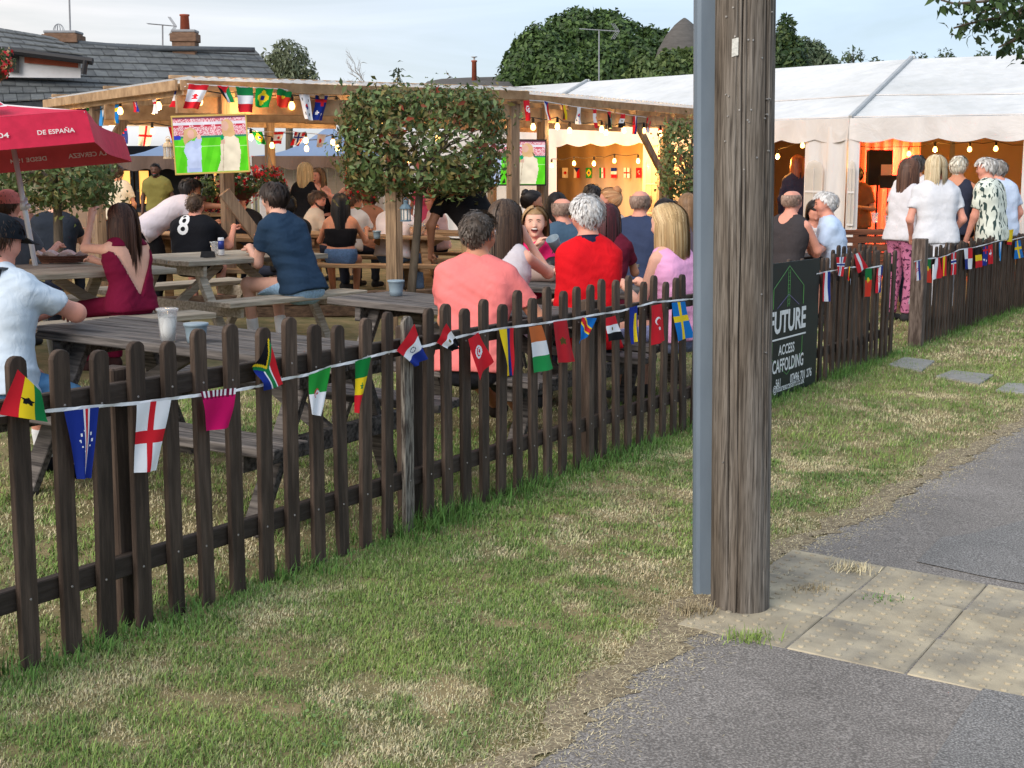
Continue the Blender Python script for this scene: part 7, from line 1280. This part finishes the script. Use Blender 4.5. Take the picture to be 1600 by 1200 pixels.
pp('man in a white tee and jeans sitting behind the tree stake', (612, 16.4), -26, 300, lean=12, top=((236, 226, 228), 'tee'), bot=((84, 104, 132), 'trousers'), bkind='denim', hair=('short', DBR), skin='tan', wt=1.12, hr=(.3, .4, .8))
pp('brown haired person drinking behind the white tee', (584, 18.3), 60, 312, hair=('short', DBR), skin='olive', top=((170, 120, 96), 'tee'), hl=(-.02, .28, 1.05), el=(-.6, .2, -.8))
pp('woman in a bright pink top standing behind the clipped tree', (667, 19.4), 178, 264, sit=False, fem=True, top=((232, 96, 140), 'tee'), bot=((60, 60, 80), 'trousers'), hair=('long', BRN), skin='tan')
pp('ginger haired woman seated right of the clipped tree trunk', (686, 18.3), 110, 312, fem=True, top=((220, 190, 196), 'tee'), hair=('long', ((150, 76, 40), (190, 110, 64))), skin='pink')
pp('tall man in black tee and khaki shorts leaning over the tables', (752, 13.6), 38, None, sit=False, lean=48, slump=.03, head=(10, 20), hl=(-.30, .42, .76), hr=(.25, .45, .80), el=(-.5, -.2, .2), top=((26, 24, 26), 'tee'), bot=((150, 124, 92), 'shorts'), hair=('short', BLK), skin='olive', wt=1.1, sc=1.04)
pp('broad man in a salmon pink tee seated with his back turned behind the fence', (737, 7.72), -14, 337, lean=12, head=(-6, 6), hr=(.30, .40, .70), er=(.7, -.3, -.8), hl=(-.12, .44, .80), fl=(-.06, .92, .075), fr=(.10, .78, .075), top=((228, 124, 122), 'tee'), bot=((44, 44, 50), 'shorts'), shoe=(40, 34, 30), hair=('buzz', ((70, 60, 52), (104, 92, 82))), skin='tan', wt=.98, shw=.93, hlen=.02)
pp('woman with long straight brown hair beside the salmon tee', (778, 9.2), -24, 321, lean=10, fem=True, hr=(.06, .34, 1.10), er=(.6, .4, -1), hl=(-.1, .42, .8), top=((196, 190, 196), 'vest'), hair=('long', ((58, 44, 36), (98, 78, 62))), hlen=.50, skin='fair')
pp('man in a white tee seated behind the long haired woman', (800, 12.3), 30, 318, lean=16, top=((226, 216, 224), 'tee'), hair=('short', BRN), skin='tan')
pp('laughing blonde woman in a magenta tee resting her chin on her hand', (852, 10.95), 166, 324, lean=12, fem=True, head=(10, -4), side=6, hr=(.02, .26, .98), er=(.5, .6, -1), hl=(-.2, .38, .8), top=((206, 34, 96), 'tee'), hair=('long', ((150, 116, 80), (208, 172, 124))), hlen=.36, skin='fair', showface=True, smile=True)
pp('dark haired woman with a bun in profile behind the laughing woman', (819, 15.2), -72, 300, fem=True, top=((190, 130, 112), 'vest'), hair=('bun', BLK), skin='tan', showface=True)
pp('bald man in a slate blue tee behind the laughing woman', (888, 13.1), 24, 310, lean=12, top=((70, 92, 112), 'tee'), hair=('fringe', SHV), skin='pink')
pp('dark haired woman left of the bald man in slate blue', (873, 14.5), 10, 304, fem=True, top=((200, 120, 110), 'tee'), hair=('long', BLK), skin='tan')
pp('white haired man in a red sports jacket seated with his back turned', (926, 8.95), 14, 312, lean=8, head=(8, 4), top=((206, 22, 32), 'jacket'), bot=((40, 42, 48), 'trousers'), hair=('short', WHT), hlen=.028, skin='pink', wt=.84, shw=.80, colr=(34, 38, 60), hl=(-.10, .34, .74), hr=(.08, .36, .74), el=(-.1, -.3, -1), er=(.1, -.3, -1), fl=(-.24, .44, .075), shoe=(44, 46, 50))
pp('man with short dark hair in front of the orange lining', (931, 16.6), 20, 292, top=((214, 186, 186), 'tee'), hair=('short', BLK), skin='tan')
pp('woman with long dark red hair behind the red jacket', (949, 11.8), -10, 321, fem=True, top=((96, 26, 44), 'tee'), hair=('long', ((52, 20, 24), (92, 34, 40))), hlen=.45, skin='tan')
pp('blonde woman with a messy bun behind the bald man in navy', (966, 15.4), 60, 298, fem=True, top=((222, 196, 180), 'tee'), hair=('bun', ((190, 130, 84), (226, 178, 130))), skin='pink')
pp('bald man in a navy tee reaching across the dark table', (994, 13.1), -22, 300, lean=12, top=((52, 62, 88), 'tee'), hair=('fringe', SHV), skin='pink', hr=(.24, .42, .84), wt=1.06)
pp('black haired man facing left near the clipped tree', (1056, 14.5), 70, 312, top=((214, 190, 200), 'tee'), hair=('short', BLK), hlen=.07, skin='tan')
pp('sandy haired woman beside the steel channel, farther back', (1084, 14.3), 20, 308, fem=True, top=((90, 80, 90), 'tee'), hair=('bob', LBR), skin='fair')
pp('blonde woman in a lilac sleeveless top next to the steel channel', (1066, 9.55), 44, 327, lean=10, fem=True, hl=(-.12, .38, .80), top=((226, 164, 204), 'vest'), bot=((140, 150, 190), 'shorts'), bkind='denim', hair=('long', BLD), hlen=.32, skin='fair', head=(10, 4))
pp('bald man in a dark vest seated just right of the wooden pole', (1226, 14.9), -48, 294, lean=10, hr=(.18, .52, .84), hl=(-.05, .50, .84), top=((62, 58, 60), 'vest'), bot=((150, 170, 200), 'shorts'), hair=('fringe', SHV), skin='pink', wt=1.12)
pp('woman in a dark dress with auburn hair standing inside the marquee', (1248, 22.6), 6, 238, sit=False, fem=True, top=((34, 34, 50), 'longsleeve'), bot=((34, 34, 50), 'skirt'), hair=('bob', AUB), skin='fair')
pp('dark haired woman bending over the black table', (1270, 16.9), 175, 318, lean=30, fem=True, head=(0, 25), top=(WT, 'tee'), hair=('bob', BLK), skin='pink')
pp('white haired man in a light blue shirt with hands clasped', (1314, 15.2), 84, 287, lean=12, head=(0, 4), hl=(-.02, .36, 1.00), hr=(.03, .38, 1.00), el=(-.3, 0, -1), er=(.3, 0, -1), top=((184, 204, 232), 'tee'), bot=((150, 140, 120), 'trousers'), hair=('short', WHT), hlen=.04, skin='pink', wt=1.1, showface=True)
pp('brown haired woman in white top and pink patterned trousers by the gate', (1411, 16.1), -58, 250, sit=False, fem=True, hr=(.20, .28, 1.02), hl=(-.1, .3, 1.02), top=((206, 206, 212), 'vest'), bot=((196, 120, 156), 'trousers'), bkind='floral', hair=('long', ((70, 46, 36), (112, 78, 60))), hlen=.36, skin='tan', showface=True)
pp('blonde bobbed woman in white top and white skirt with her back turned', (1466, 15.2), 4, 245, sit=False, fem=True, wt=1.2, hl=(-.2, .2, 1.0), hr=(.22, .2, 1.0), top=((206, 208, 214), 'tee'), bot=((206, 208, 216), 'skirt'), hair=('bob', ((170, 148, 112), (222, 206, 172))), skin='pink', hlen=.22)
pp('man in white shirt standing behind the brown haired woman', (1432, 17.6), -10, 235, sit=False, top=(WT, 'shirt'), hair=('short', ((60, 56, 54), (92, 88, 84))), skin='tan')
pp('short grey haired woman in a dark sleeveless top', (1492, 17.2), -34, 233, sit=False, fem=True, top=((44, 48, 64), 'vest'), bot=((40, 40, 48), 'trousers'), hair=('short', ((196, 188, 170), (230, 224, 208))), skin='tan', wt=1.08)
pp('white haired man in a leaf patterned shirt with his hands low', (1553, 17.0), 52, 225, sit=False, hl=(-.18, .26, .86), hr=(.22, .12, .84), top=((216, 222, 210), 'shirt'), kind='leaf', bot=((40, 48, 68), 'trousers'), hair=('short', ((170, 166, 162), (226, 224, 220))), skin='pink', wt=1.08, showface=True, head=(20, 6))
pp('man in a pale blue shirt behind the leaf patterned shirt', (1567, 18.4), 26, 243, sit=False, top=((196, 210, 232), 'shirt'), bot=((34, 44, 62), 'trousers'), hair=('short', GRY), skin='pink', wt=1.06)
pp('musician in tan standing at the edge of the red stage drape', (1341, 22.4), 140, 262, sit=False, hl=(-.2, .3, 1.15), hr=(.2, .3, 1.35), top=((150, 96, 60), 'shirt'), bot=((40, 40, 48), 'trousers'), hair=('short', BRN), skin='tan')
# ------------------------------------------------------------------ bags
def bag(label, p, d, m, rz=0, strap=True):
    o = thing('bag', label, 'bag', p, rz, group='bags on the tables'); x, y, z = d; sdf = [(np.array((-x * .32, 0, z * .32)), np.array((x * .32, 0, z * .32)), z * .34, z * .34), (np.array((-x * .26, 0, z * .66)), np.array((x * .26, 0, z * .66)), z * .26, z * .24)]; link('bag_body', sdf_mesh('bag', sdf, .012, m, .06, cut=lambda X, Y, Z: (0 - Z) + 0 * X + 0 * Y, fold=.006, seed=3), o)
    if strap: mb = MB(); mb.tube([(x * .3 * math.cos(a), .0, z * .75 + z * .55 * math.sin(a)) for a in np.linspace(0, math.pi, 12)], .008, 6); mb.build('strap', m, o, True)
    return o
bag('black leather handbag on the dark table beside the red jacket', top_at(877, 437, T5), (.30, .14, .19), M_black2, .2); bag('pale taupe handbag on the dark table, left of the black one', top_at(846, 440, T5), (.26, .12, .14), mat('taupe_leather', srgb(150, 128, 120), .5, .1), -.2, False); bag('black rucksack standing on the farther dark table', top_at(998, 398, T8), (.32, .22, .30), M_black, .1)
for i, (x, y, lab) in enumerate([(873, 404, 'black sunglasses held by the red jacket, left of two'), (889, 398, 'black sunglasses held by the red jacket, right of two')]):
    pass
o = thing('beaker', 'grey plastic beaker tipped beside the red jacket', 'cup', P(872, 392, 9.7)); mb = MB(); mb.lathe([(.032, 0), (.045, .10), (.048, .11), (.042, .11), (.03, .01)], n=16, M=Matrix.Rotation(.5, 3, 'X') @ Matrix.Rotation(-.4, 3, 'Y')); mb.build('beaker', M_cupg, o, True)
